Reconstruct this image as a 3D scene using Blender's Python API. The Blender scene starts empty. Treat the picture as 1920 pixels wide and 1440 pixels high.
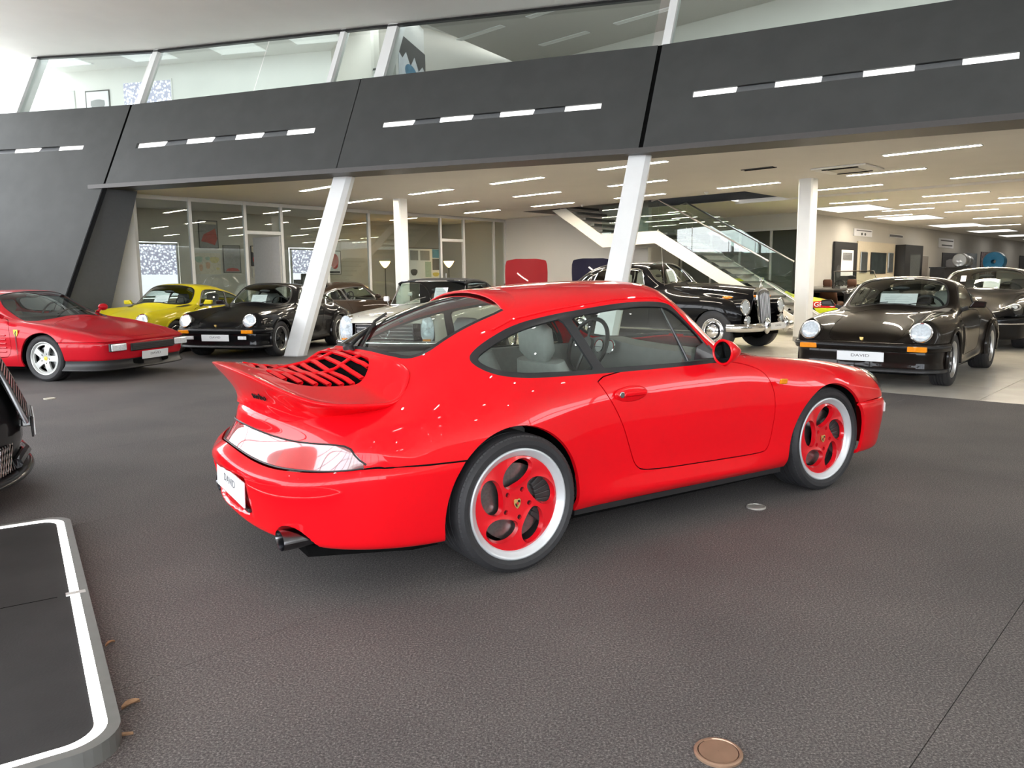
import bpy, bmesh, math, random
import numpy as np
from mathutils import Vector, Matrix
random.seed(7); rng = np.random.default_rng(7)
PI = math.pi
scene = bpy.context.scene
COL = scene.collection

# ------------------------------------------------------------------ camera
CAM_H = 1.294; PITCH = 0.13484; ROLL = -0.0106; F_PX = 1443.2
cd = bpy.data.cameras.new('camera'); cam = bpy.data.objects.new('camera', cd); COL.objects.link(cam)
cd.sensor_width = 36.0; cd.sensor_fit = 'HORIZONTAL'; cd.lens = F_PX * 36.0 / 1920.0
cd.clip_start = 0.05; cd.clip_end = 300
_f = Vector((0, math.cos(PITCH), -math.sin(PITCH))); _r = Vector((1, 0, 0)); _u = _r.cross(_f)
_r2 = math.cos(ROLL) * _r + math.sin(ROLL) * _u; _u2 = -math.sin(ROLL) * _r + math.cos(ROLL) * _u
M = Matrix(((_r2.x, _u2.x, -_f.x, 0), (_r2.y, _u2.y, -_f.y, 0), (_r2.z, _u2.z, -_f.z, CAM_H), (0, 0, 0, 1)))
cam.matrix_world = M
scene.camera = cam

# ------------------------------------------------------------------ world, exposure
w = bpy.data.worlds.new('overcast_sky'); scene.world = w; w.use_nodes = True
nt = w.node_tree; bg = nt.nodes['Background']
tc = nt.nodes.new('ShaderNodeTexCoord'); nz = nt.nodes.new('ShaderNodeTexNoise'); nz.inputs['Scale'].default_value = 2.0
rp = nt.nodes.new('ShaderNodeValToRGB')
rp.color_ramp.elements[0].position = 0.3; rp.color_ramp.elements[0].color = (0.78, 0.85, 0.95, 1)
rp.color_ramp.elements[1].position = 0.7; rp.color_ramp.elements[1].color = (1.0, 1.0, 1.0, 1)
nt.links.new(tc.outputs['Generated'], nz.inputs['Vector']); nt.links.new(nz.outputs['Fac'], rp.inputs['Fac'])
nt.links.new(rp.outputs['Color'], bg.inputs['Color']); bg.inputs['Strength'].default_value = 6.0
vs = scene.view_settings
vs.view_transform = 'Standard'; vs.look = 'None'; vs.gamma = 1.0; vs.use_curve_mapping = False
vs.exposure = 0.58
scene.cycles.use_denoising = True
scene.cycles.max_bounces = 10; scene.cycles.diffuse_bounces = 4; scene.cycles.glossy_bounces = 5
scene.cycles.transparent_max_bounces = 24; scene.cycles.transmission_bounces = 6
scene.cycles.sample_clamp_indirect = 6.0
scene.cycles.caustics_reflective = False; scene.cycles.caustics_refractive = False

# ------------------------------------------------------------------ materials
MATS = {}
def mat(name, col=(0.5, 0.5, 0.5), rough=0.5, metal=0.0, coat=0.0, coat_rough=0.02, emit=None, emit_s=0.0,
        var=0.0, var_scale=20.0, bump=0.0, bump_scale=200.0, spec=0.5, var_col=None):
    if name in MATS: return MATS[name]
    m = bpy.data.materials.new(name); m.use_nodes = True; MATS[name] = m
    t = m.node_tree; b = t.nodes['Principled BSDF']
    b.inputs['Base Color'].default_value = (*col, 1); b.inputs['Roughness'].default_value = rough
    b.inputs['Metallic'].default_value = metal; b.inputs['Coat Weight'].default_value = coat
    b.inputs['Coat Roughness'].default_value = coat_rough; b.inputs['Specular IOR Level'].default_value = spec
    if emit: b.inputs['Emission Color'].default_value = (*emit, 1); b.inputs['Emission Strength'].default_value = emit_s
    c = None
    if var or bump: c = t.nodes.new('ShaderNodeTexCoord')
    if var:
        n = t.nodes.new('ShaderNodeTexNoise'); n.inputs['Scale'].default_value = var_scale; n.inputs['Detail'].default_value = 5
        r = t.nodes.new('ShaderNodeValToRGB')
        vc = var_col or tuple(min(1, x * (1 + var)) for x in col)
        r.color_ramp.elements[0].color = (*[x * (1 - var) for x in col], 1); r.color_ramp.elements[1].color = (*vc, 1)
        r.color_ramp.elements[0].position = 0.35; r.color_ramp.elements[1].position = 0.65
        t.links.new(c.outputs['Object'], n.inputs['Vector']); t.links.new(n.outputs['Fac'], r.inputs['Fac'])
        t.links.new(r.outputs['Color'], b.inputs['Base Color'])
    if bump:
        n2 = t.nodes.new('ShaderNodeTexNoise'); n2.inputs['Scale'].default_value = bump_scale; n2.inputs['Detail'].default_value = 3
        bp = t.nodes.new('ShaderNodeBump'); bp.inputs['Strength'].default_value = bump; bp.inputs['Distance'].default_value = 0.01
        t.links.new(c.outputs['Object'], n2.inputs['Vector']); t.links.new(n2.outputs['Fac'], bp.inputs['Height'])
        t.links.new(bp.outputs['Normal'], b.inputs['Normal'])
    return m
def glass_mat(name, tint=(0.9, 0.95, 0.93), refl=1.0, rough=0.0, dark=0.0):
    """thin pane: tinted see-through with a fresnel mirror reflection"""
    if name in MATS: return MATS[name]
    m = bpy.data.materials.new(name); m.use_nodes = True; MATS[name] = m
    t = m.node_tree; t.nodes.clear()
    o = t.nodes.new('ShaderNodeOutputMaterial'); tr = t.nodes.new('ShaderNodeBsdfTransparent'); gl = t.nodes.new('ShaderNodeBsdfGlossy')
    fr = t.nodes.new('ShaderNodeFresnel'); ge = t.nodes.new('ShaderNodeNewGeometry'); io = t.nodes.new('ShaderNodeMath'); io.operation = 'MULTIPLY_ADD'
    io.inputs[1].default_value = 1 / 1.5 - 1.5; io.inputs[2].default_value = 1.5; t.links.new(ge.outputs['Backfacing'], io.inputs[0]); t.links.new(io.outputs[0], fr.inputs['IOR'])
    mx = t.nodes.new('ShaderNodeMixShader'); mu = t.nodes.new('ShaderNodeMath'); mu.operation = 'MULTIPLY'; mu.inputs[1].default_value = 1.7 * refl
    mu.use_clamp = True
    tr.inputs['Color'].default_value = (*tint, 1); gl.inputs['Roughness'].default_value = rough
    t.links.new(fr.outputs['Fac'], mu.inputs[0]); t.links.new(mu.outputs[0], mx.inputs['Fac'])
    t.links.new(tr.outputs[0], mx.inputs[1]); t.links.new(gl.outputs[0], mx.inputs[2]); t.links.new(mx.outputs[0], o.inputs['Surface'])
    return m

M_WHITE = mat('white_paint', (0.78, 0.77, 0.74), 0.55, var=0.02, var_scale=2)
M_COLUMN = mat('column_white', (0.80, 0.81, 0.80), 0.45, var=0.02, var_scale=3)
M_FASCIA = mat('anthracite_panel', (0.058, 0.060, 0.058), 0.65, spec=0.25, var=0.06, var_scale=3, bump=0.12, bump_scale=160)
M_SOFFIT = mat('dark_soffit', (0.035, 0.03, 0.026), 0.5, var=0.05)
M_CEIL = mat('ceiling_paint', (0.72, 0.69, 0.64), 0.8, var=0.015, var_scale=1.5)
M_HALLCEIL = mat('hall_ceiling_plaster', (0.88, 0.87, 0.83), 0.85, var=0.015, var_scale=1.5, bump=0.05, bump_scale=90)
M_BLACK = mat('black_plastic', (0.012, 0.012, 0.013), 0.45, var=0.1)
M_RUBBER = mat('tyre_rubber', (0.022, 0.022, 0.024), 0.62, var=0.12, var_scale=60, bump=0.08, bump_scale=300)
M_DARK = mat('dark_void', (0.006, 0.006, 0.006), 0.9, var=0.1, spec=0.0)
M_CHROME = mat('chrome', (0.82, 0.82, 0.82), 0.06, 1.0, var=0.01)
M_ALU = mat('brushed_aluminium', (0.62, 0.63, 0.64), 0.32, 1.0, var=0.03, var_scale=60)
M_FRAME = mat('grey_frame', (0.55, 0.55, 0.53), 0.45, var=0.02)
M_GLASS = glass_mat('window_glass', (0.90, 0.94, 0.92))
M_GREENGLASS = glass_mat('balustrade_glass', (0.90, 0.96, 0.935))
M_CARGLASS = glass_mat('car_glass', (0.78, 0.85, 0.81), 0.9)
M_DARKGLASS = glass_mat('dark_car_glass', (0.30, 0.34, 0.32), 1.1)
M_PAPER = mat('paper_white', (0.82, 0.82, 0.84), 0.6, var=0.02)
M_PLATE = mat('plate_white', (0.80, 0.82, 0.83), 0.35, var=0.01)
M_INK = mat('ink_grey', (0.10, 0.10, 0.11), 0.5, var=0.05)
M_LED = mat('led_white', (0.9, 0.9, 0.9), 0.4, emit=(1.0, 0.96, 0.90), emit_s=1.2)
M_LEDWARM = mat('led_warm', (0.9, 0.9, 0.9), 0.4, emit=(1.0, 0.89, 0.72), emit_s=72.0)
M_LEDCOOL = mat('led_fascia', (0.9, 0.9, 0.9), 0.4, emit=(1.0, 1.0, 0.96), emit_s=0.75)

# ------------------------------------------------------------------ helpers
def tag(o, label=None, cat=None, group=None, kind=None):
    if label: o['label'] = label
    if cat: o['category'] = cat
    if group: o['group'] = group
    if kind: o['kind'] = kind
    return o
def empty(name, loc=(0, 0, 0), rz=0.0, label=None, cat=None, group=None, kind=None, parent=None):
    o = bpy.data.objects.new(name, None); COL.objects.link(o); o.location = loc; o.rotation_euler = (0, 0, rz)
    o.empty_display_size = 0.1
    if parent: o.parent = parent
    return tag(o, label, cat, group, kind)
def link_mesh(name, me, material, parent=None):
    o = bpy.data.objects.new(name, me); COL.objects.link(o)
    if material is not None and len(me.materials) == 0: me.materials.append(material)
    if parent: o.parent = parent
    return o
def V3(p): return np.array(p, float)
def nrm(v): v = V3(v); return v / max(1e-12, np.linalg.norm(v))
def perp(d):
    d = nrm(d); a = V3((0, 0, 1)) if abs(d[2]) < 0.9 else V3((1, 0, 0))
    x = nrm(np.cross(a, d)); return x, np.cross(d, x)
class MB:
    """collects simple solids and links them as ONE mesh object"""
    def __init__(s): s.v = []; s.f = []
    def add(s, vs, fs):
        b = len(s.v); s.v.extend([tuple(map(float, q)) for q in vs]); s.f.extend([tuple(b + i for i in f) for f in fs]); return s
    def obox(s, o, a, b, c):
        o, a, b, c = map(V3, (o, a, b, c))
        if np.dot(np.cross(a, b), c) < 0: o = o + c; c = -c
        vs = [o, o + a, o + a + b, o + b, o + c, o + a + c, o + a + b + c, o + b + c]
        return s.add(vs, [(3, 2, 1, 0), (4, 5, 6, 7), (0, 1, 5, 4), (1, 2, 6, 5), (2, 3, 7, 6), (3, 0, 4, 7)])
    def box(s, c, d, rz=0.0):
        c = V3(c); ca, sa = math.cos(rz), math.sin(rz)
        a = V3((ca, sa, 0)) * d[0]; b = V3((-sa, ca, 0)) * d[1]; e = V3((0, 0, d[2]))
        return s.obox(c - a / 2 - b / 2 - e / 2, a, b, e)
    def prism(s, poly, ext):
        """poly: list of 3D points (planar), ext: extrusion vector"""
        n = len(poly); P = [V3(q) for q in poly]; e = V3(ext)
        nn = sum((np.cross(P[i] - P[0], P[(i + 1) % n] - P[0]) for i in range(1, n - 1)), np.zeros(3))
        if np.dot(nn, e) > 0: P = P[::-1]
        vs = P + [q + e for q in P]
        fs = [tuple(range(n)), tuple(range(2 * n - 1, n - 1, -1))] + [((i + 1) % n, i, n + i, n + (i + 1) % n) for i in range(n)]
        return s.add(vs, fs)
    def cyl(s, p0, p1, r, n=16, r2=None, caps=True):
        p0, p1 = V3(p0), V3(p1); r2 = r if r2 is None else r2; x, y = perp(p1 - p0)
        vs = []
        for p, rr in ((p0, r), (p1, r2)):
            for i in range(n): a = 2 * PI * i / n; vs.append(p + rr * (math.cos(a) * x + math.sin(a) * y))
        fs = [(i, (i + 1) % n, n + (i + 1) % n, n + i) for i in range(n)]
        if caps: fs += [tuple(range(n - 1, -1, -1)), tuple(range(n, 2 * n))]
        return s.add(vs, fs)
    def tube(s, pts, r, n=8, closed=False, flat=None):
        P = [V3(q) for q in pts]; m = len(P); vs = []; X = None
        for i in range(m):
            d = P[(i + 1) % m] - P[i - 1] if closed else P[min(i + 1, m - 1)] - P[max(i - 1, 0)]
            d = nrm(d)
            if X is None: X, Y = perp(d)
            else: X = nrm(X - d * np.dot(X, d)); Y = np.cross(d, X)
            rr = r[i] if hasattr(r, '__len__') else r
            for k in range(n):
                a = 2 * PI * k / n; vs.append(P[i] + rr * (math.cos(a) * X + math.sin(a) * Y * (flat or 1)))
        fs = []
        for i in range(m if closed else m - 1):
            for k in range(n):
                j = (i + 1) % m
                fs.append((i * n + k, i * n + (k + 1) % n, j * n + (k + 1) % n, j * n + k))
        if not closed: fs += [tuple(range(n - 1, -1, -1)), tuple(range((m - 1) * n, m * n))]
        return s.add(vs, fs)
    def lathe(s, prof, n=48, o=(0, 0, 0), ax=(0, 1, 0), closed=False):
        """prof: (radius, height along ax)"""
        o = V3(o); d = nrm(ax); X, Y = perp(d); vs = []; m = len(prof)
        for r, h in prof:
            for k in range(n): a = 2 * PI * k / n; vs.append(o + d * h + r * (math.cos(a) * X + math.sin(a) * Y))
        fs = []
        for i in range(m if closed else m - 1):
            j = (i + 1) % m
            for k in range(n): fs.append((i * n + k, i * n + (k + 1) % n, j * n + (k + 1) % n, j * n + k))
        return s.add(vs, fs)
    def ellipsoid(s, c, r, nu=16, nv=10, R=None):
        c = V3(c); vs = []; fs = []
        for i in range(nv + 1):
            ph = PI * i / nv
            for k in range(nu):
                a = 2 * PI * k / nu; q = V3((math.sin(ph) * math.cos(a) * r[0], math.sin(ph) * math.sin(a) * r[1], math.cos(ph) * r[2]))
                vs.append(c + (R @ q if R is not None else q))
        for i in range(nv):
            for k in range(nu): fs.append((i * nu + k, i * nu + (k + 1) % nu, (i + 1) * nu + (k + 1) % nu, (i + 1) * nu + k)[::-1])
        return s.add(vs, fs)
    def grid(s, P):
        """P: (m,n,3) array of points"""
        m, n = P.shape[:2]
        return s.add(P.reshape(-1, 3), [(i * n + j, i * n + j + 1, (i + 1) * n + j + 1, (i + 1) * n + j) for i in range(m - 1) for j in range(n - 1)])
    def mirror(s):
        b = len(s.v); s.v += [(x, -y, z) for x, y, z in s.v]; s.f += [tuple(b + i for i in f[::-1]) for f in s.f]; return s
    def mesh(s, name, smooth=False, angle=0.6):
        me = bpy.data.meshes.new(name); me.from_pydata(s.v, [], s.f)
        if smooth:
            me.polygons.foreach_set('use_smooth', [True] * len(me.polygons)); me.set_sharp_from_angle(angle=angle)
        me.update(); return me
    def build(s, name, material, parent=None, smooth=False, bevel=0.0, seg=2, angle=0.6, label=None, cat=None, group=None, kind=None):
        o = link_mesh(name, s.mesh(name, smooth, angle), material, parent)
        if bevel:
            md = o.modifiers.new('bevel', 'BEVEL'); md.width = bevel; md.segments = seg; md.limit_method = 'ANGLE'; md.angle_limit = 0.6
        return tag(o, label, cat, group, kind)
def text_mesh(txt, size, extrude=0.0, align='CENTER', shear=0.0, spacing=1.0):
    c = bpy.data.curves.new('lettering', 'FONT'); c.body = txt; c.size = size; c.extrude = extrude; c.align_x = align; c.align_y = 'CENTER'
    c.shear = shear; c.space_character = spacing; c.resolution_u = 3
    o = bpy.data.objects.new('lettering', c); COL.objects.link(o)
    dg = bpy.context.evaluated_depsgraph_get(); dg.update()
    me = bpy.data.meshes.new_from_object(o.evaluated_get(dg)); bpy.data.objects.remove(o); bpy.data.curves.remove(c)
    return me
def text_obj(name, txt, size, org, ex, ey, material, parent=None, extrude=0.001, shear=0.0, spacing=1.0, sx=1.0):
    me = text_mesh(txt, size, extrude, shear=shear, spacing=spacing)
    ex, ey = nrm(ex), nrm(ey); ez = np.cross(ex, ey)
    mtx = Matrix(((ex[0] * sx, ey[0], ez[0], org[0]), (ex[1] * sx, ey[1], ez[1], org[1]), (ex[2] * sx, ey[2], ez[2], org[2]), (0, 0, 0, 1)))
    me.transform(mtx); me.materials.clear()
    return link_mesh(name, me, material, parent)
def copy_tree(o, parent=None):
    c = o.copy(); COL.objects.link(c)
    if parent is not None: c.parent = parent
    for ch in list(o.children): copy_tree(ch, c)
    return c
# showroom grid: a runs along the ceiling strips, b runs into the depth
GA = V3((math.cos(math.radians(-43.5)), math.sin(math.radians(-43.5)), 0)); GB = V3((-GA[1], GA[0], 0)); UZ = V3((0, 0, 1))
def G(u, v, z=0.0): return GA * u + GB * v + UZ * z
# ------------------------------------------------------------------ car body surfaces
def _basis(m, t):
    """uniform cubic B-spline rows for m control points plus two phantom points"""
    B = np.zeros((len(t), m + 2))
    for r, x in enumerate(t):
        i = min(int(math.floor(x)), m - 2); q = x - i
        B[r, i:i + 4] = [(1 - q) ** 3 / 6, (3 * q ** 3 - 6 * q ** 2 + 4) / 6, (-3 * q ** 3 + 3 * q ** 2 + 3 * q + 1) / 6, q ** 3 / 6]
    return B
def _pad(P, sym1):
    a = np.concatenate([2 * P[:1] - P[1:2], P, 2 * P[-1:] - P[-2:-1]], 0)
    lo = 2 * a[:, :1] - a[:, 1:2]
    if sym1: hi = a[:, -2:-1] * np.array([1, -1, 1])
    else: hi = 2 * a[:, -1:] - a[:, -2:-1]
    return np.concatenate([lo, a, hi], 1)
def bsurf(P, nu, nv, sym=True, comp=2):
    """P (m,n,3) control data -> smooth fine grid through it; last column lies on the centre plane if sym"""
    P = np.asarray(P, float); m, n = P.shape[:2]; C = P.copy()
    ku, kv = _basis(m, np.arange(m)), _basis(n, np.arange(n))
    for _ in range(comp): C = C + 0.85 * (P - np.einsum('ai,ijk,bj->abk', ku, _pad(C, sym), kv))
    bu, bv = _basis(m, np.linspace(0, m - 1, (m - 1) * nu + 1)), _basis(n, np.linspace(0, n - 1, (n - 1) * nv + 1))
    return np.einsum('ai,ijk,bj->abk', bu, _pad(C, sym), bv)
class Skin:
    """polygon surface that carries smooth normals through cuts"""
    def __init__(s, V, N, F): s.V, s.N, s.F = V, N, F
    @staticmethod
    def from_grid(S, mirror=True, flip=False):
        m, n = S.shape[:2]
        du = np.gradient(S, axis=0); dv = np.gradient(S, axis=1); N = np.cross(du, dv)
        if mirror: N[:, -1, 1] = 0
        L = np.linalg.norm(N, axis=2, keepdims=True); N = N / np.maximum(L, 1e-12)
        idx = np.arange(m * n).reshape(m, n)
        q = np.stack([idx[:-1, :-1], idx[1:, :-1], idx[1:, 1:], idx[:-1, 1:]], -1).reshape(-1, 4)
        V = S.reshape(-1, 3); N = N.reshape(-1, 3)
        if flip: q = q[:, ::-1]; N = -N
        F = [tuple(f) for f in q.tolist()]
        if mirror:
            b = len(V); map2 = np.arange(b) + b; c = idx[:, -1]; map2[c] = c
            V2 = V * np.array([1, -1, 1]); N2 = N * np.array([1, -1, 1])
            F += [tuple(int(map2[i]) for i in f[::-1]) for f in F]
            V = np.concatenate([V, V2]); N = np.concatenate([N, N2])
        return Skin(V, N, F)
    def split(s, d):
        """returns (inside d<0, outside)"""
        d = np.where(np.abs(d) < 1e-7, 1e-7, d); sg = (d < 0).tolist(); dl = d.tolist()
        V, N = [s.V], [s.N]; nv = len(s.V); new = {}; ev, en = [], []
        fin, fout = [], []
        def cut(a, b):
            k = (a, b) if a < b else (b, a)
            if k not in new:
                t = dl[k[0]] / (dl[k[0]] - dl[k[1]])
                ev.append(s.V[k[0]] * (1 - t) + s.V[k[1]] * t); en.append(s.N[k[0]] * (1 - t) + s.N[k[1]] * t); new[k] = nv + len(ev) - 1
            return new[k]
        for f in s.F:
            c = 0
            for i in f: c += sg[i]
            if c == 0: fout.append(f)
            elif c == len(f): fin.append(f)
            else:
                A, B = [], []
                for j in range(len(f)):
                    a, b = f[j], f[(j + 1) % len(f)]
                    (A if sg[a] else B).append(a)
                    if sg[a] != sg[b]: e = cut(a, b); A.append(e); B.append(e)
                if len(A) > 2: fin.append(tuple(A))
                if len(B) > 2: fout.append(tuple(B))
        if ev: V.append(np.array(ev)); N.append(np.array(en))
        V = np.concatenate(V); N = np.concatenate(N)
        return Skin(V, N, fin).compact(), Skin(V, N, fout).compact()
    def compact(s):
        if not s.F: return Skin(np.zeros((0, 3)), np.zeros((0, 3)), [])
        u = np.unique(np.concatenate([np.array(f) for f in s.F])); mp = np.full(len(s.V), -1); mp[u] = np.arange(len(u)); ml = mp.tolist()
        return Skin(s.V[u], s.N[u], [tuple(ml[i] for i in f) for f in s.F])
    def drop(s, fn):  return s.split(fn(s))[1]
    def take(s, fn):
        a, b = s.split(fn(s)); s.V, s.N, s.F = b.V, b.N, b.F; return a
    def side(s, sgn):
        F = [f for f in s.F if sgn * sum(s.V[i][1] for i in f) > 0]; return Skin(s.V, s.N, F).compact()
    def move(s, off): return Skin(s.V + s.N * off, s.N, s.F)
    def join(s, o): return Skin(np.concatenate([s.V, o.V]), np.concatenate([s.N, o.N]), s.F + [tuple(i + len(s.V) for i in f) for f in o.F])
    def build(s, name, material, parent=None, rim=0.0, label=None, back=0.0):
        if not s.F: return None
        V, N, F = s.V, s.N / np.maximum(np.linalg.norm(s.N, axis=1, keepdims=True), 1e-9), list(s.F)
        if rim:
            cnt = {}
            for f in F:
                for j in range(len(f)):
                    a, b = f[j], f[(j + 1) % len(f)]; k = (a, b) if a < b else (b, a)
                    cnt[k] = None if k in cnt else (a, b)
            ed = [e for e in cnt.values() if e and not (abs(V[e[0]][1]) < 1e-6 and abs(V[e[1]][1]) < 1e-6)]
            if ed:
                acc = {}
                for a, b in ed:
                    t = V[b] - V[a]; n = np.cross(t, N[a] + N[b]); L = np.linalg.norm(n)
                    if L > 1e-12:
                        for i in (a, b): acc[i] = acc.get(i, 0) + n / L
                ids = {i: k for k, i in enumerate(acc)}; base = len(V); m = len(ids)
                P = np.array([V[i] for i in ids]); PN = np.array([nrm(acc[i]) for i in ids]); D = np.array([V[i] - N[i] * rim for i in ids])
                V = np.concatenate([V, P, D]); N = np.concatenate([N, PN, PN])
                for a, b in ed:
                    if a in ids and b in ids: F.append((base + ids[b], base + ids[a], base + m + ids[a], base + m + ids[b]))
        me = bpy.data.meshes.new(name); me.from_pydata(V.tolist(), [], F)
        me.polygons.foreach_set('use_smooth', [True] * len(me.polygons)); me.update()
        if len(me.vertices) == len(N): me.normals_split_custom_set_from_vertices(N.tolist())
        o = link_mesh(name, me, material, parent)
        if label: o['label'] = label
        return o
def sdf(poly, X, Z):
    """signed distance to polygon (negative inside), vectorised"""
    P = np.asarray(poly, float); X = np.asarray(X); Z = np.asarray(Z)
    d = np.full(X.shape, 1e9); ins = np.zeros(X.shape, bool); n = len(P)
    for i in range(n):
        a, b = P[i], P[(i + 1) % n]; e = b - a; wx, wz = X - a[0], Z - a[1]
        t = np.clip((wx * e[0] + wz * e[1]) / max(1e-12, e @ e), 0, 1)
        d = np.minimum(d, np.hypot(wx - t * e[0], wz - t * e[1]))
        c = ((a[1] <= Z) & (b[1] > Z)) | ((b[1] <= Z) & (a[1] > Z))
        if e[1] != 0: ins ^= c & (X < a[0] + (Z - a[1]) / e[1] * e[0])
    return np.where(ins, -d, d)
def chaikin(poly, n=2, q=0.25):
    P = np.asarray(poly, float)
    for _ in range(n):
        R = np.roll(P, -1, 0); P = np.stack([P * (1 - q) + R * q, P * q + R * (1 - q)], 1).reshape(-1, P.shape[1])
    return P
def spline(pts, n=8):
    """Catmull-Rom through points"""
    P = np.asarray(pts, float); P = np.concatenate([2 * P[:1] - P[1:2], P, 2 * P[-1:] - P[-2:-1]])
    out = []
    for i in range(1, len(P) - 2):
        for t in np.linspace(0, 1, n, endpoint=False):
            a, b, c, d = P[i - 1:i + 3]
            out.append(0.5 * (2 * b + (c - a) * t + (2 * a - 5 * b + 4 * c - d) * t * t + (3 * b - 3 * c + d - a) * t ** 3))
    out.append(P[-2]); return np.array(out)
def side_poly(poly, grow=0.0, wmin=0.0):
    """field for a window or panel drawn in side view (x,z)"""
    return lambda s: np.maximum(sdf(poly, s.V[:, 0], s.V[:, 2]) - grow, (wmin - np.abs(s.V[:, 1])) if wmin else -9)
def top_poly(poly, grow=0.0, zmin=None):
    """field drawn in plan view (x,w)"""
    return lambda s: np.maximum(sdf(poly, s.V[:, 0], np.abs(s.V[:, 1])) - grow, (zmin - s.V[:, 2]) if zmin is not None else -9)
def circ_xz(cx, cz, r): return lambda s: np.hypot(s.V[:, 0] - cx, s.V[:, 2] - cz) - r
def both(*fs): return lambda s: np.maximum.reduce([f(s) for f in fs])
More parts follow.
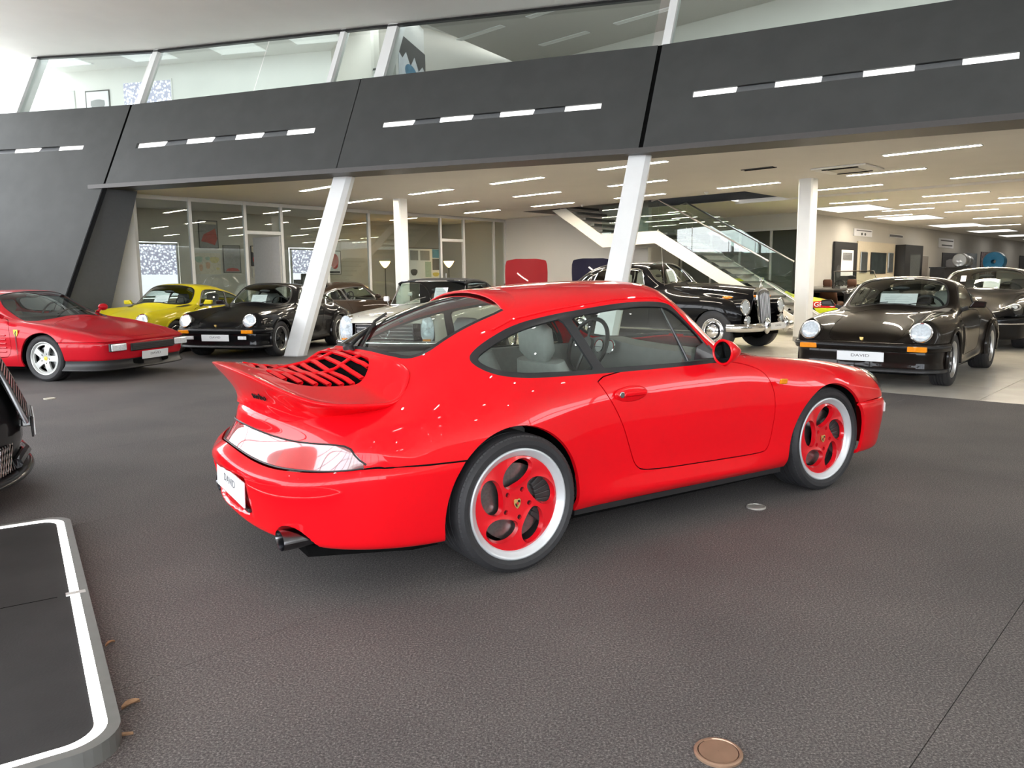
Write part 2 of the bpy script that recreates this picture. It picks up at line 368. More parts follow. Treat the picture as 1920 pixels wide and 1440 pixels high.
# ------------------------------------------------------------------ wheels (axis = y, outer face at +y)
def wheel(parent, loc, side, R, W, rr, style, m_spoke, m_lip, steer=0.0, seg=64, spokes=5, detail=1, offset=0.0, m_cap=None, m_cal=None, disc=True, lipw=.026):
    """tyre of radius R and width W with a rim of radius rr; loc = centre of the outer face"""
    o = empty('wheel', loc, 0, parent=parent); o.rotation_euler = (0, 0, steer + (0 if side > 0 else PI))
    b = 0.45 * (R - rr)
    prof = [(rr - .004, -.012), (rr + .004, -.004), (rr + .3 * (R - rr), .008), (rr + .6 * (R - rr), .010), (R - .018, .0), (R - .006, -.012), (R, -.028)]
    g = W - .056
    nr = 4 if detail else 0
    for i in range(nr):
        c = -.028 - g * (i + 1) / (nr + 1); prof += [(R, c + .004), (R - .007, c + .003), (R - .007, c - .003), (R, c - .004)]
    prof += [(R, -W + .028), (R - .012, -W + .008), (rr + .5 * (R - rr), -W - .004), (rr, -W + .01)]
    t = MB().lathe(prof, seg, ax=(0, 1, 0)).build('tyre', M_RUBBER, o, smooth=True, angle=0.5)
    if detail > 1:                                   # tread blocks across the shoulder
        tb = MB(); n = 84
        for i in range(n):
            a = 2 * PI * i / n; ca, sa = math.cos(a), math.sin(a); er = V3((ca, 0, sa)); et = V3((-sa, 0, ca))
            tb.obox(er * (R - .0155) + V3((0, -.004, 0)) - et * .0085, er * .010 + V3((0, -.006, 0)), et * .017, V3((0, -.05, 0)) + er * .006)
        q = tb.build('tread_block_ring', M_RUBBER, t); q['kind'] = 'stuff'
    # rim: silver lip, deep barrel
    lip = [(rr + .002, -.014), (rr + .004, -.004), (rr - .001, .001), (rr - .007, .0), (rr - .012, -.006), (rr - lipw * .8, -.016), (rr - lipw, -.022), (rr - lipw - .002, -.036)]
    MB().lathe(lip, seg, ax=(0, 1, 0)).build('rim_lip', m_lip, o, smooth=True, angle=1.0)
    MB().lathe([(rr - lipw, -.034), (rr - lipw - .004, -.06), (rr - .045, -W * .8), (rr - .01, -W + .01)], seg, ax=(0, 1, 0)).build('rim_barrel', M_DARK if detail < 2 else mat('rim_inner', (0.03, 0.03, 0.03), 0.4, var=0.1), o, smooth=True)
    r0 = rr - lipw
    if style == 'hubcap':
        MB().lathe([(r0 + .012, -.02), (r0 * .93, -.012), (r0 * .86, -.022), (r0 * .8, -.012), (r0 * .62, .0), (r0 * .58, .012), (r0 * .4, .026), (r0 * .2, .034), (.004, .036)], seg, ax=(0, 1, 0)).build('hubcap', M_CHROME, o, smooth=True, angle=0.4)
        MB().lathe([(r0 * .79, -.010), (r0 * .78, -.004), (r0 * .64, .003), (r0 * .63, -.002)], seg, ax=(0, 1, 0)).build('hubcap_ring', m_spoke, o, smooth=True)
    else:
        nr_, nt_ = (26, 200) if detail > 1 else (14, 100)
        rs = np.linspace(.004, r0, nr_); th = np.linspace(0, 2 * PI, nt_, endpoint=False)
        Rg, Tg = np.meshgrid(rs, th, indexing='ij'); q = Rg / r0
        if style == 'twist':
            Y = -.030 + offset + .020 * np.sin(np.clip((q - .30) / .7, 0, 1) * PI) * (.55 + .45 * np.cos(5 * (Tg - .55 * q))) - .006 * np.exp(-(q / .16) ** 2)
        elif style == 'star': Y = -.032 + offset + .018 * np.sin(np.clip(q, 0, 1) * PI * .8)
        else: Y = -.030 + offset - .03 * np.sin(np.clip(q, 0, 1) * PI * .85)
        P = np.stack([Rg * np.cos(Tg), Y, Rg * np.sin(Tg)], -1)
        idx = np.arange(nr_ * nt_).reshape(nr_, nt_); nx = np.roll(idx, -1, 1)
        F = np.stack([idx[:-1], nx[:-1], nx[1:], idx[1:]], -1).reshape(-1, 4)
        du = np.gradient(P, axis=0); dv = np.roll(P, -1, 1) - np.roll(P, 1, 1); N = np.cross(dv, du); N /= np.maximum(np.linalg.norm(N, axis=2, keepdims=True), 1e-9)
        if N[5, 5, 1] < 0: N = -N
        sk = Skin(P.reshape(-1, 3), N.reshape(-1, 3), [tuple(f) for f in F.tolist()])
        f0 = sk.F[len(sk.F) // 2]; fn = np.cross(sk.V[f0[1]] - sk.V[f0[0]], sk.V[f0[2]] - sk.V[f0[0]])
        if fn[1] < 0: sk.F = [f[::-1] for f in sk.F]
        def win(s):
            x, z = s.V[:, 0], s.V[:, 2]; r = np.hypot(x, z); t = np.arctan2(z, x); k = 2 * PI / spokes
            if style == 'twist':
                t2 = t - 0.75 * (r / r0 - .4) - .095; f = (t2 + k / 2) % k - k / 2
                rm = .655 * r0; ra = .300 * r0
                return (np.sqrt(((r - rm) / ra) ** 2 + (f * (.25 * r0 + .75 * r) / (.385 * r0)) ** 2) - 1) * .1 * r0 * 2
            if style == 'star':
                f = (t + k / 2) % k - k / 2; hw = (r - .30 * r0) * .62 / np.maximum(r, .01)
                return np.maximum(np.abs(f) * r - np.maximum(hw, -.02) * r, np.maximum(r - .93 * r0, .36 * r0 - r))
            f = (t + k / 2) % k - k / 2                                   # petals with slots between them
            return np.maximum(np.maximum(np.abs(f) * r - .085 * r0 - .10 * (r - .5 * r0), r - .93 * r0), .50 * r0 - r)
        sk = sk.drop(win)
        if detail:
            lug = .066 if rr > .2 else .055
            a = np.array([2 * PI * (i + .5) / 5 + .12 for i in range(5)])
            def lugs(s): return np.min(np.stack([np.hypot(s.V[:, 0] - lug * math.cos(q), s.V[:, 2] - lug * math.sin(q)) for q in a]), 0) - .0115
            hole = sk.split(lugs(sk)); sk = hole[1]
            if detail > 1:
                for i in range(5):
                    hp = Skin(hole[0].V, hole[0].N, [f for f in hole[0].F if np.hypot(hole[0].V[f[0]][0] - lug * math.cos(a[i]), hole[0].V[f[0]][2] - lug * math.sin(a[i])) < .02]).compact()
                    hp.move(-.014).build('lug_hole_floor', mat('lug_hole_shade', (.06, .012, .014), .4, .5, var=.1), o)  # floor of the lug hole, recess shade painted in as dark red
        sk.build('spokes', m_spoke, o, rim=.026)
        if m_cap:
            if detail > 1:
                sh = [(-.0175, .016), (-.012, .021), (0, .0185), (.012, .021), (.0175, .016), (.016, -.004), (.009, -.016), (0, -.024), (-.009, -.016), (-.016, -.004)]
                c = MB().prism([(x, -.027, z) for x, z in sh], (0, .006, 0)).build('crest', m_cap, o, bevel=.001)
                MB().prism([(-.015, -.0212, .004), (-.001, -.0212, .004), (-.001, -.0212, .015), (-.013, -.0212, .015)], (0, .0008, 0)).prism([(.001, -.0212, -.016), (.001, -.0212, .002), (.013, -.0212, .002), (.009, -.0212, -.011)], (0, .0008, 0)).build('crest_stripes', M_BLACK, c)
                MB().prism([(-.005, -.0207, -.005), (.005, -.0207, -.005), (.005, -.0207, .007), (-.005, -.0207, .007)], (0, .0008, 0)).build('crest_shield', mat('crest_red', (.5, .02, .02), .4, var=.05), c)
            else: MB().lathe([(.03, -.03), (.028, -.022), (.004, -.018)], 20, ax=(0, 1, 0)).build('centre_cap', m_cap, o, smooth=True)
    if disc:
        MB().lathe([(.07, -.070), (rr * .70, -.070), (rr * .70, -.095), (.07, -.095)], 40, ax=(0, 1, 0), closed=True).build('brake_disc', mat('brake_disc_steel', (.33, .33, .33), .35, 1.0, var=.1, var_scale=90), o, smooth=True)
        if m_cal:
            cb = MB(); n = 8
            P = []
            for i in range(n + 1):
                a = PI * (.80 + .42 * i / n); P.append((math.cos(a), math.sin(a)))
            for i in range(n):
                (c0, s0), (c1, s1) = P[i], P[i + 1]; ra, rb = rr * .46, rr * .82
                cb.prism([(c0 * ra, -.052, s0 * ra), (c0 * rb, -.052, s0 * rb), (c1 * rb, -.052, s1 * rb), (c1 * ra, -.052, s1 * ra)], (0, -.05, 0))
            cb.build('brake_caliper', m_cal, o, bevel=.004)
    return o
def plate(parent, c, ex, ey, wd=.52, ht=.11, txt='DAVID'):
    """number plate with dealer lettering; c centre, ex right, ey up (plate faces ex x ey)"""
    c = V3(c); ex = nrm(ex); ey = nrm(ey); ez = np.cross(ex, ey)
    p = MB().obox(c - ex * wd / 2 - ey * ht / 2, ex * wd, ey * ht, ez * .008).build('number_plate', M_PLATE, parent, bevel=.003)
    text_obj('plate_lettering', txt, ht * .42, c + ez * .0085 + ey * ht * .08, ex, ey, M_INK, p, extrude=.0004, sx=1.5)
    return p
def price_card(parent, c, ex, ey, wd=.21, ht=.30):
    c = V3(c); ex = nrm(ex); ey = nrm(ey); ez = np.cross(ex, ey)
    p = MB().obox(c - ex * wd / 2 - ey * ht / 2, ex * wd, ey * ht, ez * .003).build('price_card', M_PAPER, parent)
    t = MB()
    for i, l in enumerate((.5, .75, .75, .6, .7)):
        yy = ht * (.30 - .13 * i); t.obox(c + ez * .0031 - ex * wd * l / 2 + ey * yy, ex * wd * l, ey * ht * .022, ez * .0004)
    t.build('printed_lines', mat('print_grey', (.45, .47, .5), .6, var=.02), p); return p
# ------------------------------------------------------------------ rear-engined coupe body (flowing fenders)
def row(x, pts):
    xs = x if hasattr(x, '__len__') else [x] * len(pts)
    return [(a, p[0], p[1]) for a, p in zip(xs, pts)]
COUPE = [
 # tail: lamp strip bottom, lamp strip top, panel above, engine lid
 [(-.50,.86,.21),(-.52,.875,.30),(-.56,.87,.43),(-.60,.852,.555),(-.695,.818,.560),(-.775,.735,.545),(-.84,.64,.535),(-.90,.53,.53),(-.945,.40,.528),(-.99,.22,.543),(-1.022,0,.572)],
 [(-.48,.865,.21),(-.50,.88,.30),(-.54,.875,.43),(-.59,.855,.585),(-.690,.806,.630),(-.742,.735,.645),(-.785,.64,.640),(-.83,.53,.633),(-.875,.40,.632),(-.93,.22,.644),(-.968,0,.660)],
 [(-.46,.865,.21),(-.48,.88,.30),(-.50,.88,.43),(-.54,.865,.59),(-.63,.798,.668),(-.695,.715,.695),(-.75,.62,.702),(-.80,.51,.702),(-.85,.39,.705),(-.91,.22,.722),(-.945,0,.735)],
 [(-.42,.865,.21),(-.43,.885,.30),(-.45,.888,.43),(-.47,.880,.57),(-.53,.815,.69),(-.59,.740,.715),(-.645,.65,.735),(-.69,.55,.752),(-.73,.43,.768),(-.775,.25,.782),(-.80,0,.79)],
 [(-.36,.865,.21),(-.36,.885,.30),(-.37,.892,.43),(-.375,.890,.575),(-.42,.835,.71),(-.465,.775,.735),(-.50,.69,.757),(-.525,.59,.775),(-.545,.46,.795),(-.57,.27,.82),(-.585,0,.83)],
 [(-.25,.865,.21),(-.25,.888,.30),(-.25,.895,.43),(-.25,.895,.575),(-.27,.845,.72),(-.285,.78,.798),(-.29,.70,.848),(-.295,.61,.892),(-.30,.50,.952),(-.34,.28,.992),(-.36,0,1.006)],
 row(.0,[(.86,.21),(.885,.30),(.897,.43),(.8975,.575),(.850,.73),(.785,.835),(.715,.915),(.615,1.00),(.495,1.068),(.28,1.138),(0,1.165)]),
 row(.25,[(.83,.21),(.86,.28),(.868,.40),(.862,.56),(.825,.72),(.770,.825),(.722,.893),(.635,1.02),(.530,1.118),(.30,1.195),(0,1.228)]),
 row(.50,[(.805,.208),(.840,.262),(.826,.365),(.832,.54),(.812,.70),(.772,.806),(.738,.862),(.668,1.00),(.580,1.152),(.325,1.237),(0,1.260)]),
 row(.78,[(.800,.206),(.838,.258),(.816,.345),(.824,.53),(.808,.69),(.772,.800),(.742,.856),(.675,1.01),(.592,1.180),(.335,1.258),(0,1.277)]),
 row([1.05]*8+[1.04,1.06,1.07],[(.800,.205),(.838,.255),(.815,.338),(.823,.52),(.808,.685),(.772,.798),(.742,.853),(.675,1.01),(.590,1.187),(.335,1.263),(0,1.282)]),
 [(1.28,.800,.203),(1.28,.838,.25),(1.28,.815,.332),(1.28,.824,.52),(1.28,.809,.685),(1.27,.772,.797),(1.23,.738,.853),(1.19,.675,1.01),(1.17,.582,1.162),(1.27,.33,1.242),(1.32,0,1.260)],
 [(1.52,.800,.201),(1.52,.838,.247),(1.52,.818,.328),(1.52,.828,.52),(1.52,.812,.685),(1.48,.775,.795),(1.40,.725,.852),(1.36,.685,.93),(1.345,.630,1.015),(1.52,.345,1.105),(1.60,0,1.118)],
 [(1.76,.800,.20),(1.76,.838,.25),(1.76,.835,.36),(1.76,.844,.54),(1.76,.826,.68),(1.72,.782,.785),(1.62,.715,.845),(1.57,.672,.868),(1.56,.612,.890),(1.79,.35,.905),(1.90,0,.908)],
 row([2.0]*6+[1.98,1.95,1.95,2.02,2.08],[(.80,.20),(.845,.27),(.862,.40),(.868,.57),(.848,.68),(.795,.765),(.712,.812),(.612,.826),(.50,.818),(.30,.832),(0,.840)]),
 row([2.25]*7+[2.24,2.24,2.27,2.3],[(.80,.20),(.845,.27),(.865,.42),(.870,.57),(.848,.672),(.792,.748),(.705,.787),(.605,.792),(.48,.772),(.28,.782),(0,.790)]),
 row([2.5]*7+[2.52,2.53,2.55,2.57],[(.78,.20),(.82,.27),(.845,.42),(.853,.56),(.83,.65),(.775,.718),(.69,.752),(.595,.752),(.46,.718),(.27,.718),(0,.724)]),
 row([2.70]*4+[2.72,2.74,2.76,2.79,2.81,2.82,2.83],[(.76,.20),(.79,.27),(.815,.42),(.822,.53),(.80,.60),(.75,.662),(.675,.700),(.59,.704),(.455,.655),(.27,.638),(0,.640)]),
 [(2.82,.74,.20),(2.84,.765,.27),(2.86,.78,.40),(2.86,.785,.50),(2.90,.755,.555),(2.935,.71,.605),(2.965,.65,.642),(2.985,.58,.645),(3.0,.45,.592),(3.01,.26,.567),(3.02,0,.565)],
 [(2.88,.71,.20),(2.91,.73,.27),(2.94,.74,.38),(2.95,.735,.46),(2.99,.70,.495),(3.02,.67,.515),(3.045,.62,.53),(3.065,.56,.53),(3.085,.44,.515),(3.10,.26,.505),(3.11,0,.502)],
]
RB_TOP = [(-.27,.895,.548),(-.45,.884,.552),(-.60,.852,.556),(-.70,.807,.556),(-.785,.735,.542),(-.86,.64,.532),(-.92,.53,.526),(-.965,.40,.524),(-1.005,.22,.540),(-1.032,0,.568)]
def rear_bumper_grid():
    R1 = [(-.27,.899,.525),(-.45,.892,.527),(-.61,.862,.530),(-.715,.817,.530),(-.805,.747,.518),(-.885,.652,.506),(-.95,.542,.500),(-.998,.40,.497),(-1.042,.22,.512),(-1.070,0,.54)]
    R2 = [(-.275,.899,.49),(-.45,.893,.49),(-.61,.865,.49),(-.72,.82,.488),(-.812,.75,.476),(-.895,.655,.464),(-.962,.545,.457),(-1.012,.40,.455),(-1.056,.22,.468),(-1.082,0,.495)]
    R3 = [(-.29,.894,.38),(-.45,.888,.38),(-.61,.858,.38),(-.715,.812,.38),(-.805,.742,.375),(-.885,.647,.37),(-.95,.537,.365),(-.998,.40,.36),(-1.036,.22,.365),(-1.056,0,.385)]
    R4 = [(-.31,.880,.28),(-.45,.872,.28),(-.60,.842,.28),(-.705,.797,.28),(-.795,.728,.28),(-.873,.635,.28),(-.938,.527,.278),(-.985,.395,.277),(-1.024,.22,.285),(-1.046,0,.305)]
    R5 = [(-.33,.858,.212),(-.45,.848,.212),(-.59,.82,.215),(-.69,.777,.218),(-.78,.71,.218),(-.855,.622,.220),(-.918,.517,.225),(-.965,.39,.230),(-1.006,.22,.242),(-1.03,0,.262)]
    R6 = [(-.33,.80,.20),(-.45,.79,.20),(-.55,.76,.20),(-.64,.72,.20),(-.72,.66,.20),(-.79,.58,.205),(-.85,.48,.21),(-.90,.36,.215),(-.94,.20,.225),(-.96,0,.24)]
    return np.array([R6, R5, R4, R3, R2, R1, RB_TOP]).transpose(1, 0, 2)       # stations x levels
def front_bumper_grid():
    T = [(2.50,.845,.522),(2.62,.835,.52),(2.75,.81,.517),(2.86,.775,.513),(2.95,.725,.51),(3.03,.64,.507),(3.085,.52,.505),(3.12,.36,.503),(3.14,.18,.502),(3.15,0,.502)]
    def lv(dz, out, k=1.0): return [(x + out * (i / 9.) ** .6, wv + out * (1 - i / 9.) * .5, z + dz) for i, (x, wv, z) in enumerate(T)]
    L = [lv(-.335, -.10), lv(-.315, -.03), lv(-.25, -.005), lv(-.17, .018), lv(-.10, .032), lv(-.04, .034), lv(-.012, .022), T]
    return np.array(L).transpose(1, 0, 2)
DLO_Q = [(-.088,.938),(-.035,.898),(.10,.875),(.30,.865),(.49,.859),(.530,.859),(.516,.893),(.440,1.065),(.425,1.103),(.39,1.098),(.20,1.060),(.05,1.008),(-.05,.965)]
DLO_D = [(.575,.890),(.588,.862),(.62,.862),(.90,.858),(1.34,.855),(1.385,.855),(1.37,.875),(1.30,.972),(1.16,1.110),(1.09,1.143),(.92,1.150),(.75,1.141),(.55,1.118),(.50,1.108),(.474,1.103),(.486,1.08)]
DLO_OUT = [(-.125,.935),(-.06,.880),(.10,.852),(.30,.843),(.60,.838),(.90,.836),(1.40,.836),(1.425,.85),(1.33,.985),(1.185,1.138),(1.10,1.170),(.92,1.175),(.75,1.166),(.55,1.144),(.40,1.125),(.19,1.086),(.03,1.028),(-.08,.976)]
SCREEN = [(1.345,-.4),(1.31,.30),(1.245,.49),(1.37,.56),(1.54,.585),(1.68,.50),(1.82,.28),(1.885,-.4)]
REARWIN = [(.325,-.4),(.30,.28),(.235,.425),(-.05,.455),(-.305,.50),(-.375,.26),(-.425,-.4)]
DOOR = [(.49,.85),(.565,.73),(.632,.60),(.685,.46),(.725,.365),(.79,.335),(1.2,.322),(1.66,.312),(1.712,.34),(1.735,.46),(1.748,.57),(1.742,.69),(1.70,.77),(1.60,.815),(1.44,.845)]
def coupe_body(paint, root, hi=True, lamps=True, quarter=True):
    nu, nv = (12, 9) if hi else (7, 5)
    S = bsurf(COUPE, nu, nv); m, n = S.shape[:2]
    lamp = Skin.from_grid(S[:nu + 1, int(4.0 * nv):], True, True)
    sk = Skin.from_grid(S, True, True)
    q = (m - 1) * (n - 1)
    def is_lamp(fi):
        fi %= q; return fi // (n - 1) < nu and fi % (n - 1) >= int(4.0 * nv)
    sk.F = [f for k, f in enumerate(sk.F) if not is_lamp(k)]
    sk = sk.compact()
    sk = sk.drop(both(circ_xz(-.01, .302, .363))); sk = sk.drop(circ_xz(2.235, .303, .362))
    # bumpers replace the lower ends
    sk = sk.drop(lambda s: np.maximum(s.V[:, 0] + .22, s.V[:, 2] - np.interp(s.V[:, 0], [-1.1, -.70, -.60, -.45, -.27], [.50, .556, .556, .552, .548])))
    sk = sk.drop(lambda s: np.maximum(2.42 - s.V[:, 0], s.V[:, 2] - .523))
    # glass and black window surrounds
    dq, dd, do = chaikin(DLO_Q, 2), chaikin(DLO_D, 2, .2), chaikin(DLO_OUT, 2)
    frame = sk.take(side_poly(do, 0, .4))
    gq = frame.take(side_poly(dq, 0)); gd = frame.take(side_poly(dd, 0))
    ws, rw = chaikin(SCREEN, 2, .2), chaikin(REARWIN, 2, .2)
    scr = sk.take(top_poly(ws, .022, .86)); gs = scr.take(top_poly(ws, 0, .86))
    rear = sk.take(top_poly(rw, .018, .90)); gr = rear.take(top_poly(rw, 0, .90))
    door = sk.take(side_poly(chaikin(DOOR, 2), 0.0, .5)); 
    gap = door.split(side_poly(chaikin(DOOR, 2), -.0055, .5)(door)); door, gap = gap
    return dict(skin=sk, lamp=lamp, frame=frame, gq=gq, gd=gd, scr=scr, gs=gs, rear=rear, gr=gr, door=door, gap=gap, S=S, nu=nu, nv=nv)
def grid_skin(Pg, nu, nv, mirror=True, sym=True, flip=True):
    return Skin.from_grid(bsurf(Pg, nu, nv, sym), mirror, flip)

def red_coupe():
    root = empty('sports_coupe', (-.4454, 4.0249, 0), 0.5714, 'red sports coupe with fixed whale-tail spoiler and red five-spoke wheels', 'car')
    RED = mat('guards_red_paint', (.72, .004, .010), .32, coat=.75, coat_rough=.015, var=.004, var_scale=1.5, spec=.03)
    RED.node_tree.nodes['Principled BSDF'].inputs['Coat IOR'].default_value = 1.42
    TRIM = mat('satin_black_trim', (.014, .015, .017), .28, var=.08)
    LEA = mat('grey_leather', (.30, .30, .29), .55, var=.06, var_scale=30)
    B = coupe_body(RED, root)
    HL = B['skin'].take(lambda s: (np.sqrt(((s.V[:, 0] - 2.875) / .125) ** 2 + ((np.abs(s.V[:, 1]) - .655) / .105) ** 2) - 1) * .1 + 2 * np.maximum(0, .55 - s.V[:, 2]))
    B['skin'].build('body_shell', RED, root, rim=.02)
    for s in (1, -1):
        d = B['door'].side(s).build('door', RED, root, rim=.012)
        B['gap'].side(s).move(-.010).build('door_gap', M_DARK, root)
        y0 = s * .812
        # handle: lock barrel in a recessed bowl with a pull
        hb = MB(); hb.ellipsoid((.705, s * .806, .735), (.105, .012, .040), 24, 10); h = hb.build('door_handle', RED, d, smooth=True)
        MB().obox((.635, s * .814, .724), (.15, 0, .0), (0, s * .022, 0), (.008, 0, .026)).build('handle_pull', RED, h, bevel=.010, seg=3)
        MB().cyl((.628, s * .806, .737), (.628, s * .832, .737), .0155, 20).build('lock_barrel', M_CHROME, h, bevel=.003)
        B['frame'].side(s).build('window_frame', TRIM, root, rim=.012)
        B['gd'].side(s).move(-.008).build('door_window', M_CARGLASS, root)
        B['gq'].side(s).move(-.008).build('quarter_window', M_CARGLASS, root)
        # bright edge around the glass line and the quarter-light bar
        def on(x, z, off=.004):
            Vv = B['frame'].side(s); k = np.argmin((Vv.V[:, 0] - x) ** 2 + (Vv.V[:, 2] - z) ** 2); return Vv.V[k] + Vv.N[k] * off
        MB().tube([(1.075, s * .598, 1.158), (1.10, s * .640, 1.07), (1.13, s * .686, .97), (1.158, s * .737, .860)], .008, 8).build('quarter_light_bar', TRIM, root, smooth=True)
        MB().prism([(1.20, s * .735, .862), (1.40, s * .724, .862), (1.35, s * .700, .925), (1.30, s * .698, .945), (1.24, s * .712, .925)], (0, s * .006, 0)).build('mirror_sail', TRIM, root, bevel=.004)
        # door mirror on its foot
        mh = MB()
        prof = []
        for t in np.linspace(0, 1, 9):
            r = math.sin(PI * min(1, .15 + .85 * (1 - t)) / 2) if t > 0 else .97
            prof.append((t, r))
        rows = []
        for t, r in prof:
            rows.append([(1.30 + .125 * t, s * (.845 + r * .066 * math.cos(a)), .905 + r * .066 * math.sin(a)) for a in np.linspace(0, 2 * PI, 25)])
        mh.grid(np.array(rows)); mo = mh.build('door_mirror', RED, root, smooth=True, angle=1.2)
        MB().tube([(1.36, s * .80, .86), (1.36, s * .83, .872), (1.36, s * .855, .888)], [.04, .03, .03], 12).build('mirror_foot', RED, mo, smooth=True)
        ring = [(1.299, s * (.845 + .054 * math.cos(a)), .905 + .054 * math.sin(a)) for a in np.linspace(0, 2 * PI, 28, endpoint=False)]
        MB().prism(ring if s < 0 else ring[::-1], (.012, 0, 0)).build('mirror_glass', mat('mirror_glass', (.10, .11, .12), .03, 1.0, var=.01), mo)
        rg = MB().tube([(1.302, s * (.845 + .063 * math.cos(a)), .905 + .063 * math.sin(a)) for a in np.linspace(0, 2 * PI, 28, endpoint=False)], .007, 8, True); rg.build('mirror_rim', RED, mo, smooth=True)
        # side repeater
        MB().obox((1.755, s * .848, .700), (.055, s * .004, -.004), (0, s * .014, 0), (0, -s * .006 * s, .032)).build('side_repeater', mat('amber_lens', (.85, .28, .01), .15, coat=.6, var=.05, emit=(1, .3, .0), emit_s=.05), root, bevel=.008, seg=3)
        # headlight lying in the fender
        H = HL.side(s); hl = H.move(.004).build('headlight_lens', glass_mat('lamp_glass', (.9, .93, .95), .9), root, rim=.008)
        H.move(-.012).build('reflector', M_CHROME, hl)
        # clear indicator at the bumper corner
        MB().obox((2.905, s * .772, .415), (.075, -s * .050, 0), (.008, s * .012, 0), (0, 0, .062)).build('front_indicator', mat('clear_lens', (.75, .78, .78), .12, coat=1, var=.03), root, bevel=.012, seg=3)
        # twin oval exhaust
        pts = []
        ex = MB()
        R_ = [(0, .055), (.0, .050), (.12, .046)]
        ring = lambda x, k: [(x, s * (.555 + k * .066 * math.cos(a)), .245 + k * .042 * math.sin(a)) for a in np.linspace(0, 2 * PI, 29)]
        ex.grid(np.array([ring(-.80, .9), ring(-.955, 1.0), ring(-.965, .97), ring(-.955, .92), ring(-.85, .85)]))
        e = ex.build('exhaust_tip', mat('dark_steel', (.13, .13, .14), .22, 1.0, var=.1), root, smooth=True, angle=1.2)
        MB().prism([tuple(V3(q)) for q in ring(-.87, .88)[:-1]], (.005, 0, 0)).build('exhaust_bore', M_DARK, e)
    # screens
    B['scr'].build('windscreen_seal', TRIM, root, rim=.01); B['gs'].move(-.006).build('windscreen', M_CARGLASS, root)
    B['rear'].build('rear_window_seal', TRIM, root, rim=.01); B['gr'].move(-.006).build('rear_window', glass_mat('rear_car_glass', (.66, .74, .70), 1.1), root)
    # lamp strip across the tail: clear outer lamp, red lamp, red reflector
    L = B['lamp']; cor, L = L.split((.650 - 1.49 * (L.V[:, 0] + .737)) - L.V[:, 2] + 9 * (np.abs(L.V[:, 1]) < .66))
    for s in (1, -1): cor.side(s).build('lamp_corner_panel', RED, root)
    L = L.move(.003)
    aw = lambda s: np.abs(s.V[:, 1])
    outer, rest = L.split(.655 - aw(L)); mid, cen = rest.split(.43 - aw(rest))
    LR = mat('red_lens', (.42, .006, .010), .08, coat=1.0, var=.06, var_scale=8, spec=.7)
    LC = mat('red_reflector_strip', (.36, .03, .035), .06, coat=1.0, var=.05, var_scale=6, spec=.8)
    LO = mat('smoked_clear_lens', (.20, .045, .05), .06, coat=1.0, var=.25, var_scale=9, spec=.8)
    cen.build('tail_reflector_strip', LC, root, rim=.012)
    for s in (1, -1):
        t = mid.side(s).build('tail_lamp', LR, root, rim=.012); outer.side(s).build('indicator_lens', LO, t, rim=.012)
    S, nu, nv = B['S'], B['nu'], B['nv']
    g = MB()
    for rr in (0, nu):
        P = S[rr, int(4.0 * nv):]
        if rr: P = np.concatenate([[S[:nu + 1].reshape(-1, 3)[np.argmin((S[:nu + 1].reshape(-1, 3)[:, 0] - xt) ** 2 + (S[:nu + 1].reshape(-1, 3)[:, 2] - zt) ** 2)] for xt, zt in ((-.688, .575), (-.70, .594), (-.714, .615), (-.727, .634))], P[P[:, 0] < -.738]])
        P = np.concatenate([P, (P * [1, -1, 1])[::-1][1:]]); g.tube(P + np.array([-.002, 0, .001]), .0042, 6)
    g.build('lamp_gasket', M_BLACK, root, smooth=True)
    # bumpers
    rb = grid_skin(rear_bumper_grid().tolist(), 9, 8, True, False, False)
    # stations run rear-side to centre: last station lies on the centre plane -> swap axes
    P = rear_bumper_grid(); Sg = bsurf(P.transpose(1, 0, 2), 9, 10, True); 
    x, yv, z = Sg[..., 0], Sg[..., 1], Sg[..., 2]
    rec = np.clip((.315 - np.abs(yv)) / .02, 0, 1) * np.clip((z - .285) / .015, 0, 1) * np.clip((.468 - z) / .012, 0, 1)
    tx = -1.000
    Sg[..., 0] = np.where(rec > 0, x * (1 - rec) + np.maximum(x, tx) * rec, x)
    exn = np.clip(1 - ((np.abs(yv) - .555) / .095) ** 2, 0, 1) ** .5                   # cut-out over the exhausts
    Sg[..., 2] = np.where((z < .30), np.maximum(z, .205 + .095 * exn), z)
    bs = Skin.from_grid(Sg, True, False); bs.N *= 1
    nn = bs.N[np.argmin(bs.V[:, 0])]
    if nn[0] > 0: bs.N = -bs.N; bs.F = [f[::-1] for f in bs.F]
    bs = bs.drop(circ_xz(-.01, .302, .363)); bs.build('rear_bumper', RED, root, rim=.02)
    P = front_bumper_grid(); Sf = bsurf(P.transpose(1, 0, 2), 6, 7, True); fs = Skin.from_grid(Sf, True, True)
    if fs.N[np.argmax(fs.V[:, 0])][0] < 0: fs.N = -fs.N; fs.F = [f[::-1] for f in fs.F]
    fs = fs.drop(circ_xz(2.235, .303, .362)); fs.build('front_bumper', RED, root, rim=.02)
    plate(root, (-1.022, 0, .375), (0, -1, 0), (.03, 0, 1), .52, .115)
    MB().obox((-1.018, -.28, .300), (.015, 0, 0), (0, .56, 0), (0, 0, .018)).build('plate_holder', M_BLACK, root, bevel=.004)
    # whale-tail spoiler
    E = [(-1.038,0,.925),(-1.022,.22,.918),(-.985,.40,.897),(-.925,.54,.862),(-.84,.635,.822),(-.72,.672,.797),(-.58,.672,.788),(-.46,.648,.790),(-.385,.588,.862),(-.355,.505,.915),(-.400,.30,.944),(-.430,0,.956)]
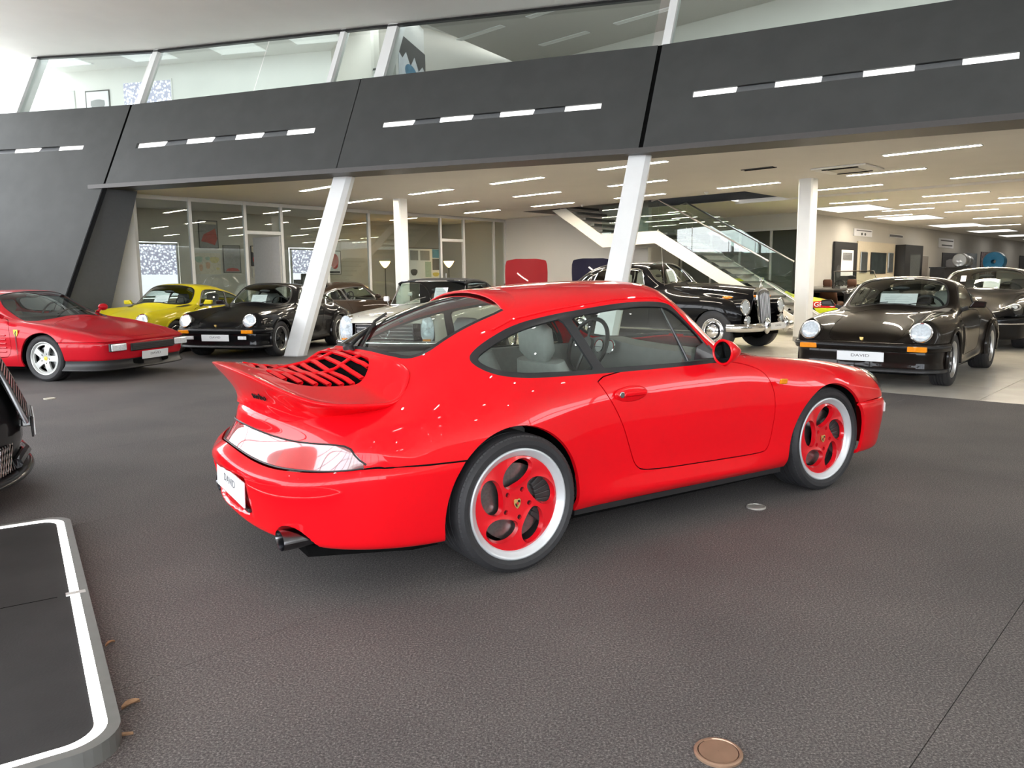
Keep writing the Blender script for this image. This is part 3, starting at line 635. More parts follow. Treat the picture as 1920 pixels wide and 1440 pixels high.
    Bs = [(-.950,0,.738),(-.930,.20,.725),(-.875,.36,.705),(-.80,.46,.710),(-.73,.545,.728),(-.64,.60,.742),(-.55,.615,.752),(-.47,.605,.770),(-.42,.560,.825),(-.395,.49,.880),(-.43,.29,.916),(-.46,0,.930)]
    rows = []
    n = len(E)
    for i in range(n):
        e, b = V3(E[i]), V3(Bs[i]); t = i / (n - 1)
        cx = -.86 + .30 * t; C = V3((cx, 0, .880 + .050 * t)); k = min(1, max(0, (8.5 - i) / 2.5))
        lipz = V3((0, 0, .016 * k)); inn = (C - e) * V3((1, 1, 0)); inn = inn / max(.01, np.linalg.norm(inn))
        Um = b * .55 + e * .45 + V3((.035 * k * (1 if i < 4 else .3), -.035 * k * min(1, i / 4), -.022 * k))
        rows.append([b, Um, e - V3((0, 0, .020)) + inn * .012, e, e + inn * .02 + V3((0, 0, .006)), e + inn * .075 + V3((0, 0, .004)), e * .5 + C * .5 + V3((0, 0, .018)), C])
    W = bsurf(np.array(rows), 7, 6, False, 2)
    half = Skin.from_grid(W, False, False)
    zc = half.V[np.argmin(half.V[:, 0])]
    if half.N[np.argmin(half.V[:, 0] + 5 * np.abs(half.V[:, 1]))][0] > 0: half.N = -half.N; half.F = [f[::-1] for f in half.F]
    half.N[np.abs(half.V[:, 1]) < 1e-4, 1] = 0
    oth = Skin(half.V * [1, -1, 1], half.N * [1, -1, 1], [f[::-1] for f in half.F])
    full = half.join(oth)
    VENT = chaikin([(-.905,-.4),(-.905,.22),(-.87,.40),(-.70,.43),(-.54,.42),(-.45,.34),(-.435,.2),(-.43,-.4)], 2)
    vent = full.take(lambda s: np.maximum(sdf(VENT, s.V[:, 0], np.abs(s.V[:, 1])), .4 - s.N[:, 2]))
    wing = full.build('whale_tail_spoiler', RED, root)
    vent.move(-.018).build('vent_recess', M_DARK, wing)
    topv = full.V
    def ztop(x, yv):
        d2 = (vent.V[:, 0] - x) ** 2 + (np.abs(vent.V[:, 1]) - abs(yv)) ** 2; k = np.argsort(d2)[:10]; wt = 1 / (d2[k] + 1e-5); return float((vent.V[k, 2] * wt).sum() / wt.sum())
    for i in range(9):
        x0 = -.885 + i * .054; hw = (.34, .37, .39, .40, .405, .40, .385, .35, .28)[i]
        ys = np.linspace(-hw, hw, 17); P0, P1, P2 = [], [], []
        for yv in ys:
            xx = x0 + .05 * (yv / .4) ** 2; z = ztop(xx, yv) + .003
            P0.append((xx - .015, yv, z - .004)); P1.append((xx + .008, yv, z + .001)); P2.append((xx + .010, yv, z - .004))
        MB().grid(np.array([P0, P1, P2, [(p[0] - .004, p[1], p[2] - .010) for p in P2], [(p[0] + .006, p[1], p[2] - .010) for p in P0], P0])[::-1]).build('louvre', RED, wing, smooth=True, angle=.5)
    for yv in (-.21, 0, .21):
        MB().tube([(x, yv, ztop(x, yv) - .002) for x in np.linspace(-.89, -.45, 8)], .008, 6).build('vent_rib', RED, wing, smooth=True)
    q = full.V[np.argmin(np.linalg.norm((full.V - V3((-.99, -.25, .80))) * [.4, 1, 1], axis=1) + 9 * (full.N[:, 0] > -.2))]; qn = full.N[np.argmin(np.linalg.norm(full.V - q, axis=1))]; qx = nrm(np.cross((0, 0, 1), qn)); qy = np.cross(qn, qx)
    text_obj('turbo_script', 'turbo', .050, q + qn * .004, qx, qy, mat('badge_dark', (.02, .02, .02), .2, .6, var=.05), root, extrude=.002, shear=.35, sx=1.25)
    # small lip over the rear window
    fr = [(.285,.512,1.122),(.355,.415,1.178),(.405,.29,1.216),(.430,.15,1.240),(.437,0,1.249)]
    tr = [(.190,.480,1.118),(.215,.385,1.170),(.222,.27,1.207),(.225,.14,1.226),(.226,0,1.233)]
    A = np.array([fr, [(a[0] * .5 + b[0] * .5, a[1] * .5 + b[1] * .5, (a[2] + b[2]) / 2 + .007) for a, b in zip(fr, tr)], [(b[0], b[1], b[2] + .006) for b in tr], [(b[0] + .004, b[1], b[2] - .010) for b in tr], [(b[0] + .06, b[1], b[2] - .004) for b in tr]])
    Sg = bsurf(A, 4, 6, True); lip = Skin.from_grid(Sg, True, True)
    if lip.N[10][2] < 0: lip.N = -lip.N; lip.F = [f[::-1] for f in lip.F]
    lip.build('rear_window_lip', RED, root)
    # rear wiper
    wp = MB().tube([(-.43, -.02, .975), (-.36, .05, 1.01), (-.22, .16, 1.07)], .010, 8); wa = wp.build('wiper_arm', M_BLACK, root, smooth=True)
    MB().tube([(-.40, -.10, .985), (-.22, .16, 1.083), (-.08, .33, 1.115)], .008, 6).build('wiper_blade', M_BLACK, wa, smooth=True)
    MB().lathe([(.028, 0), (.026, .03), (.012, .04)], 16, o=(-.435, -.03, .955), ax=(-.3, 0, 1)).build('wiper_hub', M_BLACK, wa, smooth=True)
    # drip rail along the roof edge
    for s in (1, -1):
        P = []
        for r in range(int(6.3 * nu), int(12.2 * nu), 3):
            c = S[r, 6 * nv:9 * nv + 1]; zt = np.interp(c[:, 0].mean(), [-.3, -.08, .03, .19, .40, .55, .75, .92, 1.10, 1.185, 1.33, 1.43], [.93, .995, 1.046, 1.103, 1.142, 1.161, 1.183, 1.192, 1.187, 1.158, 1.005, .86])
            t = np.interp(zt, c[:, 2], np.arange(len(c))); P.append([np.interp(t, np.arange(len(c)), c[:, q]) for q in range(3)])
        MB().tube(np.array(P) * [1, s, 1] + np.array([0, 0, .002]), .0055, 6).build('drip_rail', RED, root, smooth=True)
        MB().tube(np.array(RB_TOP[:4]) * [1, s, 1] + np.array([0, s * .001, .003]), .004, 6).build('bumper_seam', M_DARK, root, smooth=True)
    # underside, wheel housings, cabin
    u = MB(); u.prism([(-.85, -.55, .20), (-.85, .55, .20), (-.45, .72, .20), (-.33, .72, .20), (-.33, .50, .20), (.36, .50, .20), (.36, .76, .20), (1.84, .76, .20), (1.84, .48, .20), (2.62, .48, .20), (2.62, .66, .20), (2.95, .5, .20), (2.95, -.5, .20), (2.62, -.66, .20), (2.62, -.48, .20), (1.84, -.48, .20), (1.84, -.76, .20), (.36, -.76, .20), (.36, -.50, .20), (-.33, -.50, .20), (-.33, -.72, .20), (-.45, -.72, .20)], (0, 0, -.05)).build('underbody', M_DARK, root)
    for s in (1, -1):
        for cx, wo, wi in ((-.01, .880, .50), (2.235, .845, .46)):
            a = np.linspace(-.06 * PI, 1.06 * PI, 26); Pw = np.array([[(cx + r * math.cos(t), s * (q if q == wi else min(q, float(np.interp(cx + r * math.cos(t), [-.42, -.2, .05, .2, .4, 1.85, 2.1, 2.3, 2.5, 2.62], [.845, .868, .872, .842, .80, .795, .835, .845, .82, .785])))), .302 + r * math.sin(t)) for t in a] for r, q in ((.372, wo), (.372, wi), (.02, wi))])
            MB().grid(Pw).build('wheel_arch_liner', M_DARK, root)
        sk_ = MB().prism([(.36, s * .80, .207), (1.86, s * .80, .20), (1.86, s * .80, .172), (.36, s * .80, .178)], (0, -s * .05, 0)).build('sill_skirt', M_BLACK, root)
    interior(root, LEA, .62, 1.34, .34, mat('dash_grey', (.16, .16, .155), .6, var=.05))
    wl = mat('red_wheel_paint', (.66, .006, .014), .18, coat=1.0, var=.02); sil = mat('silver_rim_lip', (.62, .65, .67), .32, .35, var=.02)
    gold = mat('crest_gold', (.78, .58, .20), .3, .7, var=.1); cal = mat('caliper_black', (.03, .03, .03), .4, var=.1)
    for s in (1, -1):
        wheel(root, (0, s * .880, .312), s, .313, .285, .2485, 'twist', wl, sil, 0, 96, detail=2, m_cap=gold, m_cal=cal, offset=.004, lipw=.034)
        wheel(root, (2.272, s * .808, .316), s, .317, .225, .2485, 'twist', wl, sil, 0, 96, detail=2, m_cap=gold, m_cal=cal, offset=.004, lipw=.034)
    return root
def seat(parent, x, y, m, zb=.28, name='seat', back=.60, face=1):
    """bucket seat: cushion, backrest and headrest as one padded shape each"""
    s = empty(name, (x, y, zb), 0, parent=parent)
    def pad(nm, P, r):
        MB_ = MB(); P = [V3(q) for q in P]; rows = []
        for i, q in enumerate(P):
            wv, t = r[i]; a = np.linspace(0, 2 * PI, 17); d = nrm(P[min(i + 1, len(P) - 1)] - P[max(0, i - 1)]); up = nrm(np.cross(d, (0, 1, 0)))
            rows.append([q + V3((0, 1, 0)) * wv * np.sign(math.cos(t_)) * abs(math.cos(t_)) ** .5 + up * t * np.sign(math.sin(t_)) * abs(math.sin(t_)) ** .6 for t_ in a])
        MB_.grid(np.array(rows)); MB_.f.append(tuple(range(15, -1, -1))); b = (len(P) - 1) * 17; MB_.f.append(tuple(range(b, b + 16)))
        return MB_.build(nm, m, s, smooth=True, angle=1.0)
    pad('cushion', [(.52, 0, .12), (.48, 0, .14), (.25, 0, .12), (.0, 0, .08)], [(.20, .03), (.24, .07), (.24, .07), (.22, .06)])
    pad('backrest', [(.04, 0, .08), (-.02, 0, .22), (-.09, 0, .42), (-.14, 0, back)], [(.22, .06), (.25, .065), (.25, .06), (.19, .045)])
    pad('headrest', [(-.145, 0, back - .01), (-.16, 0, back + .05), (-.175, 0, back + .16), (-.18, 0, back + .19)], [(.08, .02), (.13, .045), (.13, .04), (.10, .02)])
    return s
def interior(root, lea, seat_x, wheel_x, wheel_y, dash_m, w=.66, floor=.22, x0=-.25, x1=1.75, zdash=.86, rear=True):
    cab = MB(); cab.prism([(x0, -w, floor), (x1, -w * .95, floor), (x1, w * .95, floor), (x0, w, floor)], (0, 0, .03)).build('cabin_floor', mat('cabin_carpet', (.02, .02, .022), .9, var=.1), root)
    for s in (1, -1):
        MB().prism([(x0 + .70, s * (w + .05), floor), (x1 - .1, s * (w + .05), floor), (x1 - .1, s * (w + .05), zdash - .01), (x0 + .70, s * (w + .05), zdash - .01)], (0, -s * .03, 0)).build('door_card', lea, root, bevel=.01)
        MB().prism([(x0 + .10, s * (w + .01), floor + .48), (x0 + .69, s * (w + .05), floor + .48), (x0 + .69, s * (w + .05), zdash - .01), (x0 + .10, s * (w + .01), zdash + .02)], (0, -s * .02, 0)).build('quarter_lining', lea, root)
        seat(root, seat_x, s * .35, lea)
    if rear: MB().prism([(-.30, -.5, .82), (.25, -.56, .62), (.25, .56, .62), (-.30, .5, .82)], (0, 0, -.12)).build('rear_shelf', lea, root, bevel=.02)
    d = MB(); P = []
    for yv in np.linspace(-.66, .66, 9):
        c = .04 * (abs(yv) / .66) ** 2; hump = .05 * math.exp(-((yv - wheel_y) / .2) ** 2)
        P.append([(x1 + .10 - c * 2, yv, zdash - .01), (x1 - .12 - c, yv, zdash + .02 + hump * .6), (x1 - .27 - c, yv, zdash + .005 + hump), (x1 - .30 - c, yv, zdash - .09), (x1 - .22, yv, zdash - .25)])
    d.grid(np.array(P)).build('dashboard', dash_m, root, smooth=True, angle=1.0)
    ctr = V3((wheel_x, wheel_y, zdash + .0)); ax = nrm((-.92, 0, .38)); X, Y = perp(ax)
    st = MB().tube([ctr + .185 * (math.cos(a) * X + math.sin(a) * Y) for a in np.linspace(0, 2 * PI, 40, endpoint=False)], .014, 8, True)
    sw = st.build('steering_wheel', M_BLACK, root, smooth=True)
    h = MB()
    for a in (0, PI / 2 * 1.1, PI, PI * 1.45): h.obox(ctr - .012 * X, X * .02, .18 * (math.cos(a) * X + math.sin(a) * Y) + ax * -.001, ax * .01)
    h.lathe([(.06, 0), (.055, .02), (.003, .024)], 20, o=ctr, ax=ax).build('wheel_hub', M_BLACK, sw, smooth=True)
    gm = mat('gauge_face', (.55, .56, .55), .4, var=.05)
    g = MB()
    for i in (-1.05, 0, 1.05):
        q = V3((x1 - .305, wheel_y + i * .10, zdash - .01)); MB().lathe([(.048, .0), (.047, .01), (.04, .012)], 20, o=q, ax=(-1, 0, .25)).build('gauge_ring', M_CHROME, root, smooth=True); g.cyl(q + V3((-.002, 0, 0)), q + V3((-.008, 0, .001)), .042, 20)
    g.build('gauges', gm, root)
    MB().ellipsoid((x1 - .42, 0, zdash + .27), (.015, .11, .03), 16, 8).build('rear_view_mirror', M_BLACK, root, smooth=True)
# ------------------------------------------------------------------ the other cars
M_AMBER = mat('amber_lens', (.85, .28, .01), .15, coat=.6, var=.05)
M_LAMP = mat('lamp_clear', (.80, .83, .85), .08, coat=1.0, var=.12, var_scale=40, spec=.8)
M_LAMPGLASS = glass_mat('lamp_glass', (.9, .93, .95), .9)
def paint(name, col, rough=.3):
    m = mat(name, col, rough, coat=.75, coat_rough=.02, var=.01, var_scale=2, spec=.03); m.node_tree.nodes['Principled BSDF'].inputs['Coat IOR'].default_value = 1.36; return m
P_BLACK = paint('black_car_paint', (.006, .006, .007)); P_BLACKBR = paint('black_brown_car_paint', (.010, .0075, .006))
def fix_out(sk, toward):
    """make normals point along +toward at the extreme vertex"""
    t = V3(toward); k = np.argmax(sk.V @ t)
    if sk.N[k] @ t < 0: sk.N = -sk.N; sk.F = [f[::-1] for f in sk.F]
    return sk
def shell(table, arches, nu=6, nv=4):
    sk = Skin.from_grid(bsurf(table, nu, nv), True, True)
    for cx, cz, r in arches: sk = sk.drop(circ_xz(cx, cz, r))
    return sk
def bumper_bar(root, name, path, prof, m, rim=0.0, cut=None, label=None):
    """wrap-around bar: path = stations (x,w) from the side to the centre, prof = levels (out, z)"""
    P = np.array(path, float); T = np.gradient(P, axis=0); Nn = np.stack([T[:, 1] * -1, T[:, 0]], 1); Nn /= np.linalg.norm(Nn, axis=1, keepdims=True)
    if (Nn[-1][0] < 0) == (P[-1][0] > 0): Nn = -Nn
    Gd = np.array([[(q[0] + n[0] * o, max(0, q[1] + n[1] * o) if k < len(P) - 1 else 0, z) for k, (q, n) in enumerate(zip(P, Nn))] for o, z in prof])
    sk = fix_out(Skin.from_grid(bsurf(Gd, 4, 4), True, False), (1 if P[-1][0] > 0 else -1, 0, 0))
    if cut: sk = sk.drop(cut)
    return sk.build(name, m, root, rim=rim, label=label)
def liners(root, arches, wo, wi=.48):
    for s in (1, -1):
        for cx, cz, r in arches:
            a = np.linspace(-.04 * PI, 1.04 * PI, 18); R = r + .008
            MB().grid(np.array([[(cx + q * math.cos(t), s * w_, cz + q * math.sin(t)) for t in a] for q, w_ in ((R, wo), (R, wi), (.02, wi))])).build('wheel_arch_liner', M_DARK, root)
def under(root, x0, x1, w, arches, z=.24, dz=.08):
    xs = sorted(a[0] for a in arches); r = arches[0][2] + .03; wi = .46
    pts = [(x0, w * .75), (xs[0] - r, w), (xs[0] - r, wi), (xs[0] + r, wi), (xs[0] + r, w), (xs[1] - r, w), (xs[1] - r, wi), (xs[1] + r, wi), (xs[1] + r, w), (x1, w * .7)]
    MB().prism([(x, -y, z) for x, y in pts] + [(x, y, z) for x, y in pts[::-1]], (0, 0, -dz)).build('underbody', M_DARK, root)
def round_lamp(root, c, n, r, s=1, ring=M_CHROME, bucket=None, name='headlight', depth=.10):
    """round headlamp: painted bucket, bright ring, ribbed reflector, domed glass"""
    c = V3(c); n = nrm(n)
    o = MB().lathe([(r * 1.10, -depth), (r * 1.12, -.012), (r * 1.06, -.004)], 28, o=c, ax=n).build(name, bucket or ring, root, smooth=True)
    MB().lathe([(r * 1.10, -.012), (r * 1.11, .004), (r * 1.04, .013), (r * .96, .010), (r * .93, .0)], 28, o=c, ax=n).build('lamp_ring', ring, o, smooth=True)
    MB().lathe([(r * .95, -.002), (r * .7, -.006), (r * .3, -.004), (.001, -.003)], 24, o=c, ax=n).build('reflector', M_LAMP, o, smooth=True)
    MB().lathe([(r * .95, .004), (r * .75, .016), (r * .4, .026), (.001, .030)], 28, o=c, ax=n).build('lamp_glass', M_LAMPGLASS, o, smooth=True)
    return o
def car_mirror(root, c, s, m, size=(.05, .09, .055)):
    c = V3((c[0], s * c[1], c[2])); o = MB().ellipsoid(c, size, 16, 10).build('door_mirror', m, root, smooth=True)
    MB().tube([c - V3((0, s * .02, size[2] * .6)), c - V3((.01, s * .06, size[2] + .03))], .014, 8).build('mirror_foot', M_BLACK, o, smooth=True)
CL_F = [
 row([2.0]*6+[1.98,1.95,1.95,2.02,2.08],[(.80,.20),(.84,.27),(.855,.40),(.862,.57),(.845,.69),(.795,.785),(.715,.835),(.622,.845),(.50,.818),(.28,.822),(0,.828)]),
 row([2.25]*7+[2.24,2.24,2.27,2.3],[(.80,.20),(.84,.27),(.86,.42),(.866,.57),(.846,.69),(.795,.775),(.715,.820),(.62,.828),(.48,.770),(.28,.765),(0,.768)]),
 row([2.5]*7+[2.52,2.52,2.54,2.55],[(.78,.20),(.82,.27),(.84,.42),(.850,.56),(.83,.67),(.78,.75),(.70,.795),(.61,.803),(.47,.715),(.27,.695),(0,.697)]),
 row([2.70]*4+[2.71,2.72,2.73,2.74,2.74,2.74,2.75],[(.76,.20),(.79,.27),(.812,.42),(.820,.55),(.80,.65),(.752,.73),(.685,.772),(.605,.780),(.46,.66),(.26,.630),(0,.632)]),
 [(2.80,.75,.20),(2.80,.765,.27),(2.81,.785,.42),(2.82,.79,.53),(2.82,.775,.62),(2.82,.735,.70),(2.83,.67,.738),(2.83,.595,.745),(2.85,.45,.605),(2.87,.25,.568),(2.88,0,.566)],
 [(2.86,.72,.20),(2.87,.73,.27),(2.88,.745,.40),(2.89,.755,.48),(2.90,.745,.525),(2.91,.70,.530),(2.92,.645,.532),(2.93,.58,.532),(2.95,.43,.53),(2.97,.24,.525),(2.98,0,.525)],
]
def classic_coupe(label, loc, yaw, P, grp=None, lower=None, fog=False, mirror_m=None, lea=(.09, .09, .085), card=True, card_w=.21, spoke=None, strip=None):
    root = empty('classic_coupe', (*loc, 0), yaw, label, 'car', grp)
    tab = COUPE[:14] + CL_F; nu, nv = 7, 5
    arches = [(0, .302, .352), (2.262, .303, .348)]
    S = bsurf(tab, nu, nv); sk = Skin.from_grid(S, True, True)
    for a in arches: sk = sk.drop(circ_xz(*a))
    sk = sk.drop(lambda s: np.maximum(2.55 - s.V[:, 0], s.V[:, 2] - .531))
    LEA = mat('leather_%d' % int(lea[0] * 1000), lea, .6, var=.06)
    fr = sk.take(side_poly(chaikin(DLO_OUT, 2), -.008, .4)); gq = fr.take(side_poly(chaikin(DLO_Q, 2), 0)); gd = fr.take(side_poly(chaikin(DLO_D, 1, .12), 0))
    ws, rw = chaikin(SCREEN, 2, .2), chaikin(REARWIN, 2, .2)
    scr = sk.take(top_poly(ws, .022, .86)); gs = scr.take(top_poly(ws, 0, .86)); rear = sk.take(top_poly(rw, .018, .90)); gr = rear.take(top_poly(rw, 0, .90))
    door = sk.take(side_poly(chaikin(DOOR, 2), 0, .5)); door, gap = door.split(side_poly(chaikin(DOOR, 2), -.006, .5)(door))
    HOOD = chaikin([(1.98, -.4), (1.93, .30), (1.98, .47), (2.3, .455), (2.7, .425), (2.92, .40), (2.945, .2), (2.95, -.4)], 1)
    hood = sk.take(top_poly(HOOD, 0, .5)); hood, hgap = hood.split(top_poly(HOOD, -.005, .5)(hood))
    sk.build('body_shell', P, root, rim=.02); hood.build('bonnet', P, root, rim=.01); hgap.move(-.008).build('bonnet_gap', M_DARK, root)
    for s in (1, -1):
        d = door.side(s).build('door', P, root, rim=.01); gap.side(s).move(-.008).build('door_gap', M_DARK, root)
        MB().obox((.62, s * .808, .735), (.13, 0, 0), (0, s * .02, 0), (0, 0, .022)).build('door_handle', M_BLACK, d, bevel=.006)
        fr.side(s).build('window_frame', M_BLACK, root, rim=.01); gd.side(s).move(-.006).build('door_window', M_CARGLASS, root); gq.side(s).move(-.006).build('quarter_window', M_CARGLASS, root)
        mo = MB().prism([(1.37, s * .80, .885), (1.37, s * .99, .885), (1.37, s * 1.0, .965), (1.37, s * .86, .975)], (.06, 0, 0)).build('door_mirror', mirror_m or P, root, bevel=.018, seg=3); MB().tube([(1.40, s * .73, .86), (1.40, s * .80, .89)], [.03, .022], 8).build('mirror_foot', M_BLACK, mo)
        for cx, wf, rf in ((0, .872, .036), (2.262, .852, .024)): MB().tube([(cx + (.352 + rf * .35) * math.cos(t), s * (wf - .02 * abs(math.cos(t)) ** 2), .303 + (.352 + rf * .35) * math.sin(t)) for t in np.linspace(-.06 * PI, 1.06 * PI, 24)], rf, 8).build('arch_flare', P, root, smooth=True)
        round_lamp(root, (2.900, s * .612, .652), (.93, s * .06, .36), .108, s, M_CHROME, P)
        wheel(root, (0, s * .875, .312), s, .312, .25, .212, 'petal', spoke or M_ALU, M_ALU, 0, 48, detail=1, m_cap=M_BLACK)
        wheel(root, (2.272, s * .835, .312), s, .312, .21, .212, 'petal', spoke or M_ALU, M_ALU, 0, 48, detail=1, m_cap=M_BLACK)
        MB().obox((2.955, s * .60 - .10, .440), (.0, .20, 0), (.05, 0, 0), (0, 0, .060)).build('front_indicator', M_AMBER, root, bevel=.008) if s > 0 else MB().obox((2.955, s * .60 - .10, .440), (.0, .20, 0), (.05, 0, 0), (0, 0, .060)).build('front_indicator', M_AMBER, root, bevel=.008)
        if fog: MB().obox((2.965, s * .50 - .08, .335), (0, .16, 0), (.02, 0, 0), (0, 0, .06)).build('fog_lamp', M_LAMP, root, bevel=.01)
    scr.build('windscreen_seal', M_BLACK, root, rim=.008); gs.move(-.005).build('windscreen', M_CARGLASS, root); rear.build('rear_window_seal', M_BLACK, root); gr.move(-.005).build('rear_window', M_CARGLASS, root)
    path = [(2.60, .845), (2.74, .825), (2.84, .785), (2.91, .72), (2.95, .60), (2.975, .42), (2.985, .2), (2.99, 0)]
    bumper_bar(root, 'impact_bumper', path, [(-.05, .425), (.0, .430), (.018, .45), (.022, .48), (.020, .51), (.0, .528), (-.06, .530)], P)
    bumper_bar(root, 'bumper_strip', path, [(.019, .474), (.032, .478), (.036, .489), (.032, .500), (.019, .504)], strip or M_BLACK)
    bumper_bar(root, 'front_valance', [(2.58, .815), (2.72, .79), (2.82, .745), (2.88, .67), (2.91, .56), (2.93, .40), (2.945, .2), (2.95, 0)], [(-.10, .20), (-.02, .20), (.018, .225), (.01, .30), (.015, .38), (.012, .43)], lower or P, .01, circ_xz(2.262, .303, .348))
    bumper_bar(root, 'chin_spoiler', [(2.60, .80), (2.72, .785), (2.82, .745), (2.88, .67), (2.91, .56), (2.93, .40), (2.945, .2), (2.95, 0)], [(.0, .24), (.03, .235), (.045, .205), (.03, .19), (-.04, .195)], M_BLACK)
    bumper_bar(root, 'rear_bumper', [(-.34, .87), (-.5, .86), (-.65, .80), (-.78, .70), (-.90, .52), (-.97, .3), (-.99, 0)], [(-.05, .22), (.0, .23), (.02, .35), (.03, .45), (.01, .52), (-.04, .53)], P)
    plate(root, (2.985, 0, .365), (0, 1, 0), (.05, 0, 1))
    MB().prism([(2.945 + .0, q[0], q[1]) for q in ((-.022, .575), (.022, .575), (.016, .548), (0, .538), (-.016, .548))], (.022, 0, .012)).build('bonnet_crest', mat('crest_gold', (.78, .58, .20), .3, .7, var=.1), root)
    for y0 in (-.42, .08): MB().tube([(1.86 - .1 * abs(y0), y0, .905), (1.80 - .1 * abs(y0), y0 + .2, .945), (1.77, y0 + .38, .958)], .006, 6).build('wiper', M_BLACK, root, smooth=True)
    if card: price_card(root, (1.64, .05, .975), (0, 1, 0), (-.50, 0, .86), card_w * 1.45, .20)
    interior(root, LEA, .62, 1.34, .34, M_BLACK); under(root, -.75, 2.85, .74, arches); liners(root, arches, .80)
    return root
# --- wedge-nosed mid-engined coupe ---------------------------------------
WEDGE = [
 [(-.98,.80,.28),(-1.0,.84,.36),(-1.02,.86,.5),(-1.02,.86,.64),(-1.0,.84,.74),(-.98,.80,.79),(-.96,.72,.80),(-.95,.62,.80),(-.95,.5,.80),(-.95,.3,.80),(-.95,0,.80)],
 row(-.80,[(.90,.25),(.93,.35),(.94,.5),(.935,.65),(.90,.77),(.86,.83),(.80,.87),(.7,.885),(.55,.895),(.3,.90),(0,.90)]),
 row(-.2,[(.9,.2),(.945,.3),(.947,.45),(.94,.62),(.91,.76),(.87,.84),(.80,.885),(.67,.935),(.52,.975),(.3,1.0),(0,1.005)]),
 row(.3,[(.9,.2),(.935,.3),(.925,.45),(.93,.62),(.90,.75),(.86,.84),(.795,.89),(.675,1.04),(.56,1.135),(.3,1.18),(0,1.19)]),
 row(.9,[(.9,.2),(.93,.3),(.915,.45),(.92,.6),(.895,.74),(.85,.83),(.795,.875),(.69,1.04),(.585,1.165),(.32,1.21),(0,1.218)]),
 row([1.35]*8+[1.36,1.42,1.46],[(.9,.2),(.93,.3),(.915,.45),(.92,.6),(.895,.74),(.85,.825),(.80,.868),(.70,1.02),(.595,1.155),(.33,1.200),(0,1.208)]),
 [(1.8,.9,.2),(1.8,.93,.3),(1.8,.915,.45),(1.8,.92,.6),(1.8,.895,.73),(1.78,.855,.80),(1.72,.805,.840),(1.67,.755,.905),(1.63,.70,.965),(1.80,.37,1.035),(1.86,0,1.045)],
 [(2.12,.89,.2),(2.12,.92,.3),(2.12,.915,.45),(2.12,.925,.6),(2.12,.90,.705),(2.12,.86,.770),(2.08,.81,.795),(2.05,.78,.803),(2.03,.735,.808),(2.20,.40,.818),(2.28,0,.820)],
 row([2.40]*7+[2.39,2.39,2.44,2.46],[(.88,.2),(.91,.3),(.925,.45),(.928,.58),(.90,.685),(.86,.740),(.80,.760),(.72,.760),(.55,.745),(.3,.755),(0,.758)]),
 row(2.7,[(.87,.2),(.90,.3),(.92,.45),(.922,.55),(.89,.645),(.85,.69),(.79,.708),(.71,.708),(.55,.698),(.3,.702),(0,.705)]),
 row(3.0,[(.84,.2),(.86,.3),(.875,.43),(.882,.52),(.855,.60),(.82,.638),(.76,.655),(.68,.658),(.52,.655),(.3,.662),(0,.665)]),
 row(3.25,[(.80,.2),(.82,.3),(.83,.42),(.835,.50),(.81,.555),(.775,.58),(.72,.59),(.65,.595),(.5,.597),(.3,.602),(0,.604)]),
 [(3.28,.78,.2),(3.30,.79,.3),(3.31,.80,.42),(3.32,.80,.49),(3.34,.785,.525),(3.36,.745,.536),(3.38,.69,.54),(3.40,.62,.542),(3.42,.49,.545),(3.44,.3,.545),(3.45,0,.545)],
]
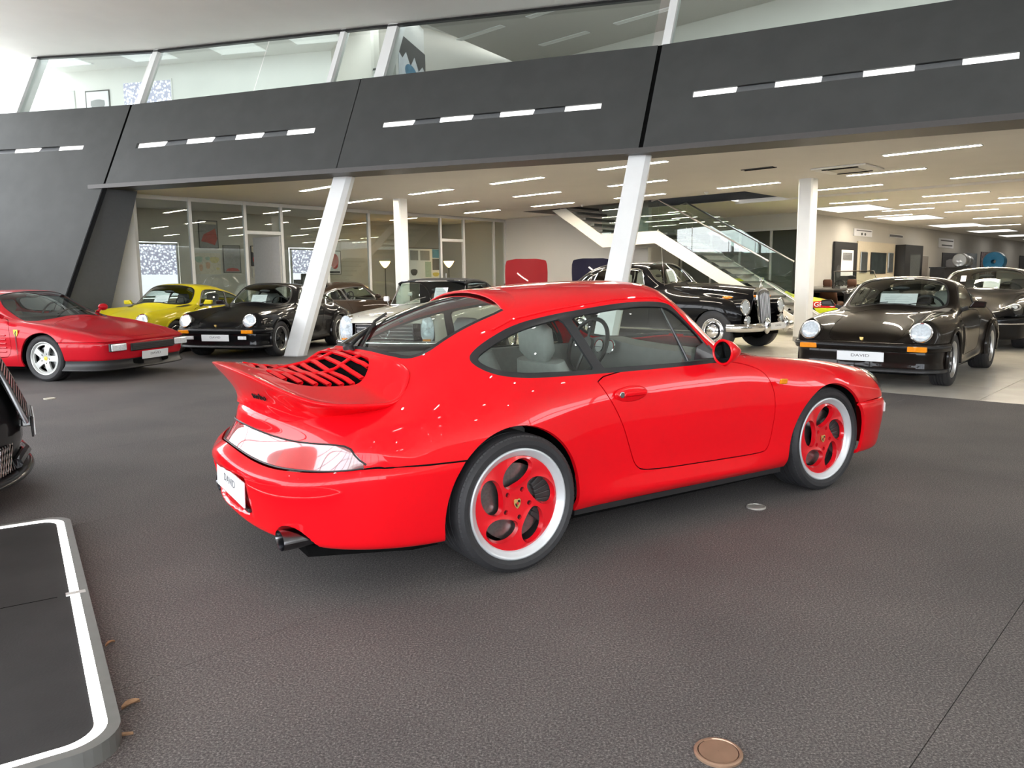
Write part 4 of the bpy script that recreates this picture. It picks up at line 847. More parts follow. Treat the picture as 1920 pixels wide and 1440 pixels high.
def wedge_coupe(label, loc, yaw):
    P = paint('rosso_paint', (.52, .010, .020)); root = empty('wedge_coupe', (*loc, 0), yaw, label, 'car')
    arches = [(0, .32, .36), (2.45, .312, .348)]
    sk = shell(WEDGE, arches, 8, 6)
    sk = sk.drop(lambda s: np.maximum(2.62 - s.V[:, 0], s.V[:, 2] - .535))
    DL = chaikin([(.46, .905), (1.64, .888), (1.36, 1.105), (.95, 1.125), (.46, 1.08)], 2, .14)
    fr = sk.take(side_poly(chaikin([(.40, .885), (1.73, .868), (1.39, 1.128), (.95, 1.148), (.40, 1.10)], 2, .14), 0, .5)); gd = fr.take(side_poly(DL))
    W1 = chaikin([(1.50, -.4), (1.47, .30), (1.43, .55), (1.63, .655), (2.03, .728), (2.11, .62), (2.18, .35), (2.21, -.4)], 1, .10)
    scr = sk.take(top_poly(W1, .018, .79)); gs = scr.take(top_poly(W1, 0, .79))
    DO = chaikin([(.40, .87), (.36, .60), (.42, .34), (.6, .30), (1.88, .30), (1.96, .40), (1.96, .62), (1.90, .80), (1.74, .86)], 1)
    door = sk.take(side_poly(DO, 0, .6)); door, gap = door.split(side_poly(DO, -.006, .6)(door))
    HD = chaikin([(2.30, -.4), (2.24, .35), (2.34, .60), (2.7, .60), (3.3, .52), (3.34, .25), (3.35, -.4)], 1)
    hood = sk.take(top_poly(HD, 0, .5)); hood, hg = hood.split(top_poly(HD, -.005, .5)(hood))
    sk.build('body_shell', P, root, rim=.02); hood.build('bonnet', P, root); hg.move(-.008).build('bonnet_gap', M_DARK, root)
    for s in (1, -1):
        d = door.side(s).build('door', P, root, rim=.01); gap.side(s).move(-.008).build('door_gap', M_DARK, root)
        for k in range(5):
            z = .40 + .055 * k
            MB().tube([(x, s * (.918 + .012 * math.sin(i / 8 * PI)), z) for i, x in enumerate(np.linspace(.50, 1.88, 9))], .012, 6).build('side_strake', P, d, smooth=True)
        fr.side(s).build('window_frame', M_BLACK, root, rim=.01); gd.side(s).move(-.006).build('door_window', M_CARGLASS, root)
        m = MB().ellipsoid((1.76, s * .98, .935), (.06, .085, .055), 18, 10).build('door_mirror', P, root, smooth=True)
        MB().tube([(1.78, s * .84, .86), (1.77, s * .90, .90), (1.76, s * .95, .92)], [.03, .02, .02], 8).build('mirror_foot', P, m, smooth=True)
        # lamp unit in the nose, popup lid outline on the bonnet
        l = MB().obox((3.385, s * .62 - .135 , .405), (0.0, .27, 0), (.045, 0, 0), (0, 0, .095)).build('front_lamp', M_LAMP, root, bevel=.012, seg=3)
        MB().obox((3.38, s * .62 - .145, .400), (0, .29, 0), (.035, 0, 0), (0, 0, .105)).build('lamp_bezel', M_BLACK, l, bevel=.008)
        wheel(root, (2.45, s * .885, .312), s, .313, .22, .222, 'star', mat('silver_alloy', (.62, .64, .62), .35, .35, var=.02), MATS['silver_alloy'], 0, 64, detail=1, m_cap=mat('cap_yellow', (.8, .6, .05), .4, var=.05))
        wheel(root, (0, s * .905, .32), s, .321, .25, .222, 'star', MATS['silver_alloy'], MATS['silver_alloy'], 0, 48, detail=1, m_cap=MATS['cap_yellow'])
        # yellow shield on the front fender
        sh = [(2.06 + x, s * .9235, .655 + z) for x, z in ((-.035, .045), (.035, .045), (.033, -.01), (.015, -.042), (0, -.05), (-.015, -.042), (-.033, -.01))]
        b = MB().prism(sh, (0, s * .004, 0)).build('fender_shield', MATS['cap_yellow'], root)
        MB().prism([(2.06 + x, s * .9277, .652 + z) for x, z in ((-.012, -.025), (.004, -.4), (.002, .0), (.014, .022), (.0, .03), (-.008, .01), (-.016, -.005))], (0, s * .001, 0)).build('shield_emblem', M_BLACK, b)
    scr.build('windscreen_seal', M_BLACK, root, rim=.008); gs.move(-.005).build('windscreen', M_CARGLASS, root)
    path = [(2.66, .90), (2.85, .885), (3.05, .855), (3.22, .80), (3.32, .70), (3.37, .52), (3.40, .3), (3.41, 0)]
    bb = bumper_bar(root, 'front_bumper', path, [(-.06, .275), (.0, .280), (.02, .33), (.03, .42), (.028, .50), (.010, .532), (-.03, .536)], P, .01, circ_xz(2.45, .312, .348))
    bumper_bar(root, 'front_valance', path, [(-.10, .14), (.02, .145), (.03, .17), (.0, .22), (.0, .282)], M_BLACK, .01, circ_xz(2.45, .312, .348))
    gr = MB().obox((3.432, -.43, .385), (0, .86, 0), (.022, 0, 0), (0, 0, .105)).build('grille_frame', M_BLACK, root, bevel=.012)
    for k in range(4): MB().obox((3.454, -.41, .402 + .022 * k), (0, .82, 0), (.003, 0, 0), (0, 0, .008)).build('grille_bar', mat('grille_grey', (.03, .03, .035), .4, var=.1), gr)
    MB().prism([(3.40, -.35, .20), (3.44, -.20, .20), (3.44, -.2, .27), (3.40, -.35, .27)], (-.06, 0, 0)).build('brake_duct', M_DARK, root); MB().prism([(3.40, .35, .20), (3.44, .20, .20), (3.44, .2, .27), (3.40, .35, .27)], (-.06, 0, 0)).build('brake_duct', M_DARK, root)
    plate(root, (3.47, .0, .315), (0, 1, 0), (.1, 0, 1))
    MB().tube([(2.16, -.30, .885), (2.06, -.05, .935), (1.98, .25, .965)], .008, 6).build('wiper', M_BLACK, root, smooth=True)
    interior(root, mat('tan_grey_leather', (.16, .15, .14), .6, var=.06), .75, 1.40, .36, M_BLACK, .72, .22, .1, 1.85, .86, False); under(root, -.9, 3.2, .80, arches); liners(root, arches, .88)
    return root
# --- open classic roadster with soft top ---------------------------------
ROAD = [
 [(-.95,.70,.30),(-1.0,.74,.38),(-1.03,.76,.5),(-1.04,.76,.62),(-1.02,.74,.72),(-1.0,.70,.76),(-.98,.64,.77),(-.97,.55,.775),(-.97,.42,.78),(-.97,.22,.78),(-.97,0,.78)],
 row(-.75,[(.78,.24),(.83,.33),(.85,.46),(.855,.60),(.84,.73),(.80,.80),(.73,.835),(.62,.845),(.45,.85),(.24,.855),(0,.857)]),
 row(0,[(.80,.22),(.85,.30),(.872,.44),(.88,.60),(.87,.76),(.83,.85),(.76,.885),(.64,.893),(.46,.90),(.24,.905),(0,.907)]),
 row(.6,[(.80,.22),(.85,.30),(.868,.44),(.875,.60),(.865,.77),(.83,.86),(.77,.893),(.65,.90),(.46,.905),(.24,.91),(0,.912)]),
 row(1.2,[(.80,.22),(.85,.30),(.868,.44),(.875,.60),(.865,.77),(.83,.855),(.77,.888),(.65,.90),(.46,.91),(.24,.92),(0,.925)]),
 row(1.8,[(.80,.22),(.85,.30),(.868,.44),(.875,.60),(.862,.755),(.82,.835),(.75,.868),(.63,.88),(.45,.90),(.24,.92),(0,.927)]),
 row(2.4,[(.80,.22),(.85,.30),(.865,.44),(.870,.60),(.855,.735),(.81,.805),(.74,.835),(.62,.845),(.44,.862),(.23,.885),(0,.892)]),
 row(2.8,[(.78,.24),(.82,.31),(.84,.44),(.845,.59),(.83,.71),(.79,.775),(.72,.802),(.61,.81),(.44,.82),(.23,.838),(0,.845)]),
 [(2.98,.75,.28),(3.0,.79,.34),(3.01,.81,.45),(3.02,.815,.58),(3.02,.80,.68),(3.02,.76,.735),(3.02,.70,.755),(3.03,.60,.762),(3.05,.43,.768),(3.08,.22,.78),(3.10,0,.785)],
 [(3.03,.70,.32),(3.05,.74,.38),(3.06,.76,.47),(3.07,.765,.56),(3.07,.755,.63),(3.07,.72,.67),(3.08,.66,.685),(3.09,.57,.69),(3.11,.42,.69),(3.14,.22,.695),(3.16,0,.70)],
]
def roadster(label, loc, yaw, P, top=True, name='classic_roadster', lamps=True, wheels='hubcap', lea=(.10, .04, .02), card=True):
    root = empty(name, (*loc, 0), yaw, label, 'car'); arches = [(0, .31, .345), (2.40, .31, .342)]
    sk = shell(ROAD, arches, 6, 5)
    cock = chaikin([(.15, -.4), (.18, .45), (.30, .64), (1.45, .66), (1.72, .55), (1.80, -.4)], 2)
    sk = sk.drop(top_poly(cock, 0, .80))
    DO = chaikin([(.52, .90), (.50, .45), (.55, .27), (1.45, .27), (1.52, .40), (1.53, .88)], 1); door = sk.take(side_poly(DO, 0, .76)); door, gap = door.split(side_poly(DO, -.005, .76)(door))
    HD = chaikin([(1.86, -.4), (1.84, .50), (2.0, .58), (2.9, .55), (3.06, .46), (3.10, -.4)], 1); hood = sk.take(top_poly(HD, 0, .65)); hood, hg = hood.split(top_poly(HD, -.005, .65)(hood))
    sk.build('body_shell', P, root, rim=.02); hood.build('bonnet', P, root); hg.move(-.008).build('bonnet_gap', M_DARK, root)
    for s in (1, -1):
        d = door.side(s).build('door', P, root, rim=.01); gap.side(s).move(-.008).build('door_gap', M_DARK, root)
        MB().obox((.62, s * .868, .77), (.14, 0, 0), (0, s * .02, 0), (0, 0, .02)).build('door_handle', M_CHROME, d, bevel=.005)
        MB().tube([(.36, s * .862, .30), (2.04, s * .860, .30)], .012, 6).build('sill_trim', M_CHROME, root)
        o = MB().obox((1.40, s * .86 - .05, .955), (.05, 0, 0), (0, .10, 0), (0, 0, .085)).build('door_mirror', M_PAPER, root, bevel=.02, seg=3)
        MB().tube([(1.42, s * .85, .96), (1.43, s * .82, .90)], .012, 6).build('mirror_foot', M_CHROME, o)
        if lamps:   # upright lamp unit: tall glass with two stacked lenses
            a = np.linspace(0, 2 * PI, 28, endpoint=False); ring = lambda kx, x: [(x, s * .655 + kx * .098 * math.cos(t), .60 + kx * .185 * np.sign(math.sin(t)) * abs(math.sin(t)) ** .75) for t in a]
            b = MB().grid(np.array([ring(1.10, 2.95) + [ring(1.10, 2.95)[0]], ring(1.10, 3.08) + [ring(1.10, 3.08)[0]]])); b = b.build('headlight', M_CHROME, root, smooth=True)
            MB().prism(ring(1.05, 3.075), (.006, 0, 0)).build('lamp_bowl', M_LAMP, b)
            MB().grid(np.array([r + [r[0]] for r in (ring(1.07, 3.085), ring(.9, 3.115), ring(.55, 3.130), ring(.02, 3.135))])).build('lamp_glass', M_LAMPGLASS, b, smooth=True)
            for z, r in ((.68, .075), (.52, .07)): MB().lathe([(r, 0), (r * .8, .012), (.001, .02)], 20, o=(3.082, s * .655, z), ax=(1, 0, 0)).build('lens', M_LAMP, b, smooth=True)
            MB().obox((3.09, s * .655 - .06, .435), (0, .12, 0), (.03, 0, 0), (0, 0, .035)).build('indicator_strip', M_AMBER, b, bevel=.006)
        wheel(root, (0, s * .86, .31), s, .315, .18, .185, wheels, P if wheels == 'hubcap' else M_ALU, M_CHROME, 0, 40, detail=0)
        wheel(root, (2.40, s * .86, .31), s, .315, .18, .185, wheels, P if wheels == 'hubcap' else M_ALU, M_CHROME, 0, 40, detail=0)
    if lamps:
        gf = MB().obox((3.11, -.46, .475), (0, .92, 0), (.02, 0, 0), (0, 0, .19)).build('grille_recess', M_BLACK, root, bevel=.04, seg=3)
        fp = [(3.14, -.47, .47), (3.14, .47, .47), (3.14, .46, .67), (3.14, -.46, .67)]
        MB().tube(fp, .014, 8, True).build('grille_surround', M_CHROME, gf, smooth=True)
        for z in (.52, .57, .62): MB().obox((3.135, -.45, z), (0, .9, 0), (.01, 0, 0), (0, 0, .010)).build('grille_bar', M_CHROME, gf)
        st = MB().tube([(3.155, .085 * math.cos(t), .57 + .085 * math.sin(t)) for t in np.linspace(0, 2 * PI, 24, endpoint=False)], .010, 6, True)
        for k in range(3): t = PI / 2 + k * 2 * PI / 3; st.cyl((3.155, 0, .57), (3.155, .08 * math.cos(t), .57 + .08 * math.sin(t)), .013, 8, .003)
        st.build('star_emblem', M_CHROME, gf, smooth=True)
        MB().lathe([(.03, 0), (.028, .008), (.001, .012)], 16, o=(3.08, 0, .787), ax=(.3, 0, 1)).build('bonnet_badge', M_CHROME, root, smooth=True)
        bumper_bar(root, 'front_bumper', [(2.80, .86), (2.95, .85), (3.08, .79), (3.15, .66), (3.19, .45), (3.21, .2), (3.215, 0)], [(-.02, .375), (.02, .37), (.035, .40), (.03, .43), (.0, .445), (-.02, .44)], M_CHROME)
    # windscreen frame and glass
    R = np.array([[(1.78 - .10 * (t) ** 2 - .42 * z, .64 * t * (1 - .10 * z / .38), .905 + z) for t in np.linspace(-1, 1, 13)] for z in (0, .19, .38)]); 
    R[1, :, 0] = R[0, :, 0] * .5 + R[2, :, 0] * .5
    R[2, :, 0] = R[0, :, 0] - .27; R[1, :, 0] = R[0, :, 0] - .135
    MB().grid(R).build('windscreen', M_CARGLASS, root, smooth=True)
    loop = np.concatenate([R[0], R[1:2, -1], R[2][::-1], R[1:2, 0]])
    MB().tube(loop, .014, 8, True).build('windscreen_frame', M_CHROME, root, smooth=True)
    for y0 in (-.35, .10): MB().tube([(1.83 - .1 * abs(y0), y0, .925), (1.74 - .05 * abs(y0), y0 + .2, 1.0), (1.70, y0 + .34, 1.03)], .005, 6).build('wiper', M_CHROME, root, smooth=True)
    if top:
        T = []
        for x, zz, wv in ((1.50, 1.285, .60), (1.2, 1.315, .615), (.8, 1.31, .62), (.45, 1.25, .62), (.2, 1.08, .64), (.08, .92, .66)):
            T.append([(x, 0.02 if 0 else wv + (.03 if z_ < 1 else 0) * 0, z_) for z_ in (zz - .05,)] + [(x, wv * .93, zz - .012), (x, wv * .6, zz + .008), (x, wv * .3, zz + .014), (x, 0, zz + .016)])
        tp = Skin.from_grid(bsurf(np.array(T), 5, 4), True, True); fix_out(tp, (0, 0, 1)); tp.build('soft_top', mat('soft_top_cloth', (.012, .012, .014), .85, var=.15, bump=.1), root, rim=.02)
        for s in (1, -1):
            MB().prism([(.62, s * .635, 1.235), (.45, s * .635, 1.20), (.20, s * .655, 1.02), (.10, s * .67, .90), (.55, s * .67, .90)], (0, -s * .012, 0)).build('soft_top_side', MATS['soft_top_cloth'], root)
            MB().prism([(1.44, s * .62, 1.245), (.66, s * .63, 1.245), (.60, s * .66, .91), (1.62, s * .66, .91)], (0, -s * .006, 0)).build('door_window', M_CARGLASS, root)
    if card: price_card(root, (1.62, .22, 1.08), (0, 1, 0), (-.45, 0, .83), .22, .22)
    interior(root, mat('leather_%d' % int(lea[0] * 1000), lea, .6, var=.06), .62, 1.28, .36, M_BLACK, .62, .24, .2, 1.68, .87, False); under(root, -.85, 2.95, .76, arches); liners(root, arches, .83)
    return root
# --- stately vintage saloon ------------------------------------------------
SAL = [
 [(-1.35,.55,.40),(-1.42,.60,.46),(-1.46,.62,.58),(-1.46,.62,.70),(-1.42,.60,.80),(-1.38,.56,.86),(-1.34,.5,.89),(-1.32,.42,.91),(-1.30,.32,.92),(-1.30,.18,.92),(-1.30,0,.92)],
 row(-1.0,[(.76,.36),(.82,.44),(.85,.56),(.86,.70),(.84,.84),(.79,.93),(.70,.98),(.58,1.0),(.44,1.01),(.24,1.02),(0,1.02)]),
 row(-.45,[(.80,.34),(.86,.40),(.89,.54),(.90,.70),(.88,.86),(.82,.99),(.72,1.08),(.62,1.15),(.48,1.22),(.26,1.25),(0,1.26)]),
 row(-.05,[(.80,.32),(.86,.38),(.89,.52),(.90,.70),(.885,.86),(.83,1.01),(.745,1.11),(.66,1.26),(.55,1.42),(.30,1.49),(0,1.50)]),
 row(.4,[(.80,.32),(.85,.37),(.87,.50),(.88,.70),(.87,.87),(.825,1.03),(.76,1.12),(.69,1.32),(.60,1.51),(.33,1.585),(0,1.595)]),
 row(.9,[(.80,.32),(.85,.37),(.865,.50),(.875,.70),(.865,.87),(.825,1.03),(.765,1.12),(.70,1.33),(.615,1.525),(.34,1.60),(0,1.61)]),
 row([1.35]*8+[1.34,1.4,1.42],[(.80,.32),(.85,.37),(.865,.50),(.875,.70),(.865,.87),(.825,1.02),(.765,1.11),(.70,1.32),(.61,1.51),(.34,1.58),(0,1.59)]),
 [(1.75,.80,.32),(1.75,.85,.37),(1.75,.865,.50),(1.75,.875,.70),(1.75,.86,.87),(1.74,.81,1.0),(1.70,.75,1.08),(1.66,.70,1.19),(1.62,.66,1.30),(1.72,.38,1.37),(1.75,0,1.38)],
 [(2.05,.80,.32),(2.05,.85,.37),(2.05,.87,.50),(2.05,.88,.70),(2.05,.86,.86),(2.05,.80,.97),(2.02,.70,1.04),(1.98,.62,1.08),(1.95,.56,1.12),(1.95,.34,1.17),(1.95,0,1.185)],
 row(2.45,[(.80,.34),(.86,.40),(.895,.52),(.905,.70),(.88,.86),(.80,.955),(.69,.985),(.57,.965),(.47,.985),(.36,1.12),(0,1.185)]),
 row(2.85,[(.80,.36),(.86,.42),(.895,.54),(.905,.70),(.885,.85),(.80,.945),(.68,.965),(.55,.905),(.42,.90),(.32,1.07),(0,1.155)]),
 row(3.2,[(.78,.38),(.84,.44),(.87,.55),(.885,.69),(.865,.82),(.785,.905),(.67,.92),(.54,.835),(.38,.82),(.285,1.0),(0,1.12)]),
 row([3.42]*7+[3.44]*4,[(.74,.40),(.79,.45),(.82,.55),(.835,.66),(.815,.76),(.755,.825),(.66,.835),(.54,.75),(.36,.74),(.255,.95),(0,1.09)]),
 [(3.50,.68,.44),(3.52,.72,.48),(3.53,.74,.55),(3.54,.745,.62),(3.54,.735,.67),(3.54,.70,.70),(3.53,.63,.70),(3.50,.53,.66),(3.48,.34,.66),(3.47,.235,.90),(3.47,0,1.06)],
]
def saloon(label, loc, yaw):
    P = P_BLACK; root = empty('vintage_saloon', (*loc, 0), yaw, label, 'car'); arches = [(0, .36, .36), (3.05, .37, .37)]
    sk = shell(SAL, arches, 7, 6)
    A = chaikin([(.98, 1.145), (1.52, 1.135), (1.40, 1.44), (1.28, 1.475), (.98, 1.485)], 1, .15); Bq = chaikin([(.90, 1.145), (.90, 1.485), (.42, 1.465), (.30, 1.42), (.20, 1.15)], 1, .15); Cq = chaikin([(.10, 1.16), (.20, 1.40), (.02, 1.36), (-.16, 1.22), (-.14, 1.17)], 1, .2)
    gl = [sk.take(side_poly(q, 0, .45)) for q in (A, Bq, Cq)]
    W1 = chaikin([(1.44, -.4), (1.43, .33), (1.40, .55), (1.66, .635), (1.86, .57), (1.89, .3), (1.90, -.4)], 2, .18); scr = sk.take(top_poly(W1, .012, 1.12)); gs = scr.take(top_poly(W1, 0, 1.12))
    doors = []
    for q in ([(.95, 1.12), (.95, .42), (1.68, .42), (1.72, .8), (1.62, 1.10)], [(.92, 1.12), (.92, .42), (.42, .42), (.30, .75), (.16, .85), (.14, 1.12)]):
        q = chaikin(q, 1, .1); d = sk.take(side_poly(q, 0, .6)); doors.append(d.split(side_poly(q, -.005, .6)(d)))
    sk.build('body_shell', P, root, rim=.02)
    for s in (1, -1):
        for d, gp in doors:
            o = d.side(s).build('door', P, root, rim=.01); gp.side(s).move(-.008).build('door_gap', M_DARK, root)
        for g, q in zip(gl, (A, Bq, Cq)):
            gg = g.side(s); o = gg.move(-.006).build('side_window', M_CARGLASS, root)
            V_ = gg.V; loop = []
            for x, z in q: k = np.argmin((V_[:, 0] - x) ** 2 + (V_[:, 2] - z) ** 2); loop.append(V_[k])
            MB().tube(loop, .011, 6, True).build('window_trim', M_CHROME, o, smooth=True)
        MB().tube([(1.20, s * .713, 1.14), (1.21, s * .655, 1.33), (1.18, s * .60, 1.48)], .010, 6).build('quarter_light_bar', M_CHROME, root)
        MB().tube([(-.2, s * .875, .99 - .02), (.6, s * .845, 1.0), (1.3, s * .845, .99), (1.9, s * .835, .95)], .009, 6).build('side_moulding', M_CHROME, root, smooth=True)
        MB().tube([(.42, s * .86, .36), (2.66, s * .86, .36)], .02, 8).build('running_board_trim', M_CHROME, root)
        MB().tube([(2.0, s * .50, 1.135), (2.5, s * .44, 1.10), (3.0, s * .36, 1.05), (3.40, s * .29, .99)], .008, 6).build('bonnet_moulding', M_CHROME, root, smooth=True)
        round_lamp(root, (3.545, s * .635, .78), (1, s * .05, .05), .125, s, M_CHROME, P, depth=.22)
        round_lamp(root, (3.58, s * .60, .56), (1, 0, 0), .068, s, M_CHROME, M_CHROME, 'fog_lamp', .06)
        b = MB().ellipsoid((3.22, s * .68, .945), (.10, .03, .028), 16, 8).build('fender_indicator', M_AMBER, root, smooth=True); MB().obox((3.12, s * .68 - .02, .925), (.18, 0, 0), (0, .04, 0), (0, 0, .012)).build('indicator_foot', M_CHROME, b)
        for cx in (0, 3.05): wheel(root, (cx, s * .865, .365), s, .37, .19, .215, 'hubcap', P, M_CHROME, 0, 56, detail=0)
        ov = MB().ellipsoid((3.80, s * .34, .46), (.06, .055, .14), 16, 10).build('bumper_overrider', M_CHROME, root, smooth=True)
        MB().tube([(3.50, s * .34, .44), (3.78, s * .34, .44)], .03, 8).build('bumper_bracket', M_CHROME, ov)
    bumper_bar(root, 'front_bumper', [(3.38, .93), (3.55, .915), (3.66, .82), (3.72, .62), (3.745, .4), (3.755, .2), (3.76, 0)], [(-.02, .365), (.03, .37), (.055, .42), (.055, .46), (.03, .50), (-.02, .505)], M_CHROME)
    # upright radiator shell with fine mesh
    outl = [(-.20, .40), (-.215, .60), (-.225, .80), (-.225, .98), (-.20, 1.05), (-.10, 1.10), (0, 1.115), (.10, 1.10), (.20, 1.05), (.225, .98), (.225, .80), (.215, .60), (.20, .40)]
    g = MB().prism([(3.50 - .10 * (z - .4), y, z) for y, z in outl], (.10, 0, 0)).build('radiator_shell', M_CHROME, root, bevel=.02, seg=3)
    inn = [(y * .82, .44 + (z - .40) * .89) for y, z in outl]
    MB().prism([(3.606 - .10 * (z - .4), y, z) for y, z in inn], (.006, 0, 0)).build('radiator_mesh', mat('radiator_mesh_grey', (.16, .16, .16), .45, .6, var=.25, var_scale=140), g)
    for k in range(7): y0 = -.15 + k * .05; MB().tube([(3.612, y0, .45), (3.612 - .058, y0, 1.03 - abs(y0) * .3)], .0035, 5).build('radiator_bar', M_ALU, g)
    st = MB().tube([(3.48, .042 * math.cos(t), 1.235 + .042 * math.sin(t)) for t in np.linspace(0, 2 * PI, 20, endpoint=False)], .005, 6, True)
    for k in range(3): t = PI / 2 + k * 2 * PI / 3; st.cyl((3.48, 0, 1.235), (3.48, .04 * math.cos(t), 1.235 + .04 * math.sin(t)), .007, 6, .002)
    st.lathe([(.03, 1.10), (.022, 1.14), (.01, 1.17), (.008, 1.195)], 12, o=(3.48, 0, 0), ax=(0, 0, 1)); st.build('radiator_mascot', M_CHROME, root, smooth=True)
    MB().tube([(1.95, 0, 1.19), (2.6, 0, 1.178), (3.2, 0, 1.125), (3.45, 0, 1.10)], .010, 6).build('bonnet_centre_strip', M_CHROME, root, smooth=True)
    scr.build('windscreen_frame', M_CHROME, root, rim=.01); gs.move(-.005).build('windscreen', M_CARGLASS, root)
    MB().tube([(1.46, 0, 1.565), (1.87, 0, 1.20)], .008, 6).build('windscreen_bar', M_CHROME, root)
    MB().tube([(1.86, -.60, 1.10), (1.84, -.64, 1.5), (1.82, -.66, 1.85)], .004, 6).build('antenna', M_CHROME, root)
    plate(root, (3.825, 0, .445), (0, 1, 0), (0, 0, 1)); price_card(root, (1.72, -.18, 1.34), (0, 1, 0), (-.4, .12, .83), .22, .26)
    interior(root, mat('cream_leather', (.42, .37, .28), .6, var=.05), .75, 1.38, .36, mat('wood_dash', (.10, .04, .015), .35, var=.3), .66, .36, .0, 1.72, 1.07, True)
    under(root, -1.2, 3.3, .78, arches, .38, .12); liners(root, arches, .83)
    return root
# ------------------------------------------------------------------ building shell
HC = 3.2                                                     # ceiling under the gallery
FP = np.array([[-13, 16.99], [-8.2, 15.89], [2.0, 12.18], [11.5, 7.2]]); LEAN = np.array([.234, .352]); ZT = 4.95
def fac(i, s, z, off=0.0):
    """point on facet i of the leaning gallery front; off = distance behind it"""
    q = FP[i] + (FP[i + 1] - FP[i]) * s + LEAN * (z - HC); n = np.array([-(FP[i + 1] - FP[i])[1], (FP[i + 1] - FP[i])[0]]); n = n / np.linalg.norm(n)
    return V3((q[0] + n[0] * off, q[1] + n[1] * off, z))
def hall_z(x): return 5.93 - .03 * x
# floor slab
TILE_V = 9.05
def floor_mat():
    m = mat('carpet_charcoal', (.05, .048, .047), .75, spec=.30); t = m.node_tree; b = t.nodes['Principled BSDF']
    c = t.nodes.new('ShaderNodeTexCoord'); n1 = t.nodes.new('ShaderNodeTexNoise'); n1.inputs['Scale'].default_value = 135; n1.inputs['Detail'].default_value = 6; n1.inputs['Roughness'].default_value = .85
    n2 = t.nodes.new('ShaderNodeTexNoise'); n2.inputs['Scale'].default_value = 1.1; n2.inputs['Detail'].default_value = 4
    r1 = t.nodes.new('ShaderNodeValToRGB'); e = r1.color_ramp.elements
    e[0].position = .36; e[0].color = (.030, .029, .029, 1); e[1].position = .50; e[1].color = (.105, .099, .097, 1)
    x = r1.color_ramp.elements.new(.59); x.color = (.23, .218, .21, 1); x = r1.color_ramp.elements.new(.70); x.color = (.55, .53, .51, 1)
    mx = t.nodes.new('ShaderNodeMixRGB'); mx.blend_type = 'MULTIPLY'; mx.inputs['Fac'].default_value = 1.0
    r2 = t.nodes.new('ShaderNodeValToRGB'); r2.color_ramp.elements[0].position = .3; r2.color_ramp.elements[0].color = (.78, .77, .78, 1); r2.color_ramp.elements[1].position = .7; r2.color_ramp.elements[1].color = (1.08, 1.05, 1.03, 1)
    bp = t.nodes.new('ShaderNodeBump'); bp.inputs['Strength'].default_value = .12; bp.inputs['Distance'].default_value = .004
    for n in (n1, n2): t.links.new(c.outputs['Object'], n.inputs['Vector'])
    t.links.new(n1.outputs['Fac'], r1.inputs['Fac']); t.links.new(n2.outputs['Fac'], r2.inputs['Fac'])
    t.links.new(r1.outputs['Color'], mx.inputs['Color1']); t.links.new(r2.outputs['Color'], mx.inputs['Color2']); t.links.new(mx.outputs['Color'], b.inputs['Base Color'])
    t.links.new(n1.outputs['Fac'], bp.inputs['Height']); t.links.new(bp.outputs['Normal'], b.inputs['Normal'])
    return m
M_CARPET = floor_mat()
M_TILE = mat('stone_tile', (.60, .565, .50), .22, var=.07, var_scale=2.2, spec=.5)
MB().prism([(-90, -90, -.06), (90, -90, -.06), (90, 110, -.06), (-90, 110, -.06)], (0, 0, -.3)).build('ground', mat('pale_paving', (.58, .57, .54), .8, var=.06, var_scale=.5), kind='structure')
floor = MB().prism([(-12.1, -9, -.02), (13.4, -9, -.02), (13.4, 5.5, -.02), (48, 36, -.02), (30, 62, -.02), (-2, 28, -.02), (-22, 26, -.02), (-12.1, 17.2, -.02)], (0, 0, -.03)).build('floor', mat('screed', (.10, .095, .09), .7, var=.1), kind='structure')
pile = []
US = [-2.52 + 1.98 * k for k in range(-9, 6)]
def strip_of_carpet(u0, u1, v0, v1):
    g = .0014
    P = [G(u0 + g, v0 + g), G(u1 - g, v0 + g), G(u1 - g, v1 - g), G(u0 + g, v1 - g)]
    MB().prism(P, (0, 0, -.018)).build('carpet_strip', M_CARPET, floor)
for k in range(len(US) - 1):
    u0, u1 = US[k], US[k + 1]; v1 = TILE_V if u1 > -14.3 else 6.8
    if abs(u0 + 2.52) < .01: strip_of_carpet(u0, u1, -12, 5.62); strip_of_carpet(u0, u1, 5.62, v1)
    else: strip_of_carpet(u0, u1, -14, v1)
# stone tiles laid on the grid; the nearest ones are single pieces, the far field is one sheet
tile_me = MB().prism([G(.003, .003), G(1.197, .003), G(1.197, 1.197), G(.003, 1.197)], (0, 0, -.018)).mesh('floor_tile')
n = 0
for i in range(-14, 9):
    for j in range(0, 12):
        u, v = -1.92 + 1.2 * i, TILE_V + 1.2 * j; c = G(u + .6, v + .6)
        if c[1] < 2 or c[0] / c[1] > .78 or u > 5 or n > 290: continue
        if u < -8.2 and j < 5: continue
        o = link_mesh('floor_tile', tile_me, M_TILE, floor); o.location = tuple(G(u, v)); n += 1
MB().prism([G(-17.4, TILE_V, -.012), G(9, TILE_V, -.012), G(9, 60, -.012), G(-17.4, 60, -.012)], (0, 0, -.006)).build('tile_field', M_TILE, floor)

